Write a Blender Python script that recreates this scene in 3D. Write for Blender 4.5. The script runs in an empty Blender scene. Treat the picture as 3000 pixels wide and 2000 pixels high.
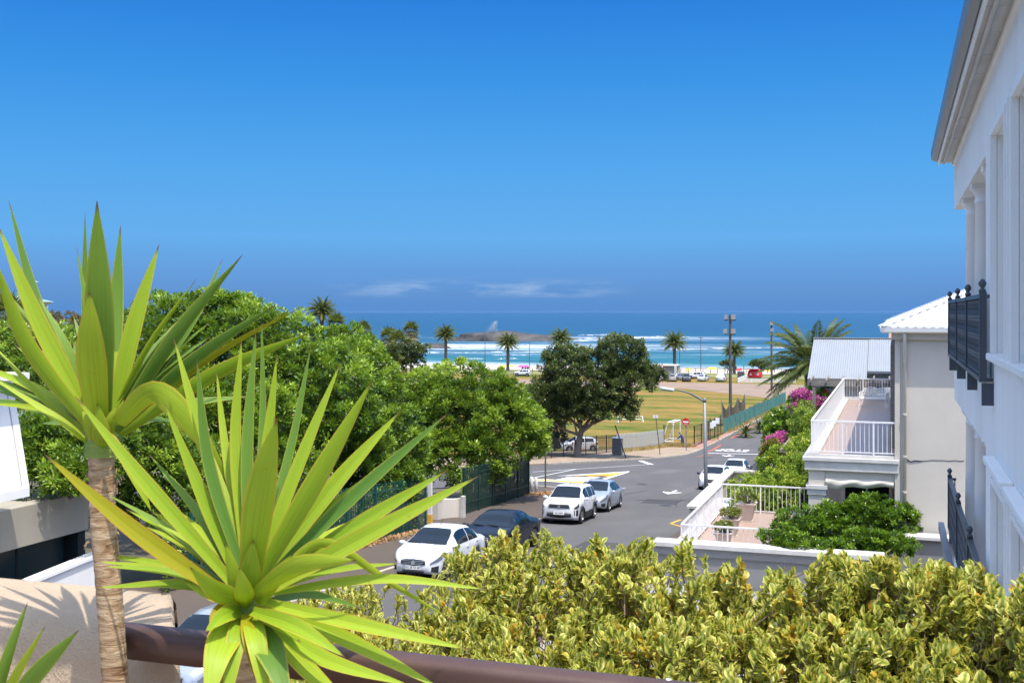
import bpy, bmesh, math, random
import numpy as np
from mathutils import Vector, Matrix, noise as mnoise

# ------------------------------------------------------------------ frame
# X = across the street (right positive), Y = along the street (away), Z = up,
# eye at the origin.  The camera is turned 18.8 degrees left of the street.
F = 3300.0
AL = math.radians(18.8)
SA, CA = math.sin(AL), math.cos(AL)
HOR = 913.0
R = random.Random(7)
NR = np.random.default_rng(11)
sc = bpy.context.scene
col = sc.collection

cam = bpy.data.cameras.new('camera')
cam.sensor_width = 36.0
cam.lens = 36.0 * F / 3000.0
cam.shift_y = -(1000.0 - HOR) / 3000.0
cam.clip_start = 0.05
cam.clip_end = 90000.0
camo = bpy.data.objects.new('camera', cam)
camo.rotation_euler = (math.radians(90), 0, AL)
col.objects.link(camo)
sc.camera = camo
cam.dof.use_dof = True
cam.dof.focus_distance = 60.0
cam.dof.aperture_fstop = 16.0

# ------------------------------------------------------------------ light
SUN_EL = math.radians(70.0)
SH = Vector((0.74, -0.67, 0)).normalized()
SUNV = Vector((SH.x * math.cos(SUN_EL), SH.y * math.cos(SUN_EL), math.sin(SUN_EL)))
sun = bpy.data.lights.new('sun', 'SUN')
sun.energy = 2.05
sun.angle = math.radians(0.53)
sun.color = (1.0, 0.955, 0.88)
suno = bpy.data.objects.new('sun', sun)
suno.rotation_euler = SUNV.to_track_quat('Z', 'Y').to_euler()
col.objects.link(suno)

world = bpy.data.worlds.new('World')
sc.world = world
world.use_nodes = True
wn, wl = world.node_tree.nodes, world.node_tree.links
bg = wn['Background']
bg.inputs['Strength'].default_value = 0.15
sky = wn.new('ShaderNodeTexSky')
sky.sky_type = 'NISHITA'
sky.sun_disc = False
sky.sun_elevation = SUN_EL
sky.sun_rotation = math.atan2(SH.x, SH.y)
sky.altitude = 20
sky.air_density = 1.0
sky.dust_density = 1.6
sky.ozone_density = 0.8
wtc = wn.new('ShaderNodeTexCoord')
wsep = wn.new('ShaderNodeSeparateXYZ')
wl.new(wtc.outputs['Generated'], wsep.inputs[0])
# colour of the air by height above the horizon: a marine haze bank, then clear deepening blue
wmr = wn.new('ShaderNodeMapRange')
wmr.inputs['From Min'].default_value = 0.0
wmr.inputs['From Max'].default_value = 0.5
wl.new(wsep.outputs['Z'], wmr.inputs['Value'])
wramp = wn.new('ShaderNodeValToRGB')
els = wramp.color_ramp.elements
SKYR = [(0.0, (0.120, 0.335, 0.77)), (0.03, (0.148, 0.362, 0.775)), (0.07, (0.165, 0.42, 0.88)), (0.13, (0.165, 0.52, 1.03)),
        (0.25, (0.112, 0.475, 1.03)), (0.40, (0.056, 0.365, 0.97)), (0.56, (0.026, 0.25, 0.86)), (1.0, (0.026, 0.21, 0.74))]
els[0].position, els[0].color = SKYR[0][0], SKYR[0][1] + (1,)
els[1].position, els[1].color = SKYR[-1][0], SKYR[-1][1] + (1,)
for p_, c_ in SKYR[1:-1]:
    e_ = els.new(p_)
    e_.color = c_ + (1,)
wl.new(wmr.outputs[0], wramp.inputs['Fac'])
# thin cloud streaks low over the sea
wmap = wn.new('ShaderNodeMapping')
wmap.inputs['Scale'].default_value = (15, 15, 95)
wl.new(wtc.outputs['Generated'], wmap.inputs['Vector'])
wno = wn.new('ShaderNodeTexNoise')
wno.inputs['Scale'].default_value = 1.0
wno.inputs['Detail'].default_value = 7
wno.inputs['Roughness'].default_value = 0.6
wl.new(wmap.outputs[0], wno.inputs['Vector'])
wcr = wn.new('ShaderNodeMapRange')
wcr.inputs['From Min'].default_value = 0.44
wcr.inputs['From Max'].default_value = 0.66
wl.new(wno.outputs[0], wcr.inputs['Value'])
wband = wn.new('ShaderNodeValToRGB')
be = wband.color_ramp.elements
be[0].position, be[0].color = 0.024, (0, 0, 0, 1)
be[1].position, be[1].color = 0.034, (1, 1, 1, 1)
for p_, v_ in ((0.044, 1), (0.062, 0)):
    e_ = be.new(p_)
    e_.color = (v_, v_, v_, 1)
wmb = wn.new('ShaderNodeMapRange')
wmb.inputs['From Max'].default_value = 0.5
wl.new(wsep.outputs['Z'], wmb.inputs['Value'])
wl.new(wmb.outputs[0], wband.inputs['Fac'])
wmul = wn.new('ShaderNodeMath')
wmul.operation = 'MULTIPLY'
wl.new(wcr.outputs[0], wmul.inputs[0])
wl.new(wband.outputs[0], wmul.inputs[1])
wmul2 = wn.new('ShaderNodeMath')
wmul2.operation = 'MULTIPLY'
wmul2.inputs[1].default_value = 0.8
# one bank of cloud stands over the sea left of the middle
wdot = wn.new('ShaderNodeVectorMath')
wdot.operation = 'DOT_PRODUCT'
wl.new(wtc.outputs['Generated'], wdot.inputs[0])
_az = AL - math.atan((1400 - 1500) / F)
wdot.inputs[1].default_value = (-math.sin(_az), math.cos(_az), 0)
wloc_ = wn.new('ShaderNodeMapRange')
wloc_.interpolation_type = 'SMOOTHSTEP'
wloc_.inputs['From Min'].default_value = math.cos(math.radians(8.5))
wloc_.inputs['From Max'].default_value = math.cos(math.radians(2.5))
wl.new(wdot.outputs['Value'], wloc_.inputs['Value'])
wmul3 = wn.new('ShaderNodeMath')
wmul3.operation = 'MULTIPLY'
wl.new(wmul.outputs[0], wmul3.inputs[0])
wl.new(wloc_.outputs[0], wmul3.inputs[1])
wl.new(wmul3.outputs[0], wmul2.inputs[0])
wcl = wn.new('ShaderNodeMix')
wcl.data_type = 'RGBA'
wl.new(wmul2.outputs[0], wcl.inputs['Factor'])
wl.new(wramp.outputs[0], wcl.inputs[6])
wcl.inputs[7].default_value = (0.46, 0.66, 0.98, 1)
# the physical sky gives the balance of light; the ramp its colour near the horizon
wsc = wn.new('ShaderNodeVectorMath')
wsc.operation = 'SCALE'
wsc.inputs['Scale'].default_value = 2.03
wl.new(wcl.outputs[2], wsc.inputs[0])
wmix = wn.new('ShaderNodeMix')
wmix.data_type = 'RGBA'
wfac = wn.new('ShaderNodeMapRange')
wfac.inputs['From Min'].default_value = 0.28
wfac.inputs['From Max'].default_value = 0.42
wl.new(wsep.outputs['Z'], wfac.inputs['Value'])
wl.new(wfac.outputs[0], wmix.inputs['Factor'])
wl.new(wsc.outputs[0], wmix.inputs[6])
wl.new(sky.outputs[0], wmix.inputs[7])
wl.new(wmix.outputs[2], bg.inputs['Color'])

vs = sc.view_settings
vs.view_transform = 'Standard'
vs.look = 'None'
vs.exposure = 1.45
vs.gamma = 1.0
sc.cycles.use_denoising = True
sc.cycles.max_bounces = 6
sc.cycles.transparent_max_bounces = 8
sc.cycles.caustics_reflective = False
sc.cycles.caustics_refractive = False

# ------------------------------------------------------------------ geometry of the place
GN = [(-80, 0.3), (0, -5.8), (112, -14.37), (118, -14.80), (124, -15.09), (130, -15.2), (272, -15.2), (286, -15.7), (300, -16.3), (330, -17.3), (372, -18.3), (440, -20.5)]

def gz(u):
    for (a, za), (b, zb) in zip(GN, GN[1:]):
        if u <= b:
            return za + (zb - za) * (u - a) / (b - a)
    return GN[-1][1]

def pt(px, py, d):
    k = (px - 1500.0) / F
    return Vector((d * (k * CA - SA), d * (k * SA + CA), -(py - HOR) / F * d))

def gp(px, py, off=0.0):
    """where the ray through a picture point meets the ground"""
    lo, hi = 4.0, 420.0
    for _ in range(50):
        m = (lo + hi) / 2
        p = pt(px, py, m)
        if p.z > gz(p.y) + off:
            lo = m
        else:
            hi = m
    return pt(px, py, lo)

def depth(p):
    return p[0] * -SA + p[1] * CA

def wloc(o):
    v = Vector((0, 0, 0))
    while o is not None:
        v += o.location
        o = o.parent
    return v

# ------------------------------------------------------------------ scene helpers
def tag(o, label=None, cat=None, group=None, kind=None):
    if label: o['label'] = label
    if cat: o['category'] = cat
    if group: o['group'] = group
    if kind: o['kind'] = kind
    return o

def thing(name, label, cat, loc, group=None, rz=0.0):
    o = bpy.data.objects.new(name, None)
    o.empty_display_size = 0.2
    o.location = loc
    o.rotation_euler = (0, 0, rz)
    col.objects.link(o)
    return tag(o, label, cat, group)

def link(name, me, parent=None, loc=None, rot=None):
    o = bpy.data.objects.new(name, me)
    col.objects.link(o)
    if parent is not None:
        o.parent = parent
    if loc is not None:
        o.location = loc
    if rot is not None:
        o.rotation_euler = rot
    return o

class MB:
    def __init__(s):
        s.v, s.f = [], []
        s.uv = None
    def add(s, vs, fs):
        n = len(s.v)
        s.v += [tuple(v) for v in vs]
        s.f += [tuple(i + n for i in f) for f in fs]
        return s
    def box(s, x0, x1, y0, y1, z0, z1):
        return s.add([(x0, y0, z0), (x1, y0, z0), (x1, y1, z0), (x0, y1, z0), (x0, y0, z1), (x1, y0, z1), (x1, y1, z1), (x0, y1, z1)],
                     [(0, 3, 2, 1), (4, 5, 6, 7), (0, 1, 5, 4), (1, 2, 6, 5), (2, 3, 7, 6), (3, 0, 4, 7)])
    def bar(s, a, b, w, h, up=(0, 0, 1)):
        a, b = Vector(a), Vector(b)
        t = (b - a).normalized()
        sd = t.cross(Vector(up))
        if sd.length < 1e-4: sd = t.cross(Vector((0, 1, 0)))
        sd.normalize()
        u = sd.cross(t).normalized()
        vs = [p + sd * (i * w / 2) + u * (j * h / 2) for p in (a, b) for i, j in ((-1, -1), (1, -1), (1, 1), (-1, 1))]
        return s.add(vs, [(0, 1, 2, 3), (7, 6, 5, 4), (0, 4, 5, 1), (1, 5, 6, 2), (2, 6, 7, 3), (3, 7, 4, 0)])
    def tube(s, path, r, n=8, caps=True):
        path = [Vector(p) for p in path]
        m = len(path)
        rs = r if hasattr(r, '__len__') else [r] * m
        base = len(s.v)
        prev = None
        for i, p in enumerate(path):
            t = (path[min(i + 1, m - 1)] - path[max(i - 1, 0)]).normalized()
            if prev is None:
                a = t.cross(Vector((0, 0, 1)))
                if a.length < 1e-3: a = t.cross(Vector((1, 0, 0)))
            else:
                a = prev - t * prev.dot(t)
            a.normalize(); prev = a
            b = t.cross(a)
            for j in range(n):
                an = 2 * math.pi * j / n
                s.v.append(tuple(p + (a * math.cos(an) + b * math.sin(an)) * rs[i]))
        for i in range(m - 1):
            for j in range(n):
                k = (j + 1) % n
                s.f.append((base + i * n + j, base + i * n + k, base + (i + 1) * n + k, base + (i + 1) * n + j))
        if caps:
            s.f.append(tuple(base + j for j in range(n))[::-1])
            s.f.append(tuple(base + (m - 1) * n + j for j in range(n)))
        return s
    def lathe(s, prof, c, n=16, axis='z'):
        base = len(s.v)
        for r_, h in prof:
            for j in range(n):
                an = 2 * math.pi * j / n
                a, b = r_ * math.cos(an), r_ * math.sin(an)
                if axis == 'z': p = (c[0] + a, c[1] + b, c[2] + h)
                elif axis == 'x': p = (c[0] + h, c[1] + a, c[2] + b)
                else: p = (c[0] + a, c[1] + h, c[2] + b)
                s.v.append(p)
        m = len(prof)
        for i in range(m - 1):
            for j in range(n):
                k = (j + 1) % n
                s.f.append((base + i * n + j, base + i * n + k, base + (i + 1) * n + k, base + (i + 1) * n + j))
        s.f.append(tuple(base + j for j in range(n))[::-1])
        s.f.append(tuple(base + (m - 1) * n + j for j in range(n)))
        return s
    def prism(s, poly, lo, hi, axis='z'):
        """poly in the plane across the axis"""
        n = len(poly)
        def mk(a, b, h):
            return (a, b, h) if axis == 'z' else ((h, a, b) if axis == 'x' else (a, h, b))
        vs = [mk(a, b, lo) for a, b in poly] + [mk(a, b, hi) for a, b in poly]
        fs = [tuple(range(n))[::-1], tuple(range(n, 2 * n))] + [(i, (i + 1) % n, n + (i + 1) % n, n + i) for i in range(n)]
        return s.add(vs, fs)
    def grid(s, rows):
        """rows of points -> quads"""
        base = len(s.v)
        w = len(rows[0])
        for r_ in rows: s.v += [tuple(p) for p in r_]
        for i in range(len(rows) - 1):
            for j in range(w - 1):
                a = base + i * w + j
                s.f.append((a, a + 1, a + w + 1, a + w))
        return s
    def mesh(s, name, mat, smooth=False, org=None):
        me = bpy.data.meshes.new(name)
        vs = s.v if org is None else [(x - org[0], y - org[1], z - org[2]) for x, y, z in s.v]
        me.from_pydata(vs, [], s.f)
        if mat is not None: me.materials.append(mat)
        if smooth:
            me.polygons.foreach_set('use_smooth', [True] * len(me.polygons))
        me.update()
        bm = bmesh.new(); bm.from_mesh(me)
        bmesh.ops.recalc_face_normals(bm, faces=bm.faces)
        bm.to_mesh(me); bm.free()
        return me
    def build(s, name, mat, parent=None, smooth=False, local=False, bevel=0.0):
        if parent is not None:
            org = None if local else wloc(parent)
            o = link(name, s.mesh(name, mat, smooth, org), parent)
        else:
            a = np.array(s.v)
            org = ((a[:, 0].min() + a[:, 0].max()) / 2, (a[:, 1].min() + a[:, 1].max()) / 2, a[:, 2].min())
            o = link(name, s.mesh(name, mat, smooth, org))
            o.location = org
        if bevel > 0:
            m = o.modifiers.new('bevel', 'BEVEL')
            m.width = bevel; m.segments = 2; m.limit_method = 'ANGLE'
        return o

def catmull(pts, n):
    pts = [Vector(p) for p in pts]
    P = [pts[0] * 2 - pts[1]] + pts + [pts[-1] * 2 - pts[-2]]
    out = []
    m = len(pts) - 1
    for i in range(n + 1):
        s = i / n * m
        k = min(int(s), m - 1); t = s - k
        a, b, c, d = P[k], P[k + 1], P[k + 2], P[k + 3]
        out.append(0.5 * ((2 * b) + (c - a) * t + (2 * a - 5 * b + 4 * c - d) * t * t + (3 * b - a - 3 * c + d) * t ** 3))
    return out

# ------------------------------------------------------------------ materials
def newmat(name):
    m = bpy.data.materials.new(name)
    m.use_nodes = True
    return m, m.node_tree.nodes, m.node_tree.links, m.node_tree.nodes['Principled BSDF']

def setin(b, **kw):
    for k, v in kw.items():
        k = k.replace('_', ' ')
        if k in b.inputs: b.inputs[k].default_value = v

def noise_node(n, l, scale, detail=4, rough=0.55, vec=None, stretch=None, coord='Object', dist=0.0):
    t = n.new('ShaderNodeTexNoise')
    t.inputs['Scale'].default_value = scale
    t.inputs['Detail'].default_value = detail
    t.inputs['Roughness'].default_value = rough
    t.inputs['Distortion'].default_value = dist
    if vec is None:
        tc = n.new('ShaderNodeTexCoord')
        vec = tc.outputs[coord]
    if stretch is not None:
        mp = n.new('ShaderNodeMapping')
        mp.inputs['Scale'].default_value = stretch
        l.new(vec, mp.inputs['Vector'])
        vec = mp.outputs[0]
    l.new(vec, t.inputs['Vector'])
    return t

def ramp(n, l, src, stops):
    r = n.new('ShaderNodeValToRGB')
    e = r.color_ramp.elements
    e[0].position, e[1].position = stops[0][0], stops[-1][0]
    e[0].color, e[1].color = tuple(stops[0][1]) + (1,), tuple(stops[-1][1]) + (1,)
    for p, c in stops[1:-1]:
        x = e.new(p); x.color = tuple(c) + (1,)
    l.new(src, r.inputs['Fac'])
    return r

def mixc(n, l, fac, a, b, mode='MIX'):
    m = n.new('ShaderNodeMix')
    m.data_type = 'RGBA'
    m.blend_type = mode
    for s, i in ((fac, 0), (a, 6), (b, 7)):
        if hasattr(s, 'links') or hasattr(s, 'is_linked'): l.new(s, m.inputs[i])
        elif i == 0: m.inputs[0].default_value = s
        else: m.inputs[i].default_value = tuple(s) + (1,)
    return m.outputs[2]

def bumpn(n, l, b, src, strength=0.3, dist=0.02):
    bp = n.new('ShaderNodeBump')
    bp.inputs['Strength'].default_value = strength
    bp.inputs['Distance'].default_value = dist
    l.new(src, bp.inputs['Height'])
    l.new(bp.outputs[0], b.inputs['Normal'])

def sc3(c, k): return tuple(min(1.0, x * k) for x in c)

def pbr(name, c, rough=0.6, var=0.12, scale=6.0, bump=0.15, bscale=None, metal=0.0, spec=0.5, coat=0.0, stretch=None, dirt=None, bdist=0.01):
    m, n, l, b = newmat(name)
    t = noise_node(n, l, scale, 5, 0.6, stretch=stretch)
    stops = [(0.3, sc3(c, 1 - var)), (0.7, sc3(c, 1 + var))]
    cr = ramp(n, l, t.outputs[0], stops)
    out = cr.outputs[0]
    if dirt is not None:
        t2 = noise_node(n, l, scale * 0.23, 6, 0.65, stretch=stretch)
        k = ramp(n, l, t2.outputs[0], [(0.5, (0, 0, 0)), (0.74, (0.75, 0.75, 0.75))])
        out = mixc(n, l, k.outputs[0], out, dirt)
    l.new(out, b.inputs['Base Color'])
    setin(b, Roughness=rough, Metallic=metal, Specular_IOR_Level=spec, Coat_Weight=coat)
    if coat: setin(b, Coat_Roughness=0.05)
    if bump > 0:
        t3 = noise_node(n, l, bscale or scale * 5, 4, 0.6)
        bumpn(n, l, b, t3.outputs[0], bump, bdist)
    return m

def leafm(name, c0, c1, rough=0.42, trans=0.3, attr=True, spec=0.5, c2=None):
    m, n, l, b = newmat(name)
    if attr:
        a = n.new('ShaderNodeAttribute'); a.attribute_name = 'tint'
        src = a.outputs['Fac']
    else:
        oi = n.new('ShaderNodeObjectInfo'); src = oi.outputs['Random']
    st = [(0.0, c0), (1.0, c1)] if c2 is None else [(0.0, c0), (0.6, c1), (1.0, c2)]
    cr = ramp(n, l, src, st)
    l.new(cr.outputs[0], b.inputs['Base Color'])
    setin(b, Roughness=rough, Specular_IOR_Level=spec)
    tr = n.new('ShaderNodeBsdfTranslucent')
    br = mixc(n, l, 0.35, cr.outputs[0], (0.45, 0.55, 0.02))
    l.new(br, tr.inputs['Color'])
    mx = n.new('ShaderNodeMixShader')
    mx.inputs[0].default_value = trans
    l.new(b.outputs[0], mx.inputs[1]); l.new(tr.outputs[0], mx.inputs[2])
    l.new(mx.outputs[0], n['Material Output'].inputs['Surface'])
    return m

def flat(name, c, rough=0.5, **k):
    return pbr(name, c, rough, var=k.pop('var', 0.06), bump=k.pop('bump', 0.04), **k)
# ------------------------------------------------------------------ ground, roads, sea
M = {}
def asphalt(name, c, warm):
    m, n, l, b = newmat(name)
    t = noise_node(n, l, 0.35, 6, 0.6, stretch=(1, 0.35, 1))
    cr = ramp(n, l, t.outputs[0], [(0.3, sc3(c, 0.86)), (0.55, c), (0.75, sc3(c, 1.22))])
    t2 = noise_node(n, l, 60, 3, 0.7)
    g = ramp(n, l, t2.outputs[0], [(0.35, (0.8, 0.8, 0.8)), (0.7, (1.15, 1.15, 1.15))])
    o = mixc(n, l, 1.0, cr.outputs[0], g.outputs[0], 'MULTIPLY')
    t3 = noise_node(n, l, 1.3, 7, 0.7, dist=1.5)
    k = ramp(n, l, t3.outputs[0], [(0.60, (0, 0, 0)), (0.72, (0.6, 0.6, 0.6))])
    o = mixc(n, l, k.outputs[0], o, warm)
    l.new(o, b.inputs['Base Color'])
    setin(b, Roughness=0.85, Specular_IOR_Level=0.3)
    bumpn(n, l, b, t2.outputs[0], 0.3, 0.01)
    return m
M['road'] = asphalt('asphalt', (0.108, 0.102, 0.098), (0.088, 0.081, 0.077))
M['pave'] = asphalt('pavement_asphalt', (0.105, 0.082, 0.066), (0.135, 0.105, 0.082))
M['kerb'] = pbr('kerb_concrete', (0.40, 0.35, 0.28), 0.85, 0.2, 3, 0.3, dirt=(0.25, 0.2, 0.15))
M['dirt'] = pbr('sandy_verge', (0.30, 0.225, 0.155), 0.95, 0.22, 1.2, 0.4, dirt=(0.22, 0.17, 0.075))
M['brickpave'] = pbr('brick_paving', (0.33, 0.17, 0.12), 0.9, 0.2, 6, 0.3)
M['paint_w'] = pbr('road_paint_white', (0.74, 0.73, 0.70), 0.7, 0.1, 9, 0.1, dirt=(0.42, 0.40, 0.38))
M['paint_y'] = pbr('road_paint_yellow', (0.72, 0.40, 0.04), 0.7, 0.12, 9, 0.1, dirt=(0.45, 0.30, 0.10))
M['paint_r'] = pbr('road_paint_red', (0.40, 0.10, 0.06), 0.8, 0.25, 9, 0.1, dirt=(0.16, 0.1, 0.09))
M['soil'] = pbr('garden_soil', (0.10, 0.085, 0.05), 0.95, 0.3, 2.5, 0.5)

# dry playing field: bands of straw and living grass
m, n, l, b = newmat('field_grass')
t = noise_node(n, l, 0.055, 7, 0.62, stretch=(1, 3.0, 1), dist=0.3)
cr = ramp(n, l, t.outputs[0], [(0.33, (0.27, 0.165, 0.052)), (0.45, (0.22, 0.155, 0.042)), (0.53, (0.145, 0.135, 0.028)), (0.62, (0.055, 0.105, 0.015))])
t2 = noise_node(n, l, 0.6, 6, 0.7)
t4 = noise_node(n, l, 0.22, 7, 0.75, stretch=(1, 2, 1))
g = ramp(n, l, mixc(n, l, 0.5, t2.outputs[0], t4.outputs[0]), [(0.36, (0.72, 0.74, 0.72)), (0.64, (1.2, 1.16, 1.12))])
o = mixc(n, l, 1.0, cr.outputs[0], g.outputs[0], 'MULTIPLY')
l.new(o, b.inputs['Base Color'])
setin(b, Roughness=0.95, Specular_IOR_Level=0.1)
bumpn(n, l, b, t2.outputs[0], 0.6, 0.1)
M['field'] = m
M['sand'] = pbr('beach_sand', (0.50, 0.43, 0.345), 0.95, 0.08, 0.2, 0.2)
M['verge'] = pbr('coastal_grass', (0.17, 0.17, 0.055), 0.95, 0.4, 0.15, 0.4, dirt=(0.35, 0.29, 0.17))

CUTS = [a for a, _ in GN[1:-1]]
def sheet(name, poly, off, mat, label=None, parent=None, kind='structure', thick=0.0):
    bm = bmesh.new()
    f = bm.faces.new([bm.verts.new((x, y, 0)) for x, y in poly])
    for c in CUTS:
        ge = list(bm.verts) + list(bm.edges) + list(bm.faces)
        bmesh.ops.bisect_plane(bm, geom=ge, plane_co=(0, c, 0), plane_no=(0, 1, 0))
    bmesh.ops.triangulate(bm, faces=bm.faces)
    for v in bm.verts: v.co.z = gz(v.co.y) + off
    bm.normal_update()
    for f in bm.faces:
        if f.normal.z < 0: f.normal_flip()
    if thick > 0:
        r = bmesh.ops.extrude_face_region(bm, geom=list(bm.faces))
        for e in r['geom']:
            if isinstance(e, bmesh.types.BMVert): e.co.z -= thick
        bmesh.ops.recalc_face_normals(bm, faces=bm.faces)
    me = bpy.data.meshes.new(name)
    bm.to_mesh(me); bm.free()
    me.materials.append(mat)
    o = link(name, me, parent)
    if parent is None: tag(o, kind=kind)
    if label: o['label'] = label
    return o

sheet('ground', [(-900, -80), (400, -80), (400, 440), (-900, 440)], -0.05, M['soil'])
KL = -15.2
far_kerb = [(-17.3, 178), (-17.9, 165), (-20.0, 126), (-19.9, 112.5), (-20.9, 106), (-22.4, 101), (-27.2, 89), (-45, 42), (-62, -2)]
near_left = [(-50, -2), (-38, 30), (-29, 57), (-25, 65), (-21.5, 67), (-18, 66), (-15.9, 63), (KL, 58), (KL, -30)]
road = [(-8.9, -30), (-8.9, 178), (-9.5, 262), (-15.5, 262)] + far_kerb + near_left
sheet('road', road, 0.0, M['road'])
# raised pavements with kerb stones
sheet('pavement', [(KL - 0.16, -30), (KL - 0.16, 58), (-16.1, 63), (-18.1, 65.6), (-20.5, 66), (-20.5, -30)], 0.12, M['pave'], thick=0.2)
sheet('pavement', [(-7.7, -30), (-7.7, 140), (-8.74, 140), (-8.74, -30)], 0.12, M['pave'], thick=0.2)
dirt_poly = far_kerb[2:7] + [(-35, 68), (-42, 68), (-33, 106), (-25.4, 127), (-20.4, 127)]
sheet('verge', [(x - 0.18 if i < 5 else x, y) for i, (x, y) in enumerate(dirt_poly)], 0.10, M['dirt'], thick=0.2)
def kerb(path, name='kerb', w=0.16, h=0.13):
    """a run of separate kerb stones"""
    root = link(name, None)
    tag(root, kind='structure')
    root.location = (path[0][0], path[0][1], gz(path[0][1]))
    k = 0
    for (x0, y0), (x1, y1) in zip(path, path[1:]):
        L = math.hypot(x1 - x0, y1 - y0)
        nn = max(1, int(round(L / 1.9)))
        for i in range(nn):
            a, c = i / nn + 0.004, (i + 1) / nn - 0.004
            p = (x0 + (x1 - x0) * a, y0 + (y1 - y0) * a); q = (x0 + (x1 - x0) * c, y0 + (y1 - y0) * c)
            hh = h + R.uniform(-0.012, 0.012)
            MB().bar((p[0], p[1], gz(p[1]) + hh / 2 - 0.05), (q[0], q[1], gz(q[1]) + hh / 2 - 0.05), w, hh + 0.1).build('kerb_stone', M['kerb'], root)
            k += 1
kerb([(KL - 0.08, y) for y in (8, 30, 58)] + [(-15.98, 63.1), (-18.1, 66.0), (-21.5, 66.9)])
kerb(list(reversed([(x - 0.09, y) for x, y in far_kerb[:7]])))
kerb([(-8.82, 50), (-8.82, 140)])
sheet('field', [(-20.6, 127.4), (-17.6, 190), (-15.8, 262), (-160, 262), (-160, 120), (-60, 80), (-40, 88), (-31, 112), (-25.6, 127.4)], 0.03, M['field'])
sheet('path', [(-15.8, 196), (-15.6, 240), (-120, 240), (-120, 224), (-40, 222)], 0.06, pbr('worn_track', (0.245, 0.175, 0.125), 0.95, 0.12, 0.2, 0.3))
sheet('bounce_ground', [(-7.68, 6), (1.2, 6), (1.2, 33.8), (-7.68, 33.8)], 0.14, pbr('bounce_paving', (0.27, 0.255, 0.23), 0.9, 0.1, 1.5, 0.3, dirt=(0.2, 0.19, 0.175)))  # mostly hidden pale ground, added to bounce light onto the white facade
sheet('lawn', [(20, 262.2), (20, 300), (-220, 300), (-220, 262.2)], 0.03, M['verge'])
sheet('beach', [(400, 300.2), (400, 430), (-900, 430), (-900, 300.2)], 0.02, M['sand'])
sheet('pavement', [(-20.3, 127), (-20.1, 141), (-17.2, 190), (-17.5, 178), (-18.1, 165), (-20.12, 127)], 0.10, M['brickpave'], thick=0.2)
sheet('pavement', [(-23.0, 124), (-20.25, 124), (-20.25, 134), (-21.2, 134), (-22.0, 127)], 0.115, M['brickpave'], thick=0.1)

# painted markings
def mark(poly, mat, name, off=0.012):
    return sheet(name, poly, off, mat)
def line(a, b, w, mat, name='road_line', off=0.012):
    a, b = Vector((a[0], a[1])), Vector((b[0], b[1]))
    t = (b - a).normalized(); s_ = Vector((-t.y, t.x)) * w / 2
    return mark([tuple(a + s_), tuple(b + s_), tuple(b - s_), tuple(a - s_)], mat, name, off)
def g2(px, py):
    p = gp(px, py); return (p.x, p.y)
def gline(p, q, w, mat, name='road_line', off=0.012): return line(g2(*p), g2(*q), w, mat, name, off)
gline((1560, 1382), (1906, 1360), 0.13, M['paint_w'])
gline((1908, 1360.5), (1876, 1349), 0.5, M['paint_w'])
gline((1500, 1412), (1690, 1373.5), 0.0001 + 0.12, M['paint_w'])
gline((2074, 1327), (2226, 1330.5), 0.45, M['paint_w'], 'stop_line')
gline((2040, 1337), (2085, 1331), 0.28, M['paint_r']); gline((2076, 1322), (2112, 1303), 0.3, M['paint_r']); gline((2143, 1284), (2215, 1242), 0.3, M['paint_r'])
# painted island with yellow and white bars
def gm(pts, mat, name, off=0.012): return mark([g2(*p) for p in pts], mat, name, off)
isl = 'traffic_island_marking'
gm([(1628, 1394), (1846, 1380), (1835, 1383), (1700, 1392.4)], M['paint_w'], isl)
gm([(1680, 1392.6), (1838, 1382.4), (1820, 1387.5), (1690, 1393.9)], M['paint_y'], isl, 0.014)
gm([(1716, 1394.4), (1812, 1387.6), (1806, 1390.2), (1730, 1395.4)], M['paint_y'], isl, 0.014)
gm([(1764, 1395.6), (1812, 1389.6), (1838, 1383.6), (1795, 1396.5)], M['paint_y'], isl, 0.016)
gm([(1846, 1380.6), (1840, 1384), (1776, 1404), (1758, 1404)], M['paint_w'], isl, 0.018)
for i in range(4):
    y = 1396.5 + i * 3.4
    gm([(1662 - i * 13, y), (1760 - i * 9, y + 0.8), (1752 - i * 9, y + 2.6), (1654 - i * 13, y + 1.8)], M['paint_w'], isl)
gm([(1500, 1404), (1602, 1404.6), (1712, 1411.5), (1704, 1416.5), (1600, 1407.5), (1500, 1407)], M['paint_y'], 'yellow_edge_line')
gm([(1500, 1402.6), (1602, 1403.3), (1712, 1410.2), (1712, 1411.2), (1602, 1404.3), (1500, 1403.7)], M['paint_w'], 'road_line', 0.016)
gm([(1500, 1407.6), (1600, 1408.0), (1704, 1417), (1704, 1418), (1600, 1409.4), (1500, 1408.8)], M['paint_w'], 'road_line', 0.016)
gline((1813, 1430), (1832, 1430), 0.2, M['paint_w'])
gline((1965, 1533), (1995, 1522), 0.14, M['paint_y'], 'yellow_edge_line'); gline((1966, 1534), (2010, 1546), 0.14, M['paint_y'], 'yellow_edge_line')
gline((1905, 1589), (1940, 1589), 0.2, M['paint_y'], 'yellow_edge_line')
def arrow(px, py, L, W, name='road_arrow'):
    c = gp(px, py)
    pl = [(-0.09, L * .55), (0.09, L * .55), (0.09, -L * .05), (W / 2, L * .12), (W / 2, L * .0), (0, -L * .45), (-W / 2, L * .0), (-W / 2, L * .12), (-0.09, -L * .05)]
    mark([(c.x + a, c.y + b_) for a, b_ in pl], M['paint_w'], name)
arrow(1968, 1442, 3.0, 1.15)
arrow(2133, 1334.5, 3.4, 1.3)
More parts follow.
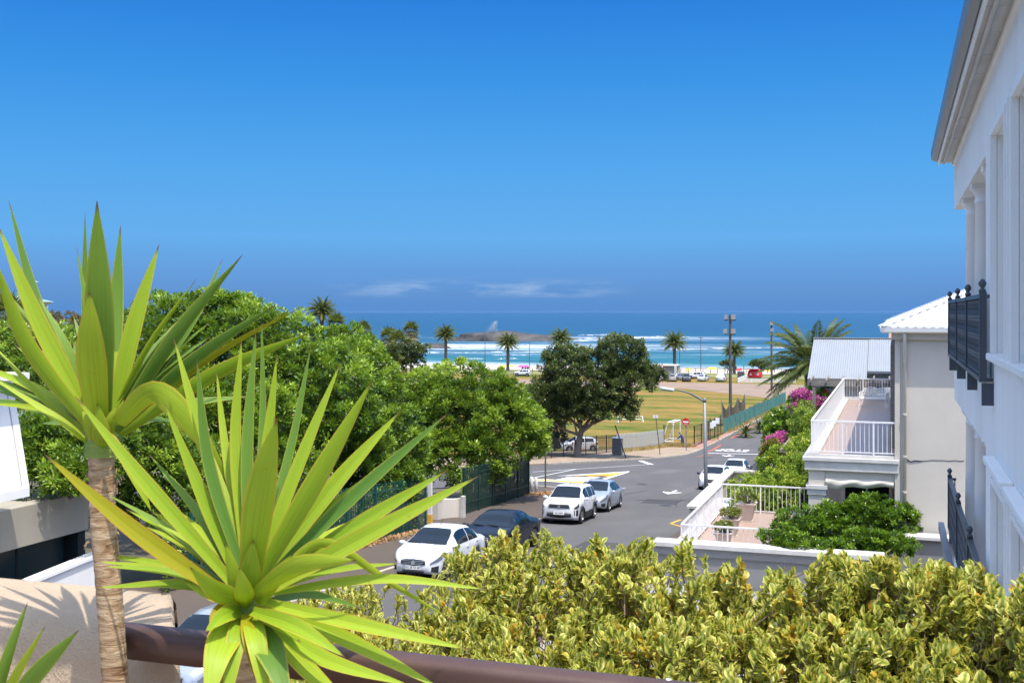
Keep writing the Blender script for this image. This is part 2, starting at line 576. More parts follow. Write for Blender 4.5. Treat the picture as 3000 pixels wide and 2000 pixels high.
def text_mesh(name, body, size, mat, parent=None, sx=1.0, sy=1.0, extrude=0.0, bold=0.0, align='CENTER'):
    cu = bpy.data.curves.new(name, 'FONT')
    cu.body = body; cu.size = size; cu.align_x = align; cu.align_y = 'CENTER'
    cu.extrude = extrude; cu.offset = bold
    cu.resolution_u = 3
    o = bpy.data.objects.new(name, cu); col.objects.link(o)
    bpy.context.view_layer.update()
    me = bpy.data.meshes.new_from_object(o.evaluated_get(bpy.context.evaluated_depsgraph_get()))
    bpy.data.objects.remove(o)
    for v in me.vertices: v.co.x *= sx; v.co.y *= sy
    me.materials.clear(); me.materials.append(mat)
    return me
c = gp(2146, 1319)
me = text_mesh('stop_lettering', 'STOP', 1.25, M['paint_w'], sx=1.15, sy=2.9, bold=0.05)
o = link('stop_lettering', me, None, (c.x, c.y, gz(c.y) + 0.016), (math.atan(-0.065), 0, math.pi))
o.rotation_euler = Matrix.Rotation(math.pi, 3, 'Z').to_euler()
for v in me.vertices:
    v.co.z = gz(c.y - v.co.y) - gz(c.y)
tag(o, kind='structure')
# crack sealing across the asphalt
M['tar'] = pbr('tar_seal', (0.03, 0.03, 0.03), 0.6, 0.1, 5, 0.1)
def gpath(pts, w, mat, name):
    P = [Vector(g2(*p)) for p in pts]
    L_, R_ = [], []
    for i, p in enumerate(P):
        t = (P[min(i + 1, len(P) - 1)] - P[max(i - 1, 0)]).normalized()
        s_ = Vector((-t.y, t.x)) * w / 2
        L_.append(tuple(p + s_)); R_.append(tuple(p - s_))
    return mark(L_ + R_[::-1], mat, name, 0.008)
gpath([(1700, 1450), (1800, 1452), (1900, 1436)], 0.05, M['tar'], 'tar_seam')
gpath([(2060, 1341), (2085, 1339)], 0.5, M['tar'], 'tar_patch')

# repairs and covers in the asphalt
M['patch'] = asphalt('asphalt_patch', (0.062, 0.060, 0.060), (0.075, 0.070, 0.066))
M['patch2'] = asphalt('old_asphalt', (0.125, 0.118, 0.110), (0.10, 0.094, 0.088))
for a_, c_, e_, f_, m_ in ((-13.2, -11.4, 60.5, 63.2, 'patch'), (-17.8, -16.2, 84, 90, 'patch2'), (-12.6, -12.0, 64, 96, 'patch2'), (-11.6, -10.2, 40, 43.5, 'patch'), (-13.0, -9.6, 97.5, 98.3, 'patch'), (-18.2, -17.4, 70, 72.2, 'patch'), (-12.8, -11.9, 118, 126, 'patch2')):
    mark([(a_, e_), (c_ + .1, e_ + .15), (c_, f_), (a_ - .08, f_ - .1)], M[m_], 'asphalt_patch', 0.005)
for i, (px, py) in enumerate(((1880, 1418), (1790, 1442), (1950, 1480))):
    c = gp(px, py)
    mark([(c.x + .34 * math.cos(k * math.pi / 8), c.y + .34 * math.sin(k * math.pi / 8)) for k in range(16)], M['tar'], 'manhole_cover', 0.009)
rr_ = random.Random(3)
for k in range(4):
    x, y = rr_.uniform(-13, -9.6), rr_.uniform(42, 100)
    pts_ = []
    for q in range(7):
        pts_.append(Vector((x, y))); x += rr_.uniform(-.5, .5); y += rr_.uniform(.6, 2.2)
    L_, R_ = [], []
    for i, p in enumerate(pts_):
        t_ = (pts_[min(i + 1, 6)] - pts_[max(i - 1, 0)]).normalized(); s_ = Vector((-t_.y, t_.x)) * rr_.uniform(.015, .035)
        L_.append(tuple(p + s_)); R_.append(tuple(p - s_))
    mark(L_ + R_[::-1], M['tar'], 'asphalt_crack', 0.0075)

# ------------------------------------------------------------------ sea
SEA = -18.0
m, n, l, b = newmat('sea_water')
tc = n.new('ShaderNodeTexCoord')
sp = n.new('ShaderNodeSeparateXYZ'); l.new(tc.outputs['Object'], sp.inputs[0])
mr = n.new('ShaderNodeMath'); mr.operation = 'LOGARITHM'; mr.inputs[1].default_value = 10
l.new(sp.outputs['Y'], mr.inputs[0])          # log distance: water deepens offshore
mp = n.new('ShaderNodeMapRange'); mp.inputs['From Min'].default_value = 2.55; mp.inputs['From Max'].default_value = 3.7
nz = noise_node(n, l, 0.012, 5, 0.6, stretch=(0.35, 1, 1))
ad = n.new('ShaderNodeMath'); ad.operation = 'MULTIPLY_ADD'; ad.inputs[1].default_value = 0.22
l.new(nz.outputs[0], ad.inputs[0]); l.new(mr.outputs[0], ad.inputs[2])
l.new(ad.outputs[0], mp.inputs['Value'])
dc = ramp(n, l, mp.outputs[0], [(0.0, (0.08, 0.19, 0.19)), (0.09, (0.020, 0.132, 0.150)), (0.19, (0.008, 0.092, 0.130)), (0.34, (0.005, 0.066, 0.122)), (0.55, (0.004, 0.056, 0.122)), (1.0, (0.006, 0.060, 0.130))])
# foam left behind breaking swell: bands parallel to the shore, broken by noise
fo = noise_node(n, l, 0.03, 9, 0.74, stretch=(0.16, 1.2, 1), dist=0.5)
mpp = n.new('ShaderNodeMapping'); mpp.inputs['Scale'].default_value = (0.5, 1.0, 0.0)
l.new(tc.outputs['Object'], mpp.inputs['Vector'])
acc = None      # white water lies round the rocks and over the outer reef
for (fx, fy, r0_, r1_, st_) in ((1240, 1013, 20, 120, .25), (1450, 1014, 10, 80, .24), (1820, 989, 14, 90, .22), (1620, 996, 8, 70, .19), (1000, 1012, 14, 100, .23)):
    fp_ = pt(fx, fy, -SEA * F / (fy - HOR))
    rd = n.new('ShaderNodeVectorMath'); rd.operation = 'DISTANCE'
    l.new(mpp.outputs[0], rd.inputs[0]); rd.inputs[1].default_value = (fp_.x * .5, fp_.y, 0)
    rm = n.new('ShaderNodeMapRange'); rm.inputs['From Min'].default_value = r0_; rm.inputs['From Max'].default_value = r1_
    rm.inputs['To Min'].default_value = st_; rm.inputs['To Max'].default_value = 0.0
    l.new(rd.outputs['Value'], rm.inputs['Value'])
    if acc is None: acc = rm.outputs[0]
    else:
        mxx = n.new('ShaderNodeMath'); mxx.operation = 'MAXIMUM'; l.new(acc, mxx.inputs[0]); l.new(rm.outputs[0], mxx.inputs[1]); acc = mxx.outputs[0]
sh = n.new('ShaderNodeMapRange'); sh.inputs['From Min'].default_value = 350; sh.inputs['From Max'].default_value = 385
sh.inputs['To Min'].default_value = 0.34; sh.inputs['To Max'].default_value = 0.0
l.new(sp.outputs['Y'], sh.inputs['Value'])
off = n.new('ShaderNodeMapRange'); off.inputs['From Min'].default_value = 700; off.inputs['From Max'].default_value = 1500
off.inputs['To Min'].default_value = 0.0; off.inputs['To Max'].default_value = -0.25
l.new(sp.outputs['Y'], off.inputs['Value'])
a1 = n.new('ShaderNodeMath'); l.new(fo.outputs[0], a1.inputs[0]); l.new(acc, a1.inputs[1])
a2 = n.new('ShaderNodeMath'); l.new(a1.outputs[0], a2.inputs[0]); l.new(sh.outputs[0], a2.inputs[1])
a3 = n.new('ShaderNodeMath'); l.new(a2.outputs[0], a3.inputs[0]); l.new(off.outputs[0], a3.inputs[1])
fm = ramp(n, l, a3.outputs[0], [(0.57, (0, 0, 0)), (0.65, (0.18, 0.18, 0.18)), (0.73, (0.6, 0.6, 0.6)), (0.83, (1, 1, 1))])
# wave streaks
wv = noise_node(n, l, 0.09, 8, 0.75, stretch=(0.14, 1, 1), dist=0.5)
wr = ramp(n, l, wv.outputs[0], [(0.3, (0.55, 0.62, 0.70)), (0.5, (1, 1, 1)), (0.72, (1.7, 1.5, 1.35))])
c1 = mixc(n, l, 1.0, dc.outputs[0], wr.outputs[0], 'MULTIPLY')
c2 = mixc(n, l, fm.outputs[0], c1, (0.52, 0.57, 0.59))
l.new(c2, b.inputs['Base Color'])
setin(b, Roughness=0.4, Specular_IOR_Level=0.2)
wb = noise_node(n, l, 0.35, 5, 0.6, stretch=(0.3, 1, 1))
bumpn(n, l, b, wb.outputs[0], 0.7, 0.6)
M['sea'] = m
# a swelling sheet near the shore, flat far out
ys = list(np.arange(352, 760, 5.0)) + list(np.geomspace(765, 60000, 40))
rows = []
def swell(x, y):
    a = 0.0
    for (yc, am, wd, ph) in ((398, 1.5, 7, .3), (470, 1.0, 9, 1.4), (545, 0.9, 10, 2.2), (640, 0.8, 12, .7)):
        lo = yc + 10 * math.sin(x * 0.011 + ph) + 5 * math.sin(x * 0.034 + ph * 3)
        a += am * (0.55 + 0.45 * math.sin(x * 0.016 + ph * 5)) * math.exp(-((y - lo) / wd) ** 2)
    return a
for y in ys:
    xs = np.linspace(-900 * max(1, y / 765), 420 * max(1, y / 765), 84)
    rows.append([(x, y, SEA + (swell(x, y) if y < 765 else 0) + (0.25 * mnoise.noise((x * .05, y * .2, 0)) if y < 765 else 0)) for x in xs])
mb = MB(); mb.grid(rows)
o = mb.build('sea', M['sea'], None, True)
o.data.transform(Matrix.Translation(o.location)); o.location = (0, 0, 0)
tag(o, kind='structure')

# breaking crests: white foam rolls lying on the water
m, n, l, b = newmat('sea_foam')
l.new(ramp(n, l, noise_node(n, l, .5, 4, .6).outputs[0], [(.3, (.44, .50, .52)), (.7, (.60, .62, .63))]).outputs[0], b.inputs['Base Color'])
setin(b, Roughness=.8)
t = noise_node(n, l, .22, 8, .72, stretch=(.35, 1, 1), dist=.6)
al = ramp(n, l, t.outputs[0], [(.42, (0, 0, 0)), (.62, (1, 1, 1))])
tp_ = n.new('ShaderNodeBsdfTransparent')
mx = n.new('ShaderNodeMixShader')
l.new(al.outputs[0], mx.inputs[0]); l.new(tp_.outputs[0], mx.inputs[1]); l.new(b.outputs[0], mx.inputs[2])
l.new(mx.outputs[0], n['Material Output'].inputs['Surface'])
M['foam'] = m
M['mist'] = flat('sea_spray', (.6, .63, .65), .9)
def foam_roll(p0, p1, w, h, label, seed):
    a, c = Vector(p0), Vector(p1)
    rows = []
    nseg = int((c - a).length / 3) + 4
    t = (c - a).normalized(); sd = Vector((-t.y, t.x, 0))
    for i in range(nseg + 1):
        s_ = i / nseg
        p = a.lerp(c, s_) + sd * 6 * mnoise.noise((s_ * 5, seed, 0)) 
        ww = w * (0.25 + 1.3 * abs(mnoise.noise((s_ * 9, seed + 4.1, 0)))) * min(1, 6 * s_, 6 * (1 - s_))
        r_ = []
        for j in range(9):
            q = j / 8 * 2 - 1
            x = p + sd * q * (ww + 0.3)
            z = SEA - 0.35 + swell(x.x, x.y) + (h * (1 - q * q) ** 0.7 * (0.5 + 0.9 * abs(mnoise.noise((s_ * 30, q * 2, seed))))) * min(1, 8 * s_, 8 * (1 - s_)) + 0.3
            if abs(q) > 0.95: z -= 0.8
            r_.append((x.x, x.y, z))
        rows.append(r_)
    o = MB().grid(rows).build('wave_foam', M['foam'], None, True)
    tag(o, label, 'foam', 'foaming wave crests', 'stuff')
def sea_at(px, py):
    d = -SEA * F / (py - HOR); return pt(px, py, d)
foams = [((1330, 1019), (1560, 1014), 5, .7, 'white water in front of the dark rock island'),
         ((1180, 1036), (1640, 1030), 2.2, .5, 'long thin foam line under the rock island'),
         ((1600, 1001), (1760, 998), 6, .8, 'foam curl at the right end of the rock ledge'),
         ((1660, 994), (2035, 986), 6, 1.1, 'bright breaking crest right of the rock island'),
         ((1690, 983), (1850, 980), 7, 1.0, 'upper foam crest right of the rock island'),
         ((1840, 1027), (2470, 1014), 2.2, .6, 'long straight foam line behind the right palms'),
         ((880, 1014), (1080, 1006), 7, .7, 'foam behind the left fan palms'),
         ((1330, 1055), (1420, 1054), 1.6, .6, 'small foam patch left of the green breaker'),
         ((1445, 1052), (1520, 1050.5), .9, .5, 'foam streak on the green breaker'),
         ((1440, 1041), (1560, 1040), .8, .4, 'thin crest line of the green breaker')]
for i, (p, q, w, h, lb) in enumerate(foams):
    foam_roll(sea_at(*p), sea_at(*q), w, h, lb, i * 3.7)
# lace of foam along the beach
o = MB().grid([[(x, 357 + j * 4 + 4 * mnoise.noise((x * .03, 0, 0)) + (j / 3) * 5 * mnoise.noise((x * .06, 3, 0)), SEA + 0.28 - 0.05 * j * j + 0.1) for j in range(4)] for x in range(-500, 400, 6)]).build('shore_foam', M['foam'], None, True)
tag(o, 'thin white wash along the edge of the beach', 'foam', None, 'stuff')

# rocks
M['rock'] = pbr('granite', (0.046, 0.045, 0.046), 0.85, 0.5, 0.15, 1.0, bscale=0.3, bdist=1.0, dirt=(0.15, 0.13, 0.11))
def rock(name, label, c, rx, ry, h, seed):
    rows = []
    for i in range(33):
        r_ = []
        th = math.pi * 2 * i / 32
        for j in range(13):
            q = j / 12
            rr = math.cos(q * math.pi / 2)
            n_ = 1 + 0.28 * mnoise.noise((math.cos(th) * 1.6 + seed, math.sin(th) * 1.6, q * 2)) + 0.1 * mnoise.noise((math.cos(th) * 6, math.sin(th) * 6 + seed, q * 5))
            r_.append((c.x + rx * rr * n_ * math.cos(th), c.y + ry * rr * n_ * math.sin(th), SEA - 1 + (h + 1) * math.sin(q * math.pi / 2) ** 0.8 * (0.85 + 0.3 * mnoise.noise((math.cos(th) * rr * 2 + seed, math.sin(th) * rr * 2, 7)))))
        rows.append(r_)
    o = MB().grid(rows).build(name, M['rock'], None, True)
    tag(o, label, 'rock')
rock('rock_island', 'long low dark granite rock awash in surf', pt(1465, 1000, 690), 36, 20, 6.6, 2.3)
rock('rock_island', 'flat rock ledge running right from the big rock', pt(1580, 990, 740), 26, 12, 3.6, 5.1)
rock('rock_island', 'small dark rock in foam left of the big rock', pt(1270, 1016, 560), 9, 5, 3.0, 8.4)
# spray thrown up behind the rock
pts = []
c = pt(1440, 985, 705)
mb = MB()
for i in range(5000):
    q = R.random() ** 0.8
    x = c.x + 3.0 * q * q + R.gauss(0, 0.35 + 1.7 * (1 - q)) ; y = c.y + R.gauss(0, 1.5)
    z = SEA + 3.6 + q * 8.6
    s_ = R.uniform(0.03, 0.11) * (1.15 - 0.5 * q)
    mb.add([(x - s_, y, z), (x + s_, y, z), (x, y + s_, z + s_), (x, y - s_, z + s_)], [(0, 1, 2), (0, 3, 1), (0, 2, 3), (1, 3, 2)])
o = mb.build('sea_spray', M['mist'])
tag(o, 'tall plume of white spray behind the rock', 'spray', None, 'stuff')
# ------------------------------------------------------------------ buildings
M['white'] = pbr('white_plaster', (0.88, 0.85, 0.80), 0.85, 0.03, 1.2, 0.15, bscale=25, dirt=(0.74, 0.70, 0.64), stretch=(2, 2, .16))
M['whitetrim'] = pbr('white_trim', (0.88, 0.855, 0.81), 0.6, 0.03, 2.0, 0.04)
M['cream'] = pbr('cream_plaster', (0.60, 0.545, 0.47), 0.9, 0.05, 0.9, 0.25, bscale=12, dirt=(0.51, 0.475, 0.42))
M['greyplaster'] = pbr('grey_plaster', (0.25, 0.245, 0.235), 0.9, 0.05, 0.8, 0.15, bscale=15)
M['capwhite'] = pbr('weathered_white_cap', (0.57, 0.55, 0.515), 0.85, 0.1, 3, 0.2, dirt=(0.36, 0.335, 0.30))
M['railwhite'] = flat('white_steel_paint', (0.80, 0.79, 0.77), 0.4)
M['iron'] = flat('blue_grey_iron', (0.075, 0.085, 0.10), 0.45, metal=0.3)
M['gutter'] = flat('grey_gutter', (0.17, 0.19, 0.22), 0.4)
M['soffit'] = pbr('soffit_board', (0.60, 0.58, 0.55), 0.8, 0.06, 1.5, 0.05, dirt=(0.42, 0.40, 0.38))
M['tinwhite'] = pbr('white_steel_roof', (0.86, 0.86, 0.87), 0.4, 0.03, 1.0, 0.0, dirt=(0.78, 0.77, 0.75))
M['tingrey'] = pbr('pale_steel_roof', (0.27, 0.29, 0.305), 0.45, 0.05, 0.6, 0.0, metal=0.1, dirt=(0.23, 0.245, 0.255))
M['timber'] = pbr('weathered_timber', (0.22, 0.20, 0.18), 0.85, 0.25, 2, 0.3, stretch=(1, 1, 8))
M['glass'] = flat('dark_glass', (0.012, 0.016, 0.02), 0.06, spec=0.8, bump=0, var=0)
M['canvas'] = pbr('canvas_blind', (0.58, 0.53, 0.45), 0.95, 0.08, 4, 0.2)
M['dark'] = flat('dark_interior', (0.015, 0.02, 0.022), 0.9)
M['concrete'] = pbr('weathered_concrete', (0.38, 0.34, 0.27), 0.9, 0.1, 0.8, 0.3, dirt=(0.26, 0.23, 0.17), stretch=(1, 1, .3))
# tiles on the balcony
m, n, l, b = newmat('terracotta_tiles')
tc = n.new('ShaderNodeTexCoord')
br = n.new('ShaderNodeTexBrick')
br.inputs['Scale'].default_value = 2.6
br.inputs['Mortar Size'].default_value = 0.012
br.inputs['Color1'].default_value = (0.42, 0.29, 0.22, 1); br.inputs['Color2'].default_value = (0.36, 0.25, 0.19, 1); br.inputs['Mortar'].default_value = (0.30, 0.25, 0.2, 1)
br.offset = 0
l.new(tc.outputs['Object'], br.inputs['Vector'])
l.new(br.outputs['Color'], b.inputs['Base Color']); setin(b, Roughness=0.35)
tn = noise_node(n, l, 7, 5, 0.6)
bumpn(n, l, b, tn.outputs[0], 0.25, 0.02)
M['tiles'] = m

def wall_open(mb, v0, v1, us, zs, skip):
    for i in range(len(us) - 1):
        for j in range(len(zs) - 1):
            if (i, j) not in skip: mb.box(v0, v1, us[i], us[i + 1], zs[j], zs[j + 1])

def part(name, mat, parent, *boxes, bevel=0.0, smooth=False):
    mb = MB()
    for bx in boxes: mb.box(*bx)
    return mb.build(name, mat, parent, bevel=bevel, smooth=smooth)

# ---- tall white building along the right edge
FV = 1.08
UE = 23.4
WB = thing('white_building', 'tall white colonnaded building with grey gutter at the right edge', 'building', (FV + 3, 15, -9))
wins = [(12.1, 13.75), (9.75, 11.35)]
us = [8.6] + sorted([x for w in wins for x in w]) + [15.4]
mb = MB()
ZB, ZT, ZC, ZL = -0.47, 1.98, 2.87, -1.68          # sill, lintel, eaves, lower loggia ceiling
zs = [-9.0, -4.6, -1.92, ZB, ZT, ZC]
skip = {(i, j) for i in range(1, len(us) - 1, 2) for j in (1, 3)}
wall_open(mb, FV, FV + 0.35, us, zs, skip)
mb.box(FV, FV + 0.35, 15.4, UE, 1.975, ZC)            # fascia over the upper loggia
mb.box(FV, FV + 0.35, 15.4, UE, ZL, -0.80)            # band under the upper loggia
mb.box(FV, FV + 0.35, 15.4, UE, -9.0, -4.1)
mb.box(FV + 0.35, FV + 6, 15.4, 15.7, -9, ZC)
mb.box(FV + 2.2, FV + 2.5, 15.7, UE - .2, -9, ZC)      # back wall of the loggias
mb.box(FV + 0.35, FV + 2.2, 15.7, UE, -1.05, -0.80)
mb.box(FV + 0.35, FV + 2.2, 15.7, UE, -4.35, -4.1)
mb.box(FV + 0.35, FV + 2.2, 15.7, UE, 1.975, 2.2)
mb.box(FV + 0.35, FV + 2.2, 15.7, UE, ZL, -1.5)
mb.box(FV + 0.35, FV + 6, 8.6, 8.9, -9, ZC)
mb.build('wall', M['white'], WB)
for z0, z1 in ((-0.79, 1.975), (-4.09, ZL)):
    for cu in (16.5, 18.9, 21.3):
        c = (FV + 0.24, cu, z0)
        h = z1 - z0
        cm = MB().lathe([(0.21, 0), (0.21, 0.10), (0.17, 0.13), (0.168, 0.2), (0.145, h - 0.29), (0.16, h - 0.28), (0.16, h - 0.255), (0.148, h - 0.24), (0.15, h - 0.17), (0.195, h - 0.11), (0.195, h - 0.003)], c, 24).build('column', M['whitetrim'], WB, True)
        MB().box(c[0] - 0.21, c[0] + 0.21, cu - 0.21, cu + 0.21, z1 - 0.085, z1 + 0.004).build('capital', M['whitetrim'], cm)
# blind windows with moulded surrounds and sills
for (a, c) in wins:
    for z0, z1 in ((ZB, ZT), (-4.6, -1.92)):
        w = part('window', M['whitetrim'], WB, (FV + 0.13, FV + 0.17, a, c, z0, z1))
        fr = MB()
        for k, (e, dpt) in enumerate(((0.18, 0.03), (0.12, 0.05), (0.06, 0.07))):
            fr.box(FV - dpt, FV + 0.002 * k, a - e, a - e + 0.06, z0, z1 + e - 0.06)
            fr.box(FV - dpt, FV + 0.002 * k, c + e - 0.06, c + e, z0, z1 + e - 0.06)
            fr.box(FV - dpt, FV + 0.002 * k, a - e, c + e, z1 + e - 0.06, z1 + e)
        fr.build('frame', M['whitetrim'], w)
        part('sill', M['whitetrim'], w, (FV - 0.10, FV + 0.12, a - 0.24, c + 0.24, z0 - 0.08, z0 - 0.002), bevel=0.012)
        sl = MB()
        for q in range(22):
            zz = z0 + 0.06 + q * (z1 - z0 - 0.1) / 22
            sl.bar((FV + 0.11, a + 0.05, zz), (FV + 0.11, c - 0.05, zz), 0.012, 0.09, (0.6, 0, 1))
        sl.build('shutter', M['whitetrim'], w)
        if z1 < 0:
            part('hood', M['whitetrim'], w, (FV - 0.13, FV + 0.0, a - 0.26, c + 0.26, z1 + 0.19, z1 + 0.27), bevel=0.015)
# eaves
MB().prism([(FV - 0.40, ZC + .13), (FV - 0.31, ZC + .09), (FV - 0.30, ZC + .25), (FV - 0.42, ZC + .28)], 8.4, UE + .45, 'y').build('gutter', M['gutter'], WB)
part('fascia', M['whitetrim'], WB, (FV - 0.295, FV - 0.265, 8.4, UE + .35, ZC + .02, ZC + .26))
MB().tube([(FV - 0.19, 8.4, ZC + .01), (FV - 0.19, UE + .1, ZC + .01)], 0.024, 8).build('conduit', M['soffit'], WB, True)
for q in range(14):
    a = 8.4 + q * 1.09
    part('soffit_panel', M['soffit'], WB, (FV - 0.263, FV + 0.05, a, a + 1.078, ZC + .04 + R.uniform(0, .006), ZC + .065))
MB().prism([(FV - 0.36, ZC + .29), (FV + 6, ZC + 2.4), (FV + 6, ZC + 2.45), (FV - 0.36, ZC + .34)], 8.3, UE + .5, 'y').build('roof', M['gutter'], WB)
part('cornice', M['whitetrim'], WB, (FV - 0.04, FV + 0.001, 8.5, UE + .03, ZC - .05, ZC + .012))

def iron_panel(mb, u0, u1, z0, z1, v):
    """cast lattice of linked rings and scrolls"""
    nz, nu = 4, max(2, int((u1 - u0) / 0.2))
    du, dz = (u1 - u0) / nu, (z1 - z0) / nz
    for i in range(nu):
        for j in range(nz):
            cu, cz = u0 + (i + .5) * du, z0 + (j + .5) * dz
            for rr in (0.5, 0.27):
                pth = [(v + 0.006 * (rr < .4), cu + du * rr * math.cos(t * math.pi / 4), cz + dz * rr * math.sin(t * math.pi / 4)) for t in range(9)]
                mb.tube(pth, 0.011, 4, False)
            mb.bar((v, cu - du / 2, cz - dz / 2), (v, cu + du / 2, cz + dz / 2), 0.014, 0.014)
            mb.bar((v, cu - du / 2, cz + dz / 2), (v, cu + du / 2, cz - dz / 2), 0.014, 0.014)
        mb.bar((v, u0 + i * du, z0), (v, u0 + i * du, z1), 0.02, 0.02)
BV = 0.96
def iron_balcony(zt, zb, u0, u1, label):
    t = thing('iron_balustrade', label, 'balustrade', (BV, (u0 + u1) / 2, zb), 'cast iron balustrades of the white building')
    n = 3
    part('top_rail', M['iron'], t, (BV - 0.03, BV + 0.04, u0 - .04, u1 + .04, zt - 0.05, zt))
    part('bottom_rail', M['iron'], t, (BV - 0.03, BV + 0.04, u0 - .04, u1 + .04, zb, zb + 0.05))
    for i in range(n + 1):
        uu = u0 + (u1 - u0) * i / n
        p = part('post', M['iron'], t, (BV - 0.035, BV + 0.045, uu - 0.035, uu + 0.035, zb + .001, zt + 0.02))
        MB().lathe([(0.04, 0), (0.04, 0.03), (0.016, 0.05), (0.024, 0.06), (0.044, 0.095), (0.044, 0.115), (0.024, 0.15), (0.01, 0.158)], (BV, uu, zt + 0.018), 12).build('finial', M['iron'], p, True)
        part('bracket', M['iron'], t, (BV - 0.01, FV + 0.01, uu - 0.04, uu + 0.04, zb - 0.27, zb - 0.01))
    for i in range(n):
        a, c = u0 + (u1 - u0) * i / n + 0.05, u0 + (u1 - u0) * (i + 1) / n - 0.05
        mb = MB(); iron_panel(mb, a, c, zb + 0.06, zt - 0.06, BV)
        mb.build('lattice_panel', M['iron'], t)
    for uu in (u0, u1):
        mb = MB()
        mb.box(BV + 0.05, FV - 0.005, uu - 0.02, uu + 0.02, zt - .05, zt - .005); mb.box(BV + 0.05, FV - 0.005, uu - 0.02, uu + 0.02, zb + .002, zb + .05)
        for q in range(1): mb.box(BV + 0.08 + q * 0.06, BV + 0.10 + q * 0.06, uu - 0.012, uu + 0.012, zb + .05, zt - .05)
        mb.build('end_panel', M['iron'], t)
    part('balcony_edge', M['white'], t, (BV + 0.05, FV - 0.001, u0, u1, zb + 0.012, zb + 0.04))
iron_balcony(0.206, -0.82, 14.2, 22.5, 'dark cast iron balustrade with ball finials on the upper floor')
iron_balcony(-3.10, -4.05, 13.6, 22.6, 'dark cast iron balustrade lower down behind the yellow hedge')
part('drain_hopper', M['gutter'], WB, (BV - 0.17, BV - 0.07, 14, 23.4, -4.22, -4.08))

# ---- railings of white steel
def railing(name, label, runs, zt, zb, group=None, step=0.13, post_every=8, rail=0.05, mat=None, cat='railing', bal=0.018):
    mat = mat or M['railwhite']
    p0 = runs[0][0]
    t = thing(name, label, cat, (p0[0], p0[1], zb), group)
    bme = MB().box(-bal / 2, bal / 2, -bal / 2, bal / 2, 0.06, zt - zb - 0.04).mesh('baluster', mat)
    pme = MB().box(-0.025, 0.025, -0.025, 0.025, 0, zt - zb - 0.01).mesh('post', mat)
    for (a, c) in runs:
        a, c = Vector((a[0], a[1], 0)), Vector((c[0], c[1], 0))
        L = (c - a).length
        MB().bar((a.x, a.y, zt), (c.x, c.y, zt), rail + 0.015, rail).build('top_rail', mat, t)
        MB().bar((a.x, a.y, zb + 0.08), (c.x, c.y, zb + 0.08), 0.03, 0.03).build('bottom_rail', mat, t)
        nn = int(L / step)
        for i in range(nn + 1):
            p = a.lerp(c, i / nn)
            q = i % post_every == 0
            link('post' if q else 'baluster', pme if q else bme, t, (p.x - p0[0], p.y - p0[1], 0))
    return t

# ---- cream house
HU, HU1 = 37.0, 61.0
H2 = thing('cream_house', 'cream house with white hipped metal roof and long side balcony', 'house', (6, 45, -9.6))
part('wall', M['cream'], H2, (0.05, 14, HU, HU1, -9.6, -0.72))
part('eaves_board', M['cream'], H2, (-0.12, 14.2, HU - 0.14, HU1 + .2, -0.86, -0.66), bevel=0.01)
MB().prism([(HU - 0.42, -0.62), (HU - 0.28, -0.66), (HU - 0.28, -0.50), (HU - 0.44, -0.48)], -0.42, 14.4, 'x').build('gutter', M['whitetrim'], H2)
MB().prism([(-0.44, -0.62), (-0.30, -0.66), (-0.30, -0.50), (-0.46, -0.48)], HU - 0.4, HU1 + .4, 'y').build('gutter', M['whitetrim'], H2)
part('soffit', M['soffit'], H2, (-0.32, 14.3, HU - 0.30, HU1 + .3, -0.655, -0.60))
# corrugated hipped roof: front and left slopes
TP = 0.42
def corr_slope(name, width, run, origin, ex, ey, mat, parent, lo0, hi0, lo1, hi1, per=0.25, amp=0.02):
    """sheet over ex (along eave) and ey (up the slope, includes rise); hips cut at both ends"""
    mb = MB(); rows = []
    nn = int(width / per) * 6
    ex, ey, origin = Vector(ex), Vector(ey), Vector(origin)
    nrm = ex.cross(ey).normalized()
    if nrm.z < 0: nrm = -nrm
    for i in range(nn + 1):
        s_ = width * i / nn
        top = run
        if lo0: top = min(top, s_)
        if lo1: top = min(top, width - s_)
        off = amp * math.cos(2 * math.pi * s_ / per)
        rows.append([origin + ex * s_ + ey * (top * q) + nrm * off for q in (0, .5, 1)])
    mb.grid(rows)
    return mb.build(name, mat, parent, True)
rw = 7.0
Hx0, Hy0, Hy1, Hz = -0.42, HU - 0.42, HU1 + 0.42, -0.47
corr_slope('roof_sheet', 14.8, rw, (Hx0, Hy0, Hz), (1, 0, 0), (0, 1, TP), M['tinwhite'], H2, 1, 0, 1, 0)
corr_slope('roof_sheet', Hy1 - Hy0, rw, (Hx0, Hy0, Hz), (0, 1, 0), (1, 0, TP), M['tinwhite'], H2, 1, 0, 1, 0, per=0.3)
corr_slope('roof_sheet', 14.8, rw, (Hx0, Hy1, Hz), (1, 0, 0), (0, -1, TP), M['tinwhite'], H2, 1, 0, 1, 0, per=0.4)
MB().bar((Hx0, Hy0, Hz + 0.03), (Hx0 + rw, Hy0 + rw, Hz + rw * TP + 0.03), 0.26, 0.03).build('hip_capping', M['tinwhite'], H2)
MB().bar((Hx0, Hy1, Hz + 0.03), (Hx0 + rw, Hy1 - rw, Hz + rw * TP + 0.03), 0.26, 0.03).build('hip_capping', M['tinwhite'], H2)
mb = MB().tube([(0.27, HU - 0.32, -0.6), (0.27, HU - 0.28, -0.9), (0.27, HU - 0.09, -1.25), (0.27, HU - 0.09, -7.2)], 0.052, 10)
dp = mb.build('downpipe', M['cream'], H2, True)
for z in (-1.55, -3.2, -4.5, -5.6):
    MB().lathe([(0.07, 0), (0.07, 0.05)], (0.27, HU - 0.09, z), 10).build('pipe_clip', M['cream'], dp)
part('side_pilaster', M['cream'], H2, (-0.02, 0.14, HU - 0.03, HU + 0.2, -9.6, -0.86))
mb = MB()
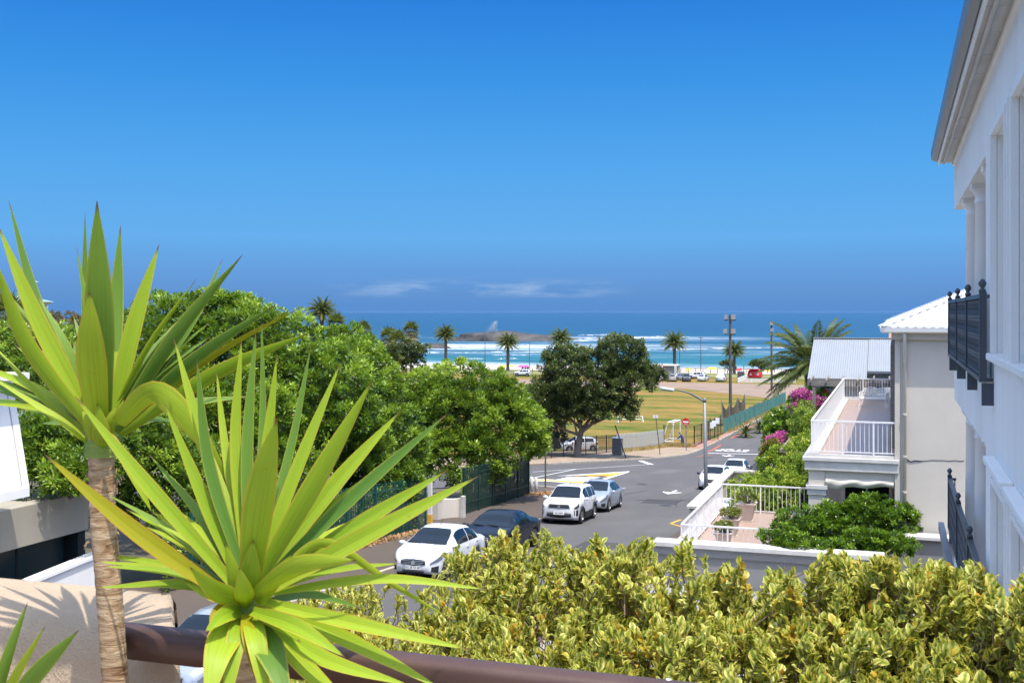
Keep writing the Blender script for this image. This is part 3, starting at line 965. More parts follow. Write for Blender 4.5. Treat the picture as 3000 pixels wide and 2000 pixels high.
pth = [(2700 + i * 12, 1349 + (-5 if i == 0 else 0) + R.uniform(-1.6, 1.6) + (4 if i == 1 else 0)) for i in range(15)]
pth = [(2656 + i * 12, y) for i, (x, y) in enumerate(pth)]
pp = []
for x, y in pth:
    k = (x - 1500) / F; d = (HU - 0.004) / (k * SA + CA); pp.append(pt(x, y, d))
mb.tube(pp, [0.02 if i < 4 else 0.008 for i in range(len(pp))], 4)
mb.build('plaster_crack', M['dark'], H2)
# side balcony
part('balcony_slab', M['cream'], H2, (-2.68, 0.048, HU - 0.02, HU1, -4.86, -4.60))
part('moulding', M['capwhite'], H2, (-2.80, 0.10, HU - 0.14, HU1, -4.72, -4.598), (-2.74, 0.09, HU - 0.08, HU1, -5.02, -4.722), bevel=0.012)
part('floor', M['tiles'], H2, (-2.30, 0.046, HU + 0.3, HU1 - 0.3, -4.60, -4.585))
part('balcony_kerb', M['capwhite'], H2, (-2.68, -2.30, HU, HU1, -4.597, -4.47), (-2.30, 0.045, HU1 - 0.3, HU1, -4.597, -4.47), (-2.30, 0.045, HU, HU + 0.12, -4.597, -4.50), bevel=0.01)
part('pier', M['cream'], H2, (-2.62, -2.12, HU, HU + 0.5, -9.6, -5.02))
part('pier_capital', M['capwhite'], H2, (-2.70, -2.04, HU - .08, HU + 0.58, -5.62, -5.50), (-2.66, -2.08, HU - .04, HU + 0.54, -5.80, -5.621))
part('beam', M['cream'], H2, (-2.115, 0.047, HU + 0.04, HU + 0.4, -5.30, -5.022))
part('back_wall', M['cream'], H2, (-2.6, 0.045, HU + 2.5, HU + 2.7, -9.6, -4.9))
dr = part('door', M['glass'], H2, (-1.6, -0.2, HU + 2.44, HU + 2.49, -7.7, -5.5))
part('door_frame', M['whitetrim'], dr, (-1.7, -1.6, HU + 2.4, HU + 2.5, -7.7, -5.4), (-0.2, -0.1, HU + 2.4, HU + 2.5, -7.7, -5.4), (-1.6, -0.2, HU + 2.4, HU + 2.5, -5.5, -5.4), (-0.93, -0.87, HU + 2.41, HU + 2.5, -7.7, -5.5))
rows = []
for i in range(41):
    s_ = i / 40
    sag = 0.05 + 0.05 * math.sin(s_ * 5.2 + .5) + 0.035 * math.sin(s_ * 12.3) + 0.03 * s_
    rows.append([(-2.1 + 2.05 * s_, HU + 0.03 - 0.08 * math.sin(q / 6 * math.pi) - 0.02 * math.sin(s_ * 17 + q * .8), -5.26 - (0.2 + sag) * q / 6) for q in range(7)])
MB().grid(rows).build('canvas_blind', M['canvas'], H2, True)
mb = MB()
for i in range(7): mb.box(-0.16, 0.045, HU + 3 + i * 2.6, HU + 3.05 + i * 2.6, -4.58, -1.2)
mb.box(-0.16, 0.045, HU + 2.9, HU + 22, -1.3, -1.15)
mb.build('pergola_post', M['timber'], H2)
sh = MB()
for i in range(46): sh.box(-0.13, 0.045, HU + 4.2, HU + 5.6, -4.5 + i * 0.07, -4.46 + i * 0.07)
sh.build('louvre_screen', M['timber'], H2)
railing('balcony_railing', 'white steel railing round the long upper balcony of the cream house', [((-2.52, HU + 0.03), (0.02, HU + 0.03)), ((-2.52, HU + 0.03), (-2.52, HU1 - 0.1)), ((-2.52, HU1 - 0.1), (0.02, HU1 - 0.1))], -3.46, -4.5, post_every=7)
# terrace in front
T2 = thing('terrace', 'paved terrace with grey parapet in front of the cream house', 'terrace', (-3.5, 39, -9.8))
part('parapet', M['greyplaster'], T2, (-6.9, -0.35, 33.95, 34.35, -9.8, -7.12))
part('parapet_cap', M['capwhite'], T2, (-7.0, -0.3, 33.82, 34.45, -7.12, -6.97), bevel=0.02)
part('parapet_band', M['greyplaster'], T2, (-6.96, -0.34, 33.89, 34.40, -7.36, -7.122))
part('side_wall', M['greyplaster'], T2, (-6.9, -6.5, 34.36, 44.7, -10.5, -7.75))
part('floor', M['tiles'], T2, (-6.5, 0.04, 34.36, 44.7, -8.2, -7.80))
part('side_cap', M['capwhite'], T2, (-6.98, -6.46, 34.46, 44.8, -7.748, -7.66), bevel=0.015)
part('house_plinth', M['greyplaster'], T2, (-0.34, 4, 36.3, 36.7, -9.8, -6.9))
part('plinth_cap', M['capwhite'], T2, (-0.36, 4, 36.18, 36.8, -6.9, -6.78), bevel=0.02)
railing('terrace_railing', 'white steel railing round the lower terrace with planters', [((-6.42, 35.55), (-3.2, 35.55)), ((-6.42, 35.55), (-6.42, 44.4)), ((-6.42, 44.4), (-2.65, 44.4))], -6.74, -7.8, post_every=9, step=0.16)
# garden boundary walls
gw = thing('garden_wall', 'low cream boundary wall beside the right pavement', 'wall', (-7.7, 50, -11))
part('wall', M['cream'], gw, (-7.85, -7.6, 45.2, 56.2, -11, -7.9), (-7.6, -3.6, 55.95, 56.2, -11, -7.9))
part('cap', M['capwhite'], gw, (-7.95, -7.5, 45.1, 56.3, -7.9, -7.78), (-7.5, -3.5, 55.85, 56.3, -7.9, -7.78), bevel=0.015)
part('meter_box', M['whitetrim'], gw, (-7.35, -5.7, 45.4, 49.2, -10.5, -8.05), bevel=0.03)
gw2 = thing('garden_wall', 'white stepped wall under the garden fence further down', 'wall', (-8.2, 70, -13))
for i, (a, c) in enumerate(((56.4, 62), (62.05, 69), (69.05, 76), (76.05, 84))):
    part('wall', M['white'], gw2, (-8.35, -8.1, a, c, -13, -9.6 - i * 0.32))
gf = thing('mesh_fence', 'dark grey mesh fence on the garden wall above the road', 'fence', (-8.3, 70, -10))
mb = MB()
for i in range(9):
    u = 56.6 + i * 3.4
    MB().box(-8.42, -8.36, u, u + 0.06, -10.6 - i * 0.12, -8.9 - i * 0.135).build('post', M['iron'], gf)
for j in range(3):
    MB().bar((-8.39, 56.6, -8.95 - j * 0.35), (-8.39, 83.9, -10.05 - j * 0.35), 0.04, 0.05).build('rail', M['iron'], gf)
for i in range(120): mb.box(-8.395, -8.385, 56.7 + i * .225, 56.72 + i * .225, -9.9 - i * .0095, -8.95 - i * .0092)
o = mb.build('mesh_panel', M['iron'], gf); o['kind'] = 'stuff'

# ---- far house with the pale corrugated roof and its pergola
H3 = thing('garden_house', 'small white house with pale corrugated roof beyond the balcony', 'house', (-2.2, 66, -9))
part('wall', M['white'], H3, (-4.1, 3, 63.6, 72, -9, -3.9))
MB().prism([(63.6, -3.9), (72.2, -3.9), (67.9, -1.85)], -4.08, 3, 'x').build('gable', M['white'], H3)
corr_slope('roof_sheet', 3.05, 5.2, (-4.5, 62.75, -3.62), (1, 0, 0), (0, 1, 0.40), M['tingrey'], H3, 0, 0, 0, 0, per=0.12, amp=0.014)
corr_slope('roof_sheet', 4.4, 4.2, (-1.43, 63.75, -3.20), (1, 0, 0), (0, 1, 0.40), M['tingrey'], H3, 0, 0, 0, 0, per=0.12, amp=0.014)
corr_slope('roof_sheet', 7.4, 5.2, (-4.5, 73.1, -3.62), (1, 0, 0), (0, -1, 0.40), M['tingrey'], H3, 0, 0, 0, 0, per=0.3, amp=0.014)
MB().bar((-4.55, 67.93, -1.52), (3, 67.93, -1.52), 0.3, 0.05).build('ridge_capping', M['tingrey'], H3)
part('gutter', M['gutter'], H3, (-4.5, -1.45, 62.66, 62.78, -3.72, -3.60), (-1.43, 3, 63.66, 63.76, -3.32, -3.20))
mb = MB().box(-1.62, -0.55, 63.52, 63.58, -5.9, -4.0)
w = mb.build('window', M['glass'], H3)
fr = MB()
for x in (-1.66, -1.12, -0.58): fr.box(x, x + 0.09, 63.46, 63.6, -5.95, -3.95)
for z in (-5.95, -5.45, -4.95, -4.45, -4.02): fr.box(-1.66, -0.5, 63.47, 63.59, z, z + 0.07)
fr.build('frame', M['whitetrim'], w)
PG = thing('pergola', 'grey weathered timber pergola before the small white house', 'pergola', (-2.2, 62, -8))
for x in (-4.15, -1.75):
    part('post', M['timber'], PG, (x, x + 0.16, 61.3, 61.46, -8, -3.72))
part('beam', M['timber'], PG, (-4.4, -0.1, 61.28, 61.36, -3.90, -3.66)), part('beam', M['timber'], PG, (-4.4, -0.1, 62.5, 62.58, -3.72, -3.56))
for i in range(6):
    x = -4.2 + i * 0.78
    MB().bar((x, 60.7, -3.62), (x, 63.4, -3.50), 0.07, 0.15).build('rafter', M['timber'], PG)
G2 = thing('pergola', 'low timber pergola frame half hidden among the flowering shrubs', 'pergola', (-4.8, 52, -9))
for x, y in ((-4.9, 52.2), (-3.0, 52.2), (-4.9, 55.5), (-3.0, 55.5)): part('post', M['timber'], G2, (x, x + .15, y, y + .15, -9.5, -6.45))
for y in (52.2, 55.5): MB().bar((-5.1, y, -6.4), (-2.7, y, -6.4), 0.1, 0.18).build('beam', M['timber'], G2)
for x in (-4.85, -2.95): MB().bar((x, 51.6, -6.22), (x, 56.1, -6.22), 0.1, 0.15).build('beam', M['timber'], G2)
ti = MB().prism([(74, -1.9), (82, -1.9), (78, -0.95)], -0.4, 8, 'x').build('tiled_roof', pbr('old_clay_tiles', (0.36, 0.2, 0.13), 0.9, 0.25, 3, 0.4))
tag(ti, 'brown tiled roof just showing behind the pale metal roof', 'roof')

# ---- neighbours across the street on the left
H4 = thing('left_house', 'white modern house with concrete garage across the street on the left', 'house', (-22, 18, -8.5))
part('garage_beam', M['concrete'], H4, (-20.6, -20.2, 6, 24.6, -5.75, -4.75), bevel=0.02)
part('back_wall', M['dark'], H4, (-24.6, -24.3, 6, 24.8, -8.5, -4.75))
part('garage_roof', M['concrete'], H4, (-24.3, -20.6, 6, 24.6, -4.9, -4.752))
part('end_wall', M['dark'], H4, (-24.2, -20.3, 24.3, 24.58, -8.5, -5.76))
gd = part('garage_door', flat('dark_green_door', (0.012, 0.03, 0.032), 0.4), H4, (-20.75, -20.68, 6, 24.2, -8.4, -5.76))
for i in range(6): part('door_rib', M['dark'], gd, (-20.679, -20.66, 6 + i * 3.3, 6.06 + i * 3.3, -8.4, -5.77))
PX = -18.9
bx = MB()
bx.box(-21.5, PX, 9, 21.0, -4.25, -4.05)
bx.box(-21.5, PX, 9, 21.0, -1.55, -1.40)
bx.prism([(-21.5, -4.05), (PX, -4.05), (PX - 0.5, -1.55), (-21.5, -1.55)], 20.8, 21.0, 'y')
bx.box(-21.5, -21.3, 9, 20.8, -4.05, -1.55)
bx.prism([(PX - 0.05, -4.05), (PX, -4.05), (PX - 0.5, -1.55), (PX - 0.6, -1.55)], 9, 20.75, 'y')
bx.build('white_balcony', M['white'], H4)
rp = thing('ramp_wall', 'white sloping ramp parapet in front of the dark garage', 'wall', (-17.5, 18, -9))
MB().prism([(10, -7.25), (24.2, -6.28), (24.2, -9), (10, -9)], -19.6, -19.35, 'x').build('wall', M['white'], rp)
MB().prism([(10, -7.22), (24.3, -6.25), (24.3, -6.17), (10, -7.14)], -19.66, -19.3, 'x').build('cap', M['whitetrim'], rp)
# ------------------------------------------------------------------ vegetation
def mesh_np(name, V, Q, mat, tint=None, parent=None, smooth=False, org=None):
    me = bpy.data.meshes.new(name)
    if org is None: org = wloc(parent) if parent is not None else Vector((0, 0, 0))
    V = np.asarray(V, dtype=np.float32) - np.array(org, dtype=np.float32)
    Q = np.asarray(Q, dtype=np.int32)
    me.vertices.add(len(V)); me.vertices.foreach_set('co', V.ravel())
    me.loops.add(Q.size); me.loops.foreach_set('vertex_index', Q.ravel())
    me.polygons.add(len(Q)); me.polygons.foreach_set('loop_start', np.arange(0, Q.size, Q.shape[1], dtype=np.int32))
    me.update(calc_edges=True)
    if tint is not None:
        a = me.attributes.new('tint', 'FLOAT', 'FACE')
        a.data.foreach_set('value', np.asarray(tint, dtype=np.float32))
    me.materials.append(mat)
    if smooth: me.polygons.foreach_set('use_smooth', np.ones(len(Q), dtype=bool))
    o = link(name, me, parent)
    if parent is None: o.location = org
    return o

def unit(a): return a / (np.linalg.norm(a, axis=1, keepdims=True) + 1e-9)

def leaves(pos, outd, L, W, tint, rng, spread=0.8, droop=0.15):
    """one folded diamond (two triangles as a quad) per leaf"""
    n = len(pos)
    d = unit(outd + rng.normal(0, spread, (n, 3)) + np.array([0, 0, -droop]))
    up = unit(np.array([0, 0, 1.0]) + rng.normal(0, 0.55, (n, 3)))
    s = unit(np.cross(d, up))
    nn = np.cross(s, d)
    L = L * rng.uniform(0.7, 1.3, (n, 1)); W = W * rng.uniform(0.7, 1.3, (n, 1))
    a = pos; b = pos + d * L * 0.45 + s * W - nn * W * 0.25; c = pos + d * L; e = pos + d * L * 0.45 - s * W - nn * W * 0.25
    V = np.stack([a, b, c, e], 1).reshape(-1, 3)
    Q = np.arange(4 * n).reshape(n, 4)
    return V, Q, tint

def crown(parent, name, mat, blobs, clump_r, clump_n, leaf, seed, inner=0.35, tuft=1.0, squash=0.8, extra=None, lo=-0.55, stuff=True, jag=0.16):
    """blobs: (centre, (rx, ry, rz)); clumps sit on their lumpy surface, leaves fill the clumps"""
    rng = np.random.default_rng(seed)
    P, D, T = [], [], []
    area = np.array([b[1][0] * b[1][1] + b[1][0] * b[1][2] for b in blobs]); area = area / area.sum()
    for (c, rad), ar in zip(blobs, area):
        m = int(clump_n * ar)
        dr = unit(rng.normal(0, 1, (m * 2, 3)))
        dr = dr[dr[:, 2] > lo][:m]
        m = len(dr)
        q = dr * 2.3 + seed
        nz = np.array([mnoise.noise(Vector(x)) + 0.5 * mnoise.noise(Vector(x) * 2.7) for x in q])
        rr = (1 + jag * nz)[:, None] * rng.uniform(0.86, 1.04, (m, 1))
        ins = rng.random(m) < inner
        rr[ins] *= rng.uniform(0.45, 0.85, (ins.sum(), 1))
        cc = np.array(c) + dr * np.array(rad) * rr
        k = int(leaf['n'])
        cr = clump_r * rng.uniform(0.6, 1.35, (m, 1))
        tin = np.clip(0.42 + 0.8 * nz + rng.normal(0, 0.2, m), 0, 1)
        tin[ins] *= 0.25  # inner clumps coloured dark: shade inside the crown put into the tint
        od = unit(rng.normal(0, 1, (m * k, 3)) + np.repeat(unit(dr + np.array([0, 0, 0.5])), k, 0) * tuft)
        po = np.repeat(cc, k, 0) + od * np.repeat(cr, k, 0) * rng.uniform(0.05, 0.75, (m * k, 1)) ** 0.8 * np.array([1, 1, squash])
        P.append(po); D.append(od)
        T.append(np.clip(np.repeat(tin, k) * 0.55 + rng.uniform(0, 0.25, m * k) + 0.34 * np.einsum('ij,ij->i', od, np.repeat(unit(dr + np.array([0, 0, 0.9])), k, 0)), 0, 1))  # tuft tops lighter, bases darker: new growth plus light put into the tint
    P, D, T = np.concatenate(P), np.concatenate(D), np.concatenate(T)
    V, Q, T = leaves(P, D, leaf['L'], leaf['W'], T, rng, leaf.get('spread', 0.5), leaf.get('droop', 0.1))
    o = mesh_np(name, V, Q, mat, T, parent)
    return o

M['bark'] = pbr('grey_bark', (0.23, 0.19, 0.15), 0.95, 0.3, 3, 0.8, stretch=(1, 1, .25), bdist=0.04)
M['twig'] = pbr('brown_twig', (0.20, 0.13, 0.085), 0.9, 0.3, 9, 0.4)
M['lf_bright'] = leafm('bright_green_leaf', (0.012, 0.038, 0.004), (0.135, 0.245, 0.016), c2=(0.46, 0.58, 0.075))
M['lf_fine'] = leafm('fine_green_leaf', (0.010, 0.036, 0.004), (0.115, 0.225, 0.013), c2=(0.40, 0.54, 0.06))
M['lf_dark'] = leafm('dark_olive_leaf', (0.010, 0.024, 0.006), (0.060, 0.090, 0.022), trans=0.2, c2=(0.19, 0.23, 0.065))
M['lf_glossy'] = leafm('glossy_green_leaf', (0.012, 0.045, 0.004), (0.085, 0.19, 0.012), rough=0.28, c2=(0.30, 0.45, 0.045))
M['lf_yel'] = leafm('lime_leaf', (0.06, 0.14, 0.01), (0.22, 0.33, 0.025), c2=(0.46, 0.50, 0.06))
M['lf_grey'] = leafm('grey_green_leaf', (0.05, 0.06, 0.04), (0.12, 0.14, 0.08), trans=0.15)
M['lf_palm'] = leafm('palm_leaflet', (0.030, 0.05, 0.012), (0.085, 0.12, 0.03), trans=0.18, c2=(0.24, 0.22, 0.06), spec=0.2)
M['lf_fan'] = leafm('fan_palm_leaf', (0.07, 0.11, 0.025), (0.17, 0.19, 0.06), trans=0.2, c2=(0.42, 0.34, 0.18))
M['lf_pink'] = leafm('bougainvillea_bract', (0.42, 0.05, 0.28), (0.72, 0.10, 0.55), trans=0.35, c2=(0.85, 0.25, 0.48))
M['lf_red'] = leafm('red_petal', (0.5, 0.02, 0.01), (0.75, 0.06, 0.02), trans=0.3)
M['palmtrunk'] = pbr('palm_trunk', (0.15, 0.125, 0.105), 0.95, 0.3, 2.2, 0.9, stretch=(1, 1, 3), bdist=0.06)

def trunk(parent, base, top, r0, r1, limbs, name='trunk', mat=None):
    base, top = Vector(base), Vector(top)
    mid = base.lerp(top, 0.5) + Vector((R.uniform(-.15, .15), R.uniform(-.15, .15), 0))
    p = catmull([base, mid, top], 8)
    mb = MB().tube(p, [r0 * 1.5] + [r0 + (r1 - r0) * i / 8 for i in range(1, 9)], 10)
    for tgt in limbs:
        t = Vector(tgt); st = base.lerp(top, R.uniform(0.55, 0.98))
        m = st.lerp(t, 0.5) + Vector((R.uniform(-.3, .3), R.uniform(-.3, .3), -0.12 * (t - st).length))
        q = catmull([st, m, t], 6)
        mb.tube(q, [r1 * 0.75 * (1 - 0.13 * i) for i in range(7)], 6)
    return mb.build(name, mat or M['bark'], parent, True)

def pc(px, py, d): return pt(px, py, d)
def tree(name, label, base, mat, blobs, clump_r, clump_n, leaf, seed, r0=0.25, r1=0.15, group=None, cat='tree', **kw):
    base = Vector(base)
    t = thing(name, label, cat, base, group)
    cs = [Vector(b[0]) for b in blobs]
    mid = sum(cs, Vector((0, 0, 0))) / len(cs)
    low = min(c.z - b[1][2] * 0.55 for c, b in zip(cs, blobs))
    top = Vector((base.x * 0.5 + mid.x * 0.5, base.y * 0.5 + mid.y * 0.5, max(base.z + 0.6, low)))
    trunk(t, base, top, r0, r1, [c for c in cs])
    crown(t, 'crown', mat, [(tuple(c), b[1]) for c, b in zip(cs, blobs)], clump_r, clump_n, leaf, seed, **kw)
    return t
GT = 'street trees behind the green fence'
# round tree at the corner
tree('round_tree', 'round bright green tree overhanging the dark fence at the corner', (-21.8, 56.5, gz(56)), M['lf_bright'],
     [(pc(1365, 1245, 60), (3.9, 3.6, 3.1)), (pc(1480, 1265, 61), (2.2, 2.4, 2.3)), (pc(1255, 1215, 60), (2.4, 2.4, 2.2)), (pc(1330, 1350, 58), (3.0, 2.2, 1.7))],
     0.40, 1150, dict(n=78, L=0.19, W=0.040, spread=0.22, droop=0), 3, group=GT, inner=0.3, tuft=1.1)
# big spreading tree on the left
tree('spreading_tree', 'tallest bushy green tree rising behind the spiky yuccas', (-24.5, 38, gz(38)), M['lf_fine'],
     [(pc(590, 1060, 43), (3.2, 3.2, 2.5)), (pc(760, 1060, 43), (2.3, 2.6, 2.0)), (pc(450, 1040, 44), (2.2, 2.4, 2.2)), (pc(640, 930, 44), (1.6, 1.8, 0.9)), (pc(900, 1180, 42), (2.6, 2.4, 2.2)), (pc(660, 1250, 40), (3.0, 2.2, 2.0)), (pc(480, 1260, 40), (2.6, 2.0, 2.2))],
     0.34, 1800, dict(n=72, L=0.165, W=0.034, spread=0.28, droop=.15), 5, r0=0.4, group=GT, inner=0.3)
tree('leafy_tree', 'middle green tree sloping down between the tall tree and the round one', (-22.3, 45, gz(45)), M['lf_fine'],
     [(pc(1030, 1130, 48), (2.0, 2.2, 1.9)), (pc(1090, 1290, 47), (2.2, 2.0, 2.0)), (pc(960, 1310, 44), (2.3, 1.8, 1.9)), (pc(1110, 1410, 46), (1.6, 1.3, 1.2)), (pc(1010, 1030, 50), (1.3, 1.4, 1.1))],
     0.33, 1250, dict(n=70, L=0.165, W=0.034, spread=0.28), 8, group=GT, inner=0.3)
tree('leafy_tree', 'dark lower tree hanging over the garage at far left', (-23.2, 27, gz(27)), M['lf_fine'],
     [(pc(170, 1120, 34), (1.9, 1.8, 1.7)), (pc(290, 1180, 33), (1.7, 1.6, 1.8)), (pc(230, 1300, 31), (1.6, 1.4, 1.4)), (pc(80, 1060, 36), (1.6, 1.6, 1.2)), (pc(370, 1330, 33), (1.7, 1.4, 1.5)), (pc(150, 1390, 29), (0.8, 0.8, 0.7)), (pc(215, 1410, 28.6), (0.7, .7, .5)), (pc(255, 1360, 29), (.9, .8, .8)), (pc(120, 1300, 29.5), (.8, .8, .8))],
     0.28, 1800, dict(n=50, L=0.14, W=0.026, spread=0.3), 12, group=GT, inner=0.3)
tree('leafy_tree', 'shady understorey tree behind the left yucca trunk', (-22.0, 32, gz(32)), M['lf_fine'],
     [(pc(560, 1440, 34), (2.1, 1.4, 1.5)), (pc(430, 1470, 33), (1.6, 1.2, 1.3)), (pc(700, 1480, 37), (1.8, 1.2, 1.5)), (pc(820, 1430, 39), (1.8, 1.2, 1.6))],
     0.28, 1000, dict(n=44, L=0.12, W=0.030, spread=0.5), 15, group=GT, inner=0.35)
# clipped hedge behind the palisade
def hedge(name, label, a, c, h, w, seed, mat, dens=26):
    a, c = Vector(a), Vector(c)
    L = (c - a).length
    t = thing(name, label, 'hedge', a.lerp(c, .5))
    rng = np.random.default_rng(seed)
    n = int(L * h * dens * 9)
    s = rng.random(n); z = rng.random(n) * h
    off = rng.normal(0, w * 0.4, n)
    P = np.array(a)[None] + np.outer(s, np.array(c - a))
    P[:, 2] += z + 0.1; P[:, 0] += off
    D = unit(np.stack([np.ones(n) * 0.8, rng.normal(0, .6, n), rng.uniform(0, 1, n)], 1))
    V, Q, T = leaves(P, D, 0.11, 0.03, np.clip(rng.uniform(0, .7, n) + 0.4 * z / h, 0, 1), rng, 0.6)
    mesh_np('foliage', V, Q, mat, T, t)
    for i in range(int(L / 1.2)):
        p = a.lerp(c, (i + .5) / (L / 1.2))
        MB().tube([(p.x, p.y, p.z - .1), (p.x + R.uniform(-.2, .2), p.y, p.z + h * .8)], [0.03, 0.015], 5).build('stem', M['twig'], t)
hedge('hedge', 'leafy hedge pressed against the green palisade fence', (-18.95, 26, gz(26)), (-18.8, 43.2, gz(43.2)), 2.0, 0.22, 31, M['lf_bright'])
hedge('hedge', 'shaded hedge behind the dark fence panels', (-19.7, 50, gz(50)), (-20.6, 63, gz(63)), 2.1, 0.35, 33, M['lf_bright'], 20)
# dark tree on the verge
b = gp(1690, 1340)
D0 = depth(b)
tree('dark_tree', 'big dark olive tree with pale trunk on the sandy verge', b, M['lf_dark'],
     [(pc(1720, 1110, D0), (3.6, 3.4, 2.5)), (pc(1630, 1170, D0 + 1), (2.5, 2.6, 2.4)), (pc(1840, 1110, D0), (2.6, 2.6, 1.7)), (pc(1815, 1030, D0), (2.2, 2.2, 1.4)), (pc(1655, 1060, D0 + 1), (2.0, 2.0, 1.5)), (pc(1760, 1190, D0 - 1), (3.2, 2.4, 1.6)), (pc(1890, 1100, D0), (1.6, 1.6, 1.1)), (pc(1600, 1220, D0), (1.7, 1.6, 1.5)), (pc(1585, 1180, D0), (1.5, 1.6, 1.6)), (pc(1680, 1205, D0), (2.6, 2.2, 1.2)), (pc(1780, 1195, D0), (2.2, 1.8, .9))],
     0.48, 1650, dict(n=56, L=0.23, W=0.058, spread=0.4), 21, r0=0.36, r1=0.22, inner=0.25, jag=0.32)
b = gp(1625, 1322)
tree('shrub', 'grey green bush beside the dark tree trunk', b, M['lf_grey'], [(pc(1615, 1270, 108), (1.4, 1.2, 1.6)), (pc(1600, 1300, 107), (1.2, 1, 1))], 0.35, 200, dict(n=26, L=0.2, W=0.06), 23, r0=.1, r1=.06, cat='bush')
b = Vector(pt(1195, 1090, 150)); b.z = gz(b.y)
tree('dark_tree', 'dark wind blown tree under the left fan palms', b, M['lf_dark'], [(pc(1180, 1035, 150), (2.6, 2.4, 1.7)), (pc(1150, 1055, 150), (1.8, 2, 1.8)), (pc(1225, 1025, 150), (1.6, 1.6, 0.8)), (pc(1190, 1075, 150), (2.6, 2, 2))], 0.5, 320, dict(n=26, L=0.3, W=0.09), 25, r0=.25, jag=.3)
b = gp(2232, 1098)
tree('beach_tree', 'low wind swept tree beside the red kiosk', b, M['lf_dark'], [(pc(2225, 1066, depth(b)), (2.4, 1.8, 1.1)), (pc(2245, 1076, depth(b)), (1.8, 1.6, 1.1)), (pc(2212, 1064, depth(b)), (1.0, 1.2, .8))], 0.5, 190, dict(n=22, L=0.3, W=0.10), 27, r0=.12, r1=.08)
b = gp(2132, 1094)
tree('beach_tree', 'ragged dark little tree at the foot of a palm', b, M['lf_dark'], [(pc(2128, 1065, depth(b)), (1.5, 1.2, .9)), (pc(2140, 1072, depth(b)), (1.2, 1, 1.2))], 0.5, 70, dict(n=20, L=0.4, W=0.13), 28, r0=.12, r1=.08, jag=.4)

# ---- palms
def frond(mb, base, az, el, L, droop, nl, ll, lw, rng, T, segs=9):
    """arched rib with two rows of leaflets, appended to arrays"""
    p = Vector(base); pts = [p.copy()]
    dirh = Vector((math.cos(az), math.sin(az), 0))
    e = el
    for i in range(segs):
        p = p + (dirh * math.cos(e) + Vector((0, 0, 1)) * math.sin(e)) * (L / segs)
        e -= droop / segs * (0.5 + i / segs)
        pts.append(p.copy())
    V, Q, TT = [], [], []
    side = Vector((-dirh.y, dirh.x, 0))
    for j in range(nl):
        s = 0.12 + 0.88 * j / nl
        k = s * segs; i = min(int(k), segs - 1)
        q = pts[i].lerp(pts[i + 1], k - i)
        t = (pts[i + 1] - pts[i]).normalized()
        up = side.cross(t)
        wv = ll * (math.sin(math.pi * min(1, 0.12 + s * 0.9)) ** 0.6)
        for sg in (-1, 1):
            d = (t * 0.75 + side * sg * 0.62 + up * rng.uniform(0.1, 0.42) + Vector((0, 0, -0.18))).normalized()
            tip = q + d * wv
            mid = q + d * wv * 0.45 + up * 0.02
            n_ = len(V)
            w_ = t * lw
            V += [q - w_ * .5, mid - w_, tip, mid + w_]
            Q.append((n_, n_ + 1, n_ + 2, n_ + 3)); TT.append(min(1, max(0, T + rng.uniform(-.2, .25))))
    # rib
    n_ = len(V)
    r0 = lw * 1.1
    for i, q in enumerate(pts):
        r_ = r0 * (1 - 0.85 * i / segs)
        V += [q + side * r_, q - side * r_, q + Vector((0, 0, -r_ * 1.5))]
    for i in range(segs):
        a = n_ + i * 3
        for u_, w_ in ((0, 1), (1, 2), (2, 0)):
            Q.append((a + u_, a + w_, a + 3 + w_, a + 3 + u_)); TT.append(min(1, T + 0.45))
    return V, Q, TT

def phoenix(label, base, top, rad, nf, seed, group, parts=False, nl=26, fruit=0, r=0.32, lw=0.035):
    rng = random.Random(seed)
    base, top = Vector(base), Vector(top)
    t = thing('date_palm', label, 'palm tree', base, group)
    mb = MB()
    n = 26
    path = [base.lerp(top, i / n) + Vector((0.06 * math.sin(i), 0, 0)) * r for i in range(n + 1)]
    rs = [r * (1.25 if i < 2 else 1.0) * (1 + 0.07 * (i % 2)) * (1 if i < n - 4 else 1 + 0.22 * (i - n + 4)) for i in range(n + 1)]
    mb.tube(path, rs, 10)
    mb.build('trunk', M['palmtrunk'], t)
    AV, AQ, AT = [], [], []
    for i in range(nf):
        f = i / nf
        az = i * 2.39996 + rng.uniform(-.15, .15)
        el = math.radians(84 - 118 * f ** 0.9 + rng.uniform(-6, 6))
        dr = 0.5 + 0.9 * math.sin(math.pi * min(1, f + 0.25))
        V, Q, T = frond(None, top + Vector((math.cos(az), math.sin(az), 0)) * r * 0.7 + Vector((0, 0, 0.25 * (1 - f))), az, el, rad * rng.uniform(.88, 1.08), dr, nl, rad * 0.17, lw, rng, 0.25 + 0.35 * rng.random() + (0.3 if f > .85 else 0))
        if parts:
            mesh_np('frond', [tuple(v) for v in V], Q, M['lf_palm'], T, t)
        else:
            k = len(AV); AV += [tuple(v) for v in V]; AQ += [tuple(a + k for a in q) for q in Q]; AT += T
    if not parts:
        mesh_np('crown', AV, AQ, M['lf_palm'], AT, t)
    for i in range(fruit):
        az = rng.uniform(0, 6.28) if i else -1.2
        mb = MB()
        c = top + Vector((math.cos(az) * .7, math.sin(az) * .7 - .3, -.25))
        for k in range(60):
            q = c + Vector((rng.gauss(0, .22), rng.gauss(0, .2), rng.gauss(0, .25)))
            mb.box(q.x - .05, q.x + .05, q.y - .05, q.y + .05, q.z - .05, q.z + .05)
        mb.build('fruit_cluster', M['fruit'], t)
    return t
M['fruit'] = flat('orange_dates', (0.55, 0.19, 0.03), 0.6)

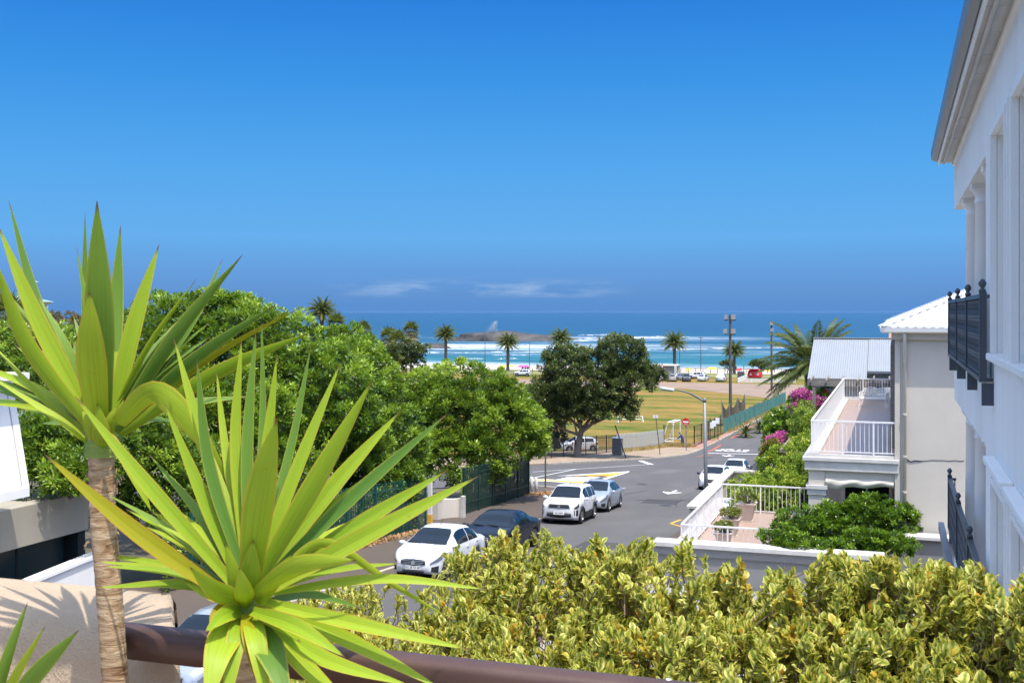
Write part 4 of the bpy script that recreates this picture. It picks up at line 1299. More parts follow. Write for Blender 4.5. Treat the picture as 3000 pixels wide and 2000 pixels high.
def fan_palm(label, base, top, rad, seed, group, skirt=2.0):
    rng = random.Random(seed)
    base, top = Vector(base), Vector(top)
    t = thing('fan_palm', label, 'palm tree', base, group)
    MB().tube([base, base.lerp(top, .5), top], [0.33, 0.24, 0.26], 9).build('trunk', M['palmtrunk'], t)
    V, Q, T = [], [], []
    for i in range(52):
        f = i / 52
        az = i * 2.39996; el = math.radians(85 - 160 * f)
        d = Vector((math.cos(az) * math.cos(el), math.sin(az) * math.cos(el), math.sin(el)))
        c = top + d * rad * 0.34 * rng.uniform(.7, 1.3) + Vector((0, 0, -skirt * max(0, f - .6)))
        side = d.cross(Vector((0, 0, 1)))
        if side.length < .01: side = Vector((1, 0, 0))
        side.normalize(); up = side.cross(d)
        for k in range(11):
            a = (k - 5) / 5 * 1.25
            q = (d * math.cos(a) + side * math.sin(a) + up * rng.uniform(-.25, .05)).normalized()
            tip = c + q * rad * 0.75 * rng.uniform(.8, 1.15) * (1 - .25 * abs(a) / 1.5) + Vector((0, 0, -0.10 * rad))
            w = side * 0.05 * rad if abs(a) < .8 else d * 0.05 * rad
            n_ = len(V); m_ = c.lerp(tip, .5)
            V += [tuple(c), tuple(m_ - w), tuple(tip), tuple(m_ + w)]
            Q.append((n_, n_ + 1, n_ + 2, n_ + 3)); T.append(min(1, max(0, 0.1 + f * 0.95 + rng.uniform(-.15, .2))))
    mesh_np('crown', V, Q, M['lf_fan'], T, t)
    return t
GP_ = 'palms along the beach road'
def beach_palm(px, pyc, d, rad_px, label, seed, fruit=0, dx=0):
    top = pt(px, pyc, d); bs = pt(px + dx, pyc, d); bs.z = gz(bs.y)
    phoenix(label, bs, top, rad_px / F * d * 1.05, 74, seed, GP_, fruit=fruit, r=0.38, nl=24, lw=0.075)
beach_palm(943, 912, 228, 46, 'tallest date palm standing above the left trees', 1)
beach_palm(1306, 980, 292, 36, 'date palm left of the rock island, tall bare trunk', 2, 1)
beach_palm(1488, 1004, 292, 36, 'date palm with orange fruit in front of the rock island', 3, 2)
beach_palm(1643, 993, 290, 38, 'date palm rising behind the dark tree, left of it', 4)
beach_palm(1806, 1000, 290, 34, 'date palm half hidden behind the top of the dark tree', 5, 1)
beach_palm(1976, 1004, 288, 41, 'date palm above the parked cars with orange fruit', 6, 2)
beach_palm(2151, 1028, 285, 36, 'rightmost beach palm beside the tall floodlight mast', 7)
for i, (px, py, d, rp, lb, dx) in enumerate([(1066, 968, 240, 22, 'slim fan palm alone between two groups of palms', 0), (1140, 990, 235, 26, 'left of the pair of bushy fan palms', 0), (1164, 1000, 228, 26, 'drooping fan palm behind the dark wind blown tree', 0), (1204, 968, 255, 22, 'fan palm just left of open surf', 0), (985, 950, 225, 26, 'leaning fan palm right of the tallest palm', 8), (925, 968, 232, 18, 'small fan palm left of the tallest palm trunk', 0), (1005, 985, 222, 18, 'lowest fan palm under the tallest palm', 0), (22, 925, 95, 52, 'brown fan palm at far left under the green tower', 0), (15, 1000, 80, 60, 'dry skirted fan palm at the left edge', 0)]):
    top = pt(px, py, d); bs = pt(px + dx, py, d); bs.z = gz(bs.y)
    fan_palm(lb, bs, top, rp / F * d * 1.6, 40 + i, GP_, 3.6)
fp = pt(1000, 1010, 215); fp.z = gz(fp.y)
for i, (px, py, d) in enumerate([(1066, 1015, 238), (1150, 1030, 230)]):
    top = pt(px, py, d); bs = top.copy(); bs.z = gz(bs.y)
    phoenix(['short feathery palm under the slim fan palm', 'short feathery palm under the bushy pair'][i], bs, top, 34 / F * d, 34, 60 + i, GP_, r=.4, nl=16, lw=.06)
b = pt(200, 965, 88); b.z = gz(b.y)
tree('dry_shrub', 'brown leaved tree behind the left yucca leaves', b, leafm('bronze_leaf', (0.08, 0.06, 0.025), (0.20, 0.14, 0.05), trans=.2), [(pc(170, 960, 88), (2.2, 2, 1.3)), (pc(205, 985, 86), (1.8, 1.6, 1.2)), (pc(120, 985, 88), (1.8, 1.6, 1.2))], .3, 260, dict(n=26, L=.2, W=.06), 44, cat='bush')
# large palm by the garden house, each frond its own piece
top = pt(2385, 1072, 71)
bs = Vector((top.x, top.y, gz(top.y)))
phoenix('large arching date palm between the road and the pale metal roof', bs, top, 3.6, 60, 77, None, parts=True, nl=60, r=0.42, lw=0.036, fruit=1)
for i, (px, py, d) in enumerate(((2185, 1280, 0), (2225, 1268, 0))):
    b = gp(px - 8, py); b.x += .3
    phoenix(['young palm sprouting by the teal fence, nearer the camera', 'young palm sprouting by the teal fence, farther one'][i], b, b + Vector((0, 0, 0.5)), 1.45, 22, 90 + i, 'young palms beside the road', nl=26, r=.14, lw=.06)

# ---- garden shrubs on the right
LG = dict(n=40, L=0.075, W=0.022, spread=0.6)
def bush(name, label, base, mat, blobs, cr, n, seed, leaf=LG, **kw):
    return tree(name, label, base, mat, blobs, cr, n, leaf, seed, r0=kw.pop('r0', .06), r1=.035, cat=kw.pop('cat', 'bush'), **kw)
bush('clipped_shrub', 'rounded glossy green shrub on the terrace, right one of two', (-0.9, 34.9, -7.8), M['lf_glossy'], [(pc(2560, 1525, 35), (1.1, .8, .78)), (pc(2630, 1530, 35), (.62, .6, .62)), (pc(2600, 1595, 33.4), (.8, .55, .36)), (pc(2540, 1590, 33.5), (.7, .5, .4)), (pc(2500, 1505, 35.2), (.6, .6, .45))], .15, 620, 101, leaf=dict(n=52, L=.085, W=.021, spread=.35), lo=-.9)
bush('clipped_shrub', 'rounded glossy green shrub on the terrace, left one of two', (-3.1, 34.9, -7.8), M['lf_glossy'], [(pc(2360, 1545, 35), (.95, .75, .62)), (pc(2440, 1535, 35), (.75, .7, .6)), (pc(2285, 1570, 34.0), (.55, .5, .34)), (pc(2420, 1612, 33.4), (.7, .45, .3)), (pc(2340, 1595, 33.5), (.55, .45, .3))], .15, 540, 102, leaf=dict(n=52, L=.085, W=.021, spread=.35), lo=-.9)
bush('garden_shrub', 'yellow green shrub mass behind the terrace railing', (-4.6, 47.5, gz(47)), M['lf_yel'], [(pc(2290, 1450, 47), (1.5, 1.3, 1.0)), (pc(2200, 1440, 47.5), (.9, .9, .7)), (pc(2340, 1400, 49), (1.0, 1, 1.0)), (pc(2250, 1490, 46), (1.5, .8, 1.0)), (pc(2330, 1480, 46), (1.0, .8, 1.1))], .2, 900, 103, leaf=dict(n=36, L=.11, W=.034, spread=.6))
bush('garden_shrub', 'lime green rounded shrub above the terrace by the pergola frame', (-5.0, 52, gz(52)), M['lf_yel'], [(pc(2290, 1360, 51), (1.0, .9, .8)), (pc(2340, 1345, 52), (.9, .9, .8)), (pc(2360, 1310, 53), (.6, .7, .6))], .2, 420, 104, leaf=dict(n=36, L=.11, W=.032, spread=.6))
bush('garden_shrub', 'olive brown tipped shrub next to the garden fence', (-6.1, 55, gz(55)), leafm('bronze_green_leaf', (.06, .09, .015), (.18, .17, .03), c2=(.30, .20, .05)), [(pc(2268, 1330, 55), (.7, .7, .6)), (pc(2255, 1350, 55), (.5, .5, .5))], .2, 160, 105, leaf=dict(n=34, L=.11, W=.03))
bush('hibiscus_shrub', 'green shrub with scattered red flowers by the road', (-6.4, 62, gz(62)), M['lf_glossy'], [(pc(2300, 1245, 62), (1.2, 1.1, .9)), (pc(2280, 1280, 61), (.8, .8, .8)), (pc(2345, 1250, 62), (.8, .8, .7))], .24, 420, 106, leaf=dict(n=36, L=.12, W=.04))
bush('climbing_plant', 'soft green climber against the balcony railing', (-4.0, 56, gz(56)), M['lf_yel'], [(pc(2352, 1250, 55), (.6, .7, .9)), (pc(2362, 1210, 57), (.4, .5, .6)), (pc(2365, 1285, 54), (.3, .4, .5))], .18, 200, 107, leaf=dict(n=30, L=.1, W=.024))
def flowers(parent, name, mat, blobs, n, size, seed):
    rng = np.random.default_rng(seed)
    P, D = [], []
    for c, r_ in blobs:
        m = int(n / len(blobs))
        dr = unit(rng.normal(0, 1, (m, 3)) + np.array([-.3, -.6, .4]))
        P.append(np.array(c) + dr * np.array(r_) * rng.uniform(.8, 1.12, (m, 1))); D.append(dr)
    P, D = np.concatenate(P), np.concatenate(D)
    V, Q, T = leaves(P, D, size, size * .45, rng.random(len(P)), rng, .9, 0)
    o = mesh_np(name, V, Q, mat, T, parent); o['kind'] = 'stuff'
bo = bush('bougainvillea', 'magenta bougainvillea in full flower beside the balcony', (-4.9, 60, gz(60)), M['lf_glossy'], [(pc(2370, 1180, 61), (1.1, .9, .8)), (pc(2345, 1220, 60), (.7, .7, .8)), (pc(2395, 1215, 60), (.6, .6, .6)), (pc(2345, 1270, 59), (.6, .6, .9))], .2, 420, 108, leaf=dict(n=24, L=.1, W=.034))
flowers(bo, 'flowers', M['lf_pink'], [(pc(2352, 1160, 60.7), (.6, .5, .35)), (pc(2385, 1185, 60.5), (.9, .7, .45)), (pc(2350, 1210, 60.3), (.55, .5, .4)), (pc(2398, 1205, 60), (.45, .5, .4)), (pc(2340, 1195, 60.4), (.5, .5, .3))], 5200, .10, 5)
bo2 = bush('bougainvillea', 'small magenta bougainvillea spray hanging over the garden fence', (-7.0, 61, gz(61)), M['lf_glossy'], [(pc(2275, 1300, 60), (.55, .5, .45)), (pc(2258, 1312, 60), (.3, .4, .3))], .2, 90, 109, leaf=dict(n=24, L=.1, W=.034))
flowers(bo2, 'flowers', M['lf_pink'], [(pc(2275, 1292, 59.6), (.5, .45, .35)), (pc(2256, 1310, 59.5), (.35, .4, .25)), (pc(2262, 1318, 59.5), (.3, .3, .2)), (pc(2290, 1280, 59.8), (.3, .3, .3))], 2300, .10, 6)
for i, (px, py, d) in enumerate([(2310, 1250, 61), (2305, 1266, 61), (2246, 1283, 60), (2258, 1296, 60), (2306, 1262, 60.6)]):
    fo_ = MB()
    c = pt(px, py, d)
    for k in range(5):
        a = k * 1.2566; q = Vector((math.cos(a), -0.4, math.sin(a))) * 0.13
        s_ = Vector((-math.sin(a), 0, math.cos(a))) * 0.07
        fo_.add([c, c + q * .6 + s_, c + q, c + q * .6 - s_], [(0, 1, 2, 3)])
    o = fo_.build('red_flower', M['lf_red']); tag(o, ['red hibiscus bloom highest on the shrub by the road', 'red hibiscus bloom just under the highest one', 'red bloom sticking out left over the road', 'red bloom beside the magenta spray', 'red bloom low in the middle of the shrub'][i], 'flower', 'red hibiscus blooms')
# ------------------------------------------------------------------ cars
def carpaint(name, c, metal=0.0):
    m, n, l, b = newmat(name)
    t = noise_node(n, l, 1.6, 3, 0.5)
    cr = ramp(n, l, t.outputs[0], [(0.3, sc3(c, 0.94)), (0.7, sc3(c, 1.04))])
    l.new(cr.outputs[0], b.inputs['Base Color'])
    setin(b, Roughness=0.3, Metallic=metal, Coat_Weight=0.12 if sum(c) < .1 else 0.55, Coat_Roughness=0.05, Specular_IOR_Level=0.25 if sum(c) < .1 else 0.5)
    return m
M['c_white'] = carpaint('white_car_paint', (0.66, 0.67, 0.69))
M['c_black'] = carpaint('black_car_paint', (0.006, 0.008, 0.016))
M['c_silver'] = carpaint('silver_blue_car_paint', (0.42, 0.46, 0.53), 0.45)
M['c_grey'] = carpaint('graphite_car_paint', (0.12, 0.12, 0.125), 0.3)
M['c_beige'] = carpaint('champagne_car_paint', (0.46, 0.44, 0.40), 0.3)
M['c_blue'] = carpaint('blue_car_paint', (0.02, 0.10, 0.35))
M['tyre'] = flat('tyre_rubber', (0.018, 0.018, 0.018), 0.85)
M['rim'] = flat('alloy_rim', (0.42, 0.43, 0.45), 0.3, metal=0.7)
M['carglass'] = flat('car_glass', (0.008, 0.013, 0.018), 0.05, spec=0.5, bump=0, var=0)
M['lamp'] = flat('headlamp_lens', (0.22, 0.24, 0.27), 0.08, metal=0.5, spec=0.8, bump=0)
M['lampd'] = flat('dark_headlamp', (0.05, 0.055, 0.06), 0.08, spec=0.9, bump=0)
M['tail'] = flat('tail_lamp', (0.35, 0.01, 0.015), 0.12, spec=0.8, bump=0)
M['trim'] = flat('black_trim', (0.02, 0.02, 0.022), 0.55)
M['chrome'] = flat('chrome_trim', (0.62, 0.63, 0.66), 0.12, metal=0.95, bump=0)
M['plate'] = flat('number_plate', (0.72, 0.72, 0.70), 0.5)
M['ink'] = flat('plate_ink', (0.03, 0.035, 0.06), 0.6)

def lerp_tab(tab, y):
    if y <= tab[0][0]: return tab[0][1]
    for (a, p), (b_, q) in zip(tab, tab[1:]):
        if y <= b_:
            t = (y - a) / (b_ - a)
            t = t * t * (3 - 2 * t) * 0.35 + t * 0.65
            return p + (q - p) * t
    return tab[-1][1]

SED = dict(L=4.48, W=1.70, H=1.50, wb=2.60, fo=0.86, wr=0.315,
    top=[(-2.24, .78), (-2.20, .93), (-2.0, 1.02), (-1.62, 1.06), (-1.25, 1.28), (-.85, 1.44), (-.3, 1.50), (.15, 1.485), (.42, 1.42), (.9, 1.17), (1.32, .99), (1.7, .93), (2.0, .84), (2.16, .72), (2.24, .60)],
    belt=[(-2.24, .74), (-2.1, .92), (-1.2, .98), (.2, .93), (1.2, .90), (1.8, .82), (2.1, .70), (2.24, .58)],
    hw=[(-2.24, .62), (-2.12, .76), (-1.8, .82), (-.8, .85), (.8, .85), (1.5, .83), (1.9, .78), (2.12, .67), (2.24, .52)],
    hr=[(-2.24, .5), (-2.0, .62), (-1.6, .62), (-1.2, .56), (-.5, .56), (.3, .56), (.9, .66), (1.32, .74), (1.8, .70), (2.1, .58), (2.24, .45)],
    ws=(.40, 1.24), rw=(-1.58, -.95), sw=[(-1.22, -.40), (-.34, .62)])
SUV = dict(L=4.0, W=1.79, H=1.64, wb=2.50, fo=0.80, wr=0.345,
    top=[(-2.0, .95), (-1.96, 1.10), (-1.86, 1.35), (-1.70, 1.56), (-1.4, 1.62), (-.5, 1.645), (.1, 1.63), (.30, 1.57), (.72, 1.27), (1.02, 1.10), (1.45, 1.05), (1.8, .98), (1.95, .90), (2.0, .80)],
    belt=[(-2.0, .92), (-1.9, 1.06), (-1.0, 1.07), (.4, 1.02), (1.1, 1.0), (1.75, .93), (2.0, .78)],
    hw=[(-2.0, .72), (-1.9, .83), (-1.6, .88), (.8, .895), (1.4, .88), (1.8, .83), (1.94, .76), (2.0, .66)],
    hr=[(-2.0, .60), (-1.8, .63), (-1.4, .64), (.2, .63), (.7, .70), (1.02, .77), (1.6, .77), (1.9, .70), (2.0, .6)],
    ws=(.28, .98), rw=(-1.93, -1.72), sw=[(-1.56, -1.12), (-1.04, -.26), (-.19, .52)])
EXE = dict(L=4.85, W=1.86, H=1.46, wb=2.84, fo=0.96, wr=0.335,
    top=[(-2.42, .82), (-2.38, .96), (-2.1, 1.03), (-1.7, 1.05), (-1.25, 1.27), (-.8, 1.41), (-.2, 1.46), (.2, 1.44), (.5, 1.36), (1.0, 1.10), (1.35, .97), (1.8, .92), (2.2, .82), (2.36, .72), (2.42, .60)],
    belt=[(-2.42, .78), (-2.3, .92), (-1.2, .97), (.3, .93), (1.3, .89), (2.0, .80), (2.42, .58)],
    hw=[(-2.42, .70), (-2.25, .84), (-1.8, .91), (.9, .93), (1.6, .91), (2.1, .85), (2.3, .77), (2.42, .64)],
    hr=[(-2.42, .55), (-2.1, .70), (-1.6, .66), (-1.1, .57), (.3, .58), (.95, .70), (1.35, .80), (2.0, .76), (2.42, .52)],
    ws=(.45, 1.28), rw=(-1.62, -.92), sw=[(-1.28, -.75), (-.69, .02), (.08, .72)])
HAT = dict(L=3.85, W=1.72, H=1.50, wb=2.46, fo=0.78, wr=0.31,
    top=[(-1.92, .85), (-1.88, 1.02), (-1.74, 1.25), (-1.55, 1.40), (-1.1, 1.47), (-.4, 1.50), (.1, 1.48), (.35, 1.41), (.8, 1.15), (1.1, .99), (1.5, .92), (1.78, .80), (1.88, .70), (1.92, .58)],
    belt=[(-1.92, .82), (-1.8, .98), (-.8, .99), (.3, .94), (1.1, .90), (1.6, .80), (1.92, .56)],
    hw=[(-1.92, .66), (-1.8, .78), (-1.5, .84), (.8, .86), (1.3, .84), (1.65, .77), (1.85, .66), (1.92, .52)],
    hr=[(-1.92, .52), (-1.7, .56), (-1.2, .58), (.3, .58), (.8, .67), (1.1, .74), (1.5, .71), (1.8, .58), (1.92, .45)],
    ws=(.34, 1.04), rw=(-1.80, -1.48), sw=[(-1.40, -.50), (-.44, .58)])
PIK = dict(L=5.2, W=1.85, H=1.78, wb=3.1, fo=0.95, wr=0.38,
    top=[(-2.6, 1.0), (-2.56, 1.08), (-1.0, 1.08), (-.94, 1.10), (-.86, 1.70), (-.5, 1.77), (.35, 1.76), (.55, 1.70), (1.05, 1.28), (1.3, 1.14), (2.0, 1.07), (2.45, .98), (2.6, .85)],
    belt=[(-2.6, .98), (-1.0, 1.05), (.5, 1.08), (1.3, 1.04), (2.2, .97), (2.6, .82)],
    hw=[(-2.6, .86), (-2.5, .90), (-1, .92), (1.5, .92), (2.2, .88), (2.5, .78), (2.6, .70)],
    hr=[(-2.6, .84), (-1.0, .86), (-.86, .66), (.4, .66), (1.05, .76), (1.3, .82), (2.2, .80), (2.6, .64)],
    ws=(.52, 1.22), rw=(-.935, -.88), sw=[(-.70, -.02), (.06, .82)])

def section(S, y):
    top = lerp_tab(S['top'], y); belt = min(lerp_tab(S['belt'], y), top - 0.02)
    hw = lerp_tab(S['hw'], y); hr = min(lerp_tab(S['hr'], y), hw * 0.96)
    h2 = S['L'] / 2
    bot = 0.19 + 0.10 * max(0, (abs(y) - h2 + 0.35) / 0.35) ** 2
    ar = S['wr'] + 0.055
    for yc in (h2 - S['fo'], h2 - S['fo'] - S['wb']):
        dy = abs(y - yc)
        if dy < ar: bot = max(bot, S['wr'] + math.sqrt(ar * ar - dy * dy))
    bot = min(bot, belt - 0.06)
    hi = max(0, belt - bot)
    gh = top - belt
    return [(0, bot), (hw * 0.80, bot), (hw * 0.955, bot + 0.012), (hw * 0.985, bot + hi * 0.22), (hw, bot + hi * 0.52), (hw * 0.99, bot + hi * 0.80), (hw * 0.965, belt),
            (hw * 0.965 + (hr - hw * 0.965) * 0.5 + 0.012, belt + gh * 0.48), (hr, belt + gh * 0.86), (hr * 0.90, belt + gh * 0.955), (hr * 0.55, top - gh * 0.012 - .004), (0, top)]

def sec_pt(S, y, s):
    """s: index along the half section (float)"""
    P = section(S, y); i = min(int(s), len(P) - 2); t = s - i
    return (P[i][0] + (P[i + 1][0] - P[i][0]) * t, P[i][1] + (P[i + 1][1] - P[i][1]) * t)

def patch(S, y0, y1, s0, s1, side, ny=7, ns=5, off=0.006, shape=None, mirror=False):
    rows = []
    for i in range(ny):
        r_ = []
        for j in range(ns):
            y = y0 + (y1 - y0) * i / (ny - 1); s = s0 + (s1 - s0) * j / (ns - 1)
            if shape: y, s = shape(i / (ny - 1), j / (ns - 1))
            e = 1e-3
            x, z = sec_pt(S, y, s)
            xs, zs = sec_pt(S, y, s + e * 10); xy, zy = sec_pt(S, y + e * 10, s)
            a = Vector((xs - x, 0, zs - z)); c = Vector((xy - x, e * 10, zy - z))
            nv = a.cross(c)
            if nv.length < 1e-9: nv = Vector((1, 0, 0))
            nv.normalize()
            if nv.x * 0.5 + nv.z * 0.8 < 0 : nv = -nv
            r_.append(((x + nv.x * off) * side, y + nv.y * off, z + nv.z * off))
        rows.append(r_)
    return rows

def make_car(name, label, S, paint, loc, rz, group=None, plate=None, front='sedan', slope=0.0, detail=True, roofrack=False):
    t = thing(name, label, 'car', loc, group, rz)
    t.rotation_euler = (slope * math.cos(rz), 0, rz)
    h2 = S['L'] / 2
    st = sorted(set(list(np.linspace(-h2, h2, 64 if detail else 40)) + [h2 - 0.02, h2 - 0.05, -h2 + 0.02, -h2 + .05]))
    mb = MB(); rows = []
    for y in st:
        P = section(S, y)
        rows.append([(x, y, z) for x, z in P] + [(-x, y, z) for x, z in P[-2:0:-1]])
    nrow = len(rows[0])
    base = 0
    for r_ in rows: mb.v += r_
    for i in range(len(rows) - 1):
        for j in range(nrow):
            k = (j + 1) % nrow
            mb.f.append((i * nrow + j, i * nrow + k, (i + 1) * nrow + k, (i + 1) * nrow + j))
    mb.f.append(tuple(range(nrow))); mb.f.append(tuple((len(rows) - 1) * nrow + j for j in range(nrow)))
    body = mb.build('body', paint, t, True, local=True)
    def P_(nm, mat, rows, parent=t):
        return MB().grid(rows).build(nm, mat, parent, True, local=True)
    # glass: front and back across the centre line
    for nm, (a, c) in (('windscreen', S['ws']), ('rear_window', S['rw'])):
        L_ = patch(S, a, c, 8.75, 11, 1, 8, 6, 0.007); Rr = patch(S, a, c, 8.75, 11, -1, 8, 6, 0.007)
        P_(nm, M['carglass'], [l_ + r_[::-1][1:] for l_, r_ in zip(L_, Rr)])
    for sd in (-1, 1):
        for k, (a, c) in enumerate(S['sw']):
            def shp(i, j, a=a, c=c): return (a + (c - a) * i, 6.14 + 1.66 * j)
            P_('side_window', M['carglass'], patch(S, a, c, 6, 8, sd, 8, 5, 0.007, shp))
        # lamps
        if front == 'suv':
            P_('headlight', M['lamp'] if sd > 0 else M['lampd'], patch(S, h2 - 0.34, h2 - 0.03, 4.9, 5.9, sd, 6, 4, 0.012))
        else:
            def hl(i, j): return (h2 - 0.62 + 0.59 * i, 4.75 + (0.75 + 0.5 * (1 - i)) * j + 0.3 * (1 - i))
            P_('headlight', M['lamp'], patch(S, 0, 0, 0, 0, sd, 7, 4, 0.012, hl))
        P_('tail_light', M['tail'], patch(S, -h2 + 0.02, -h2 + 0.28, 4.6, 5.9, sd, 5, 4, 0.012))
        # mirrors
        ym = S['ws'][1] - 0.22; x, z = sec_pt(S, ym, 6)
        mm = MB()
        for a_ in range(7):
            pass
        mm.lathe([(0.02, -0.07), (0.07, -0.06), (0.095, 0), (0.085, 0.05), (0.03, 0.08)], ((x + 0.11) * sd, ym, z + 0.07), 8, 'y')
        for i, v in enumerate(mm.v): mm.v[i] = (((v[0] - (x + .11) * sd) * 1.35) + (x + .11) * sd, v[1], (v[2] - z - .07) * .85 + z + .07)
        mm.build('mirror', paint if front != 'black' else M['trim'], t, True, local=True)
        # sills and arches
        if front == 'suv':
            P_('cladding', M['trim'], patch(S, h2 - S['fo'] - S['wb'] + .42, h2 - S['fo'] - .42, 2.0, 3.5, sd, 8, 4, 0.012))
            for yc in (h2 - S['fo'], h2 - S['fo'] - S['wb']):
                aa = MB(); pr = []
                for q in range(13):
                    an = math.radians(-8 + 196 * q / 12)
                    y = yc + math.cos(an) * (S['wr'] + .075); zz = S['wr'] + math.sin(an) * (S['wr'] + .075)
                    hw = lerp_tab(S['hw'], y)
                    pr.append((sd * (hw + 0.004), y, max(.2, zz)))
                aa.tube(pr, 0.035, 5); aa.build('arch_trim', M['trim'], t, True, local=True)
        for k, (a, c) in enumerate(S['sw'][-2:]):
            yh = a + 0.14; hx, hz = sec_pt(S, yh, 5.3)
            MB().bar(((hx + 0.014) * sd, yh - 0.09, hz), ((hx + 0.014) * sd, yh + 0.09, hz), 0.03, 0.03).build('door_handle', paint, t, local=True)
            MB().bar(((sec_pt(S, a - .03, 4.2)[0] + .003) * sd, a - 0.03, .36), ((sec_pt(S, a - .03, 5.8)[0] + .003) * sd, a - 0.03, .90), .01, .012).build('door_seam', M['trim'], t, local=True)
    # wheels
    wr = S['wr']
    tme = MB().lathe([(wr * .60, -.085), (wr * .93, -.1), (wr, -.075), (wr, .075), (wr * .93, .1), (wr * .60, .085)], (0, 0, 0), 22, 'x').mesh('wheel', M['tyre'], True)
    rb = MB().lathe([(wr * .62, -.06), (wr * .66, .085), (wr * .60, .092), (wr * .56, .05), (wr * .15, .06), (wr * .12, .088), (.001, .09)], (0, 0, 0), 22, 'x')
    for k in range(7):
        a = k * 2 * math.pi / 7
        rb.bar((.078, 0, 0), (.078, math.cos(a) * wr * .6, math.sin(a) * wr * .6), 0.05, 0.02, (1, 0, 0))
    rme = rb.mesh('rim', M['rim'])
    for yc in (h2 - S['fo'], h2 - S['fo'] - S['wb']):
        hw = lerp_tab(S['hw'], yc)
        for sd in (-1, 1):
            w = link('wheel', tme, t, (sd * (hw - 0.10), yc, wr))
            if sd < 0: w.rotation_euler = (0, 0, math.pi)
            link('rim', rme, w)
    # the face
    F_ = h2
    hw = lerp_tab(S['hw'], h2)
    def slab(nm, mat, x0, x1, z0, z1, y=0.012, curve=0.03, parent=t, taper=1.0):
        rows = []
        for i in range(9):
            q = i / 8; x = x0 + (x1 - x0) * q
            yy = F_ + y + .012 - curve * (x / hw) ** 2 * 0.6
            zm = (z0 + z1) / 2
            k = 1 - (1 - taper) * abs(q * 2 - 1)
            rows.append([(x, yy - .03, zm + (z0 - zm) * k), (x, yy, zm + (z0 - zm) * k), (x, yy, zm + (z1 - zm) * k), (x, yy - .03, zm + (z1 - zm) * k)])
        return MB().grid(rows).build(nm, mat, parent, True, local=True)
    if front == 'sedan':
        g = slab('grille', M['trim'], -.40, .40, .47, .68, 0.014, taper=.5)
        for k in range(4): slab('grille_bar', M['chrome'], -.38 + .02 * k, .38 - .02 * k, .655 - k * .048, .668 - k * .048, .022, parent=g)
        slab('lower_grille', M['trim'], -.36, .36, .24, .36, 0.012, taper=.7)
        for sd in (-1, 1): P_('fog_light_recess', M['trim'], patch(S, h2 - .26, h2 - .05, 2.6, 4.0, sd, 4, 4, .01))
        MB().lathe([(.001, 0), (.075, .0), (.075, .014), (.058, .018), (.058, .004), (.001, .004)], (0, F_ + .026, .565), 18, 'y').build('badge', M['chrome'], g, local=True)
        pz = .415
    elif front == 'suv':
        g = slab('grille', M['trim'], -.46, .46, .74, .90, 0.014)
        for k in range(3): slab('grille_bar', M['lampd'], -.44, .44, .765 + k * .045, .785 + k * .045, .024, parent=g)
        for sd in (-1, 1):
            slab('grille_edge', M['chrome'], sd * .47 - .02, sd * .47 + .02, .73, .89, .02)
            MB().lathe([(.10, -.02), (.10, .01), (.055, .016), (.05, .004), (.001, .004)], (sd * .60, F_ + .004 - .03, .62), 14, 'y').build('fog_light', M['lampd'], t, local=True)
            P_('fog_light_recess', M['trim'], patch(S, h2 - .22, h2 - .02, 3.2, 4.6, sd, 4, 4, .01))
        slab('lower_grille', M['trim'], -.56, .56, .30, .56, 0.012, taper=.62)
        slab('bumper_lip', M['trim'], -.64, .64, .20, .30, 0.016)
        MB().lathe([(.001, 0), (.07, .0), (.07, .012), (.001, .016)], (0, F_ + .028, .825), 16, 'y').build('badge', M['chrome'], g, local=True)
        pz = .50
    else:
        g = slab('grille', M['trim'], -.36, .36, .30, .70, 0.014, taper=.8)
        slab('grille_frame', M['chrome'], -.38, .38, .69, .715, .018)
        for sd in (-1, 1): slab('grille_frame', M['chrome'], sd * .365 - .012, sd * .365 + .012, .32, .70, .016)
        if front == 'black':
            for k in range(4): MB().lathe([(.052, -.006), (.052, .006), (.040, .006), (.040, -.006)], (-.105 + .07 * k, F_ + .028, .60), 14, 'y').build('badge', M['chrome'], g, local=True)
        pz = .43
    yp = F_ + .03
    if plate is not None:
        pl = MB().box(-.25, .25, yp - .012, yp, pz - .058, pz + .058).build('number_plate', M['plate'], t, local=True)
        if plate:
            me = text_mesh('plate_lettering', plate, .10, M['ink'], sx=.84, bold=.002)
            o = link('plate_lettering', me, pl, (0, yp + .002, pz), (math.radians(90), 0, math.pi))
    rp = MB().box(-.25, .25, -h2 - .02, -h2 - .008, .60, .71).build('number_plate', M['plate'], t, local=True)
    if detail:
        xw = sec_pt(S, S['ws'][0] + .1, 9)[0]
        MB().box(xw * .3, xw * .3 + .11, S['ws'][0] + .26, S['ws'][0] + .27, sec_pt(S, S['ws'][0] + .3, 11)[1] - .05, sec_pt(S, S['ws'][0] + .3, 11)[1] + .01).build('licence_disc', M['plate'], t, local=True)
        ws_ = S['ws']
        for sd in (-.35, .2):
            z0 = sec_pt(S, ws_[1] - .02, 10.6)[1]; z1 = sec_pt(S, ws_[1] - .2, 10.2)[1]
            MB().bar((sd, ws_[1] + .02, z0 + .012), (sd + .45, ws_[1] - .06, sec_pt(S, ws_[1] - .06, 9.8)[1] + .014), .02, .015).build('wiper', M['trim'], t, local=True)
        MB().tube([(0, .12 if front != 'suv' else .0, S['H'] - .02), (0, -.12, S['H'] + .16)], .006, 5).build('aerial', M['trim'], t, local=True)
    return t
SL = math.atan(0.0765)
CARV = -13.95
def street_car(name, label, S, paint, u, v=CARV, **k):
    z = gz(u)
    t = make_car(name, label, S, paint, (v, u, z), math.pi + k.pop('turn', 0), slope=k.pop('slope', -SL) , **k)
    return t
GC = 'cars parked along the street'
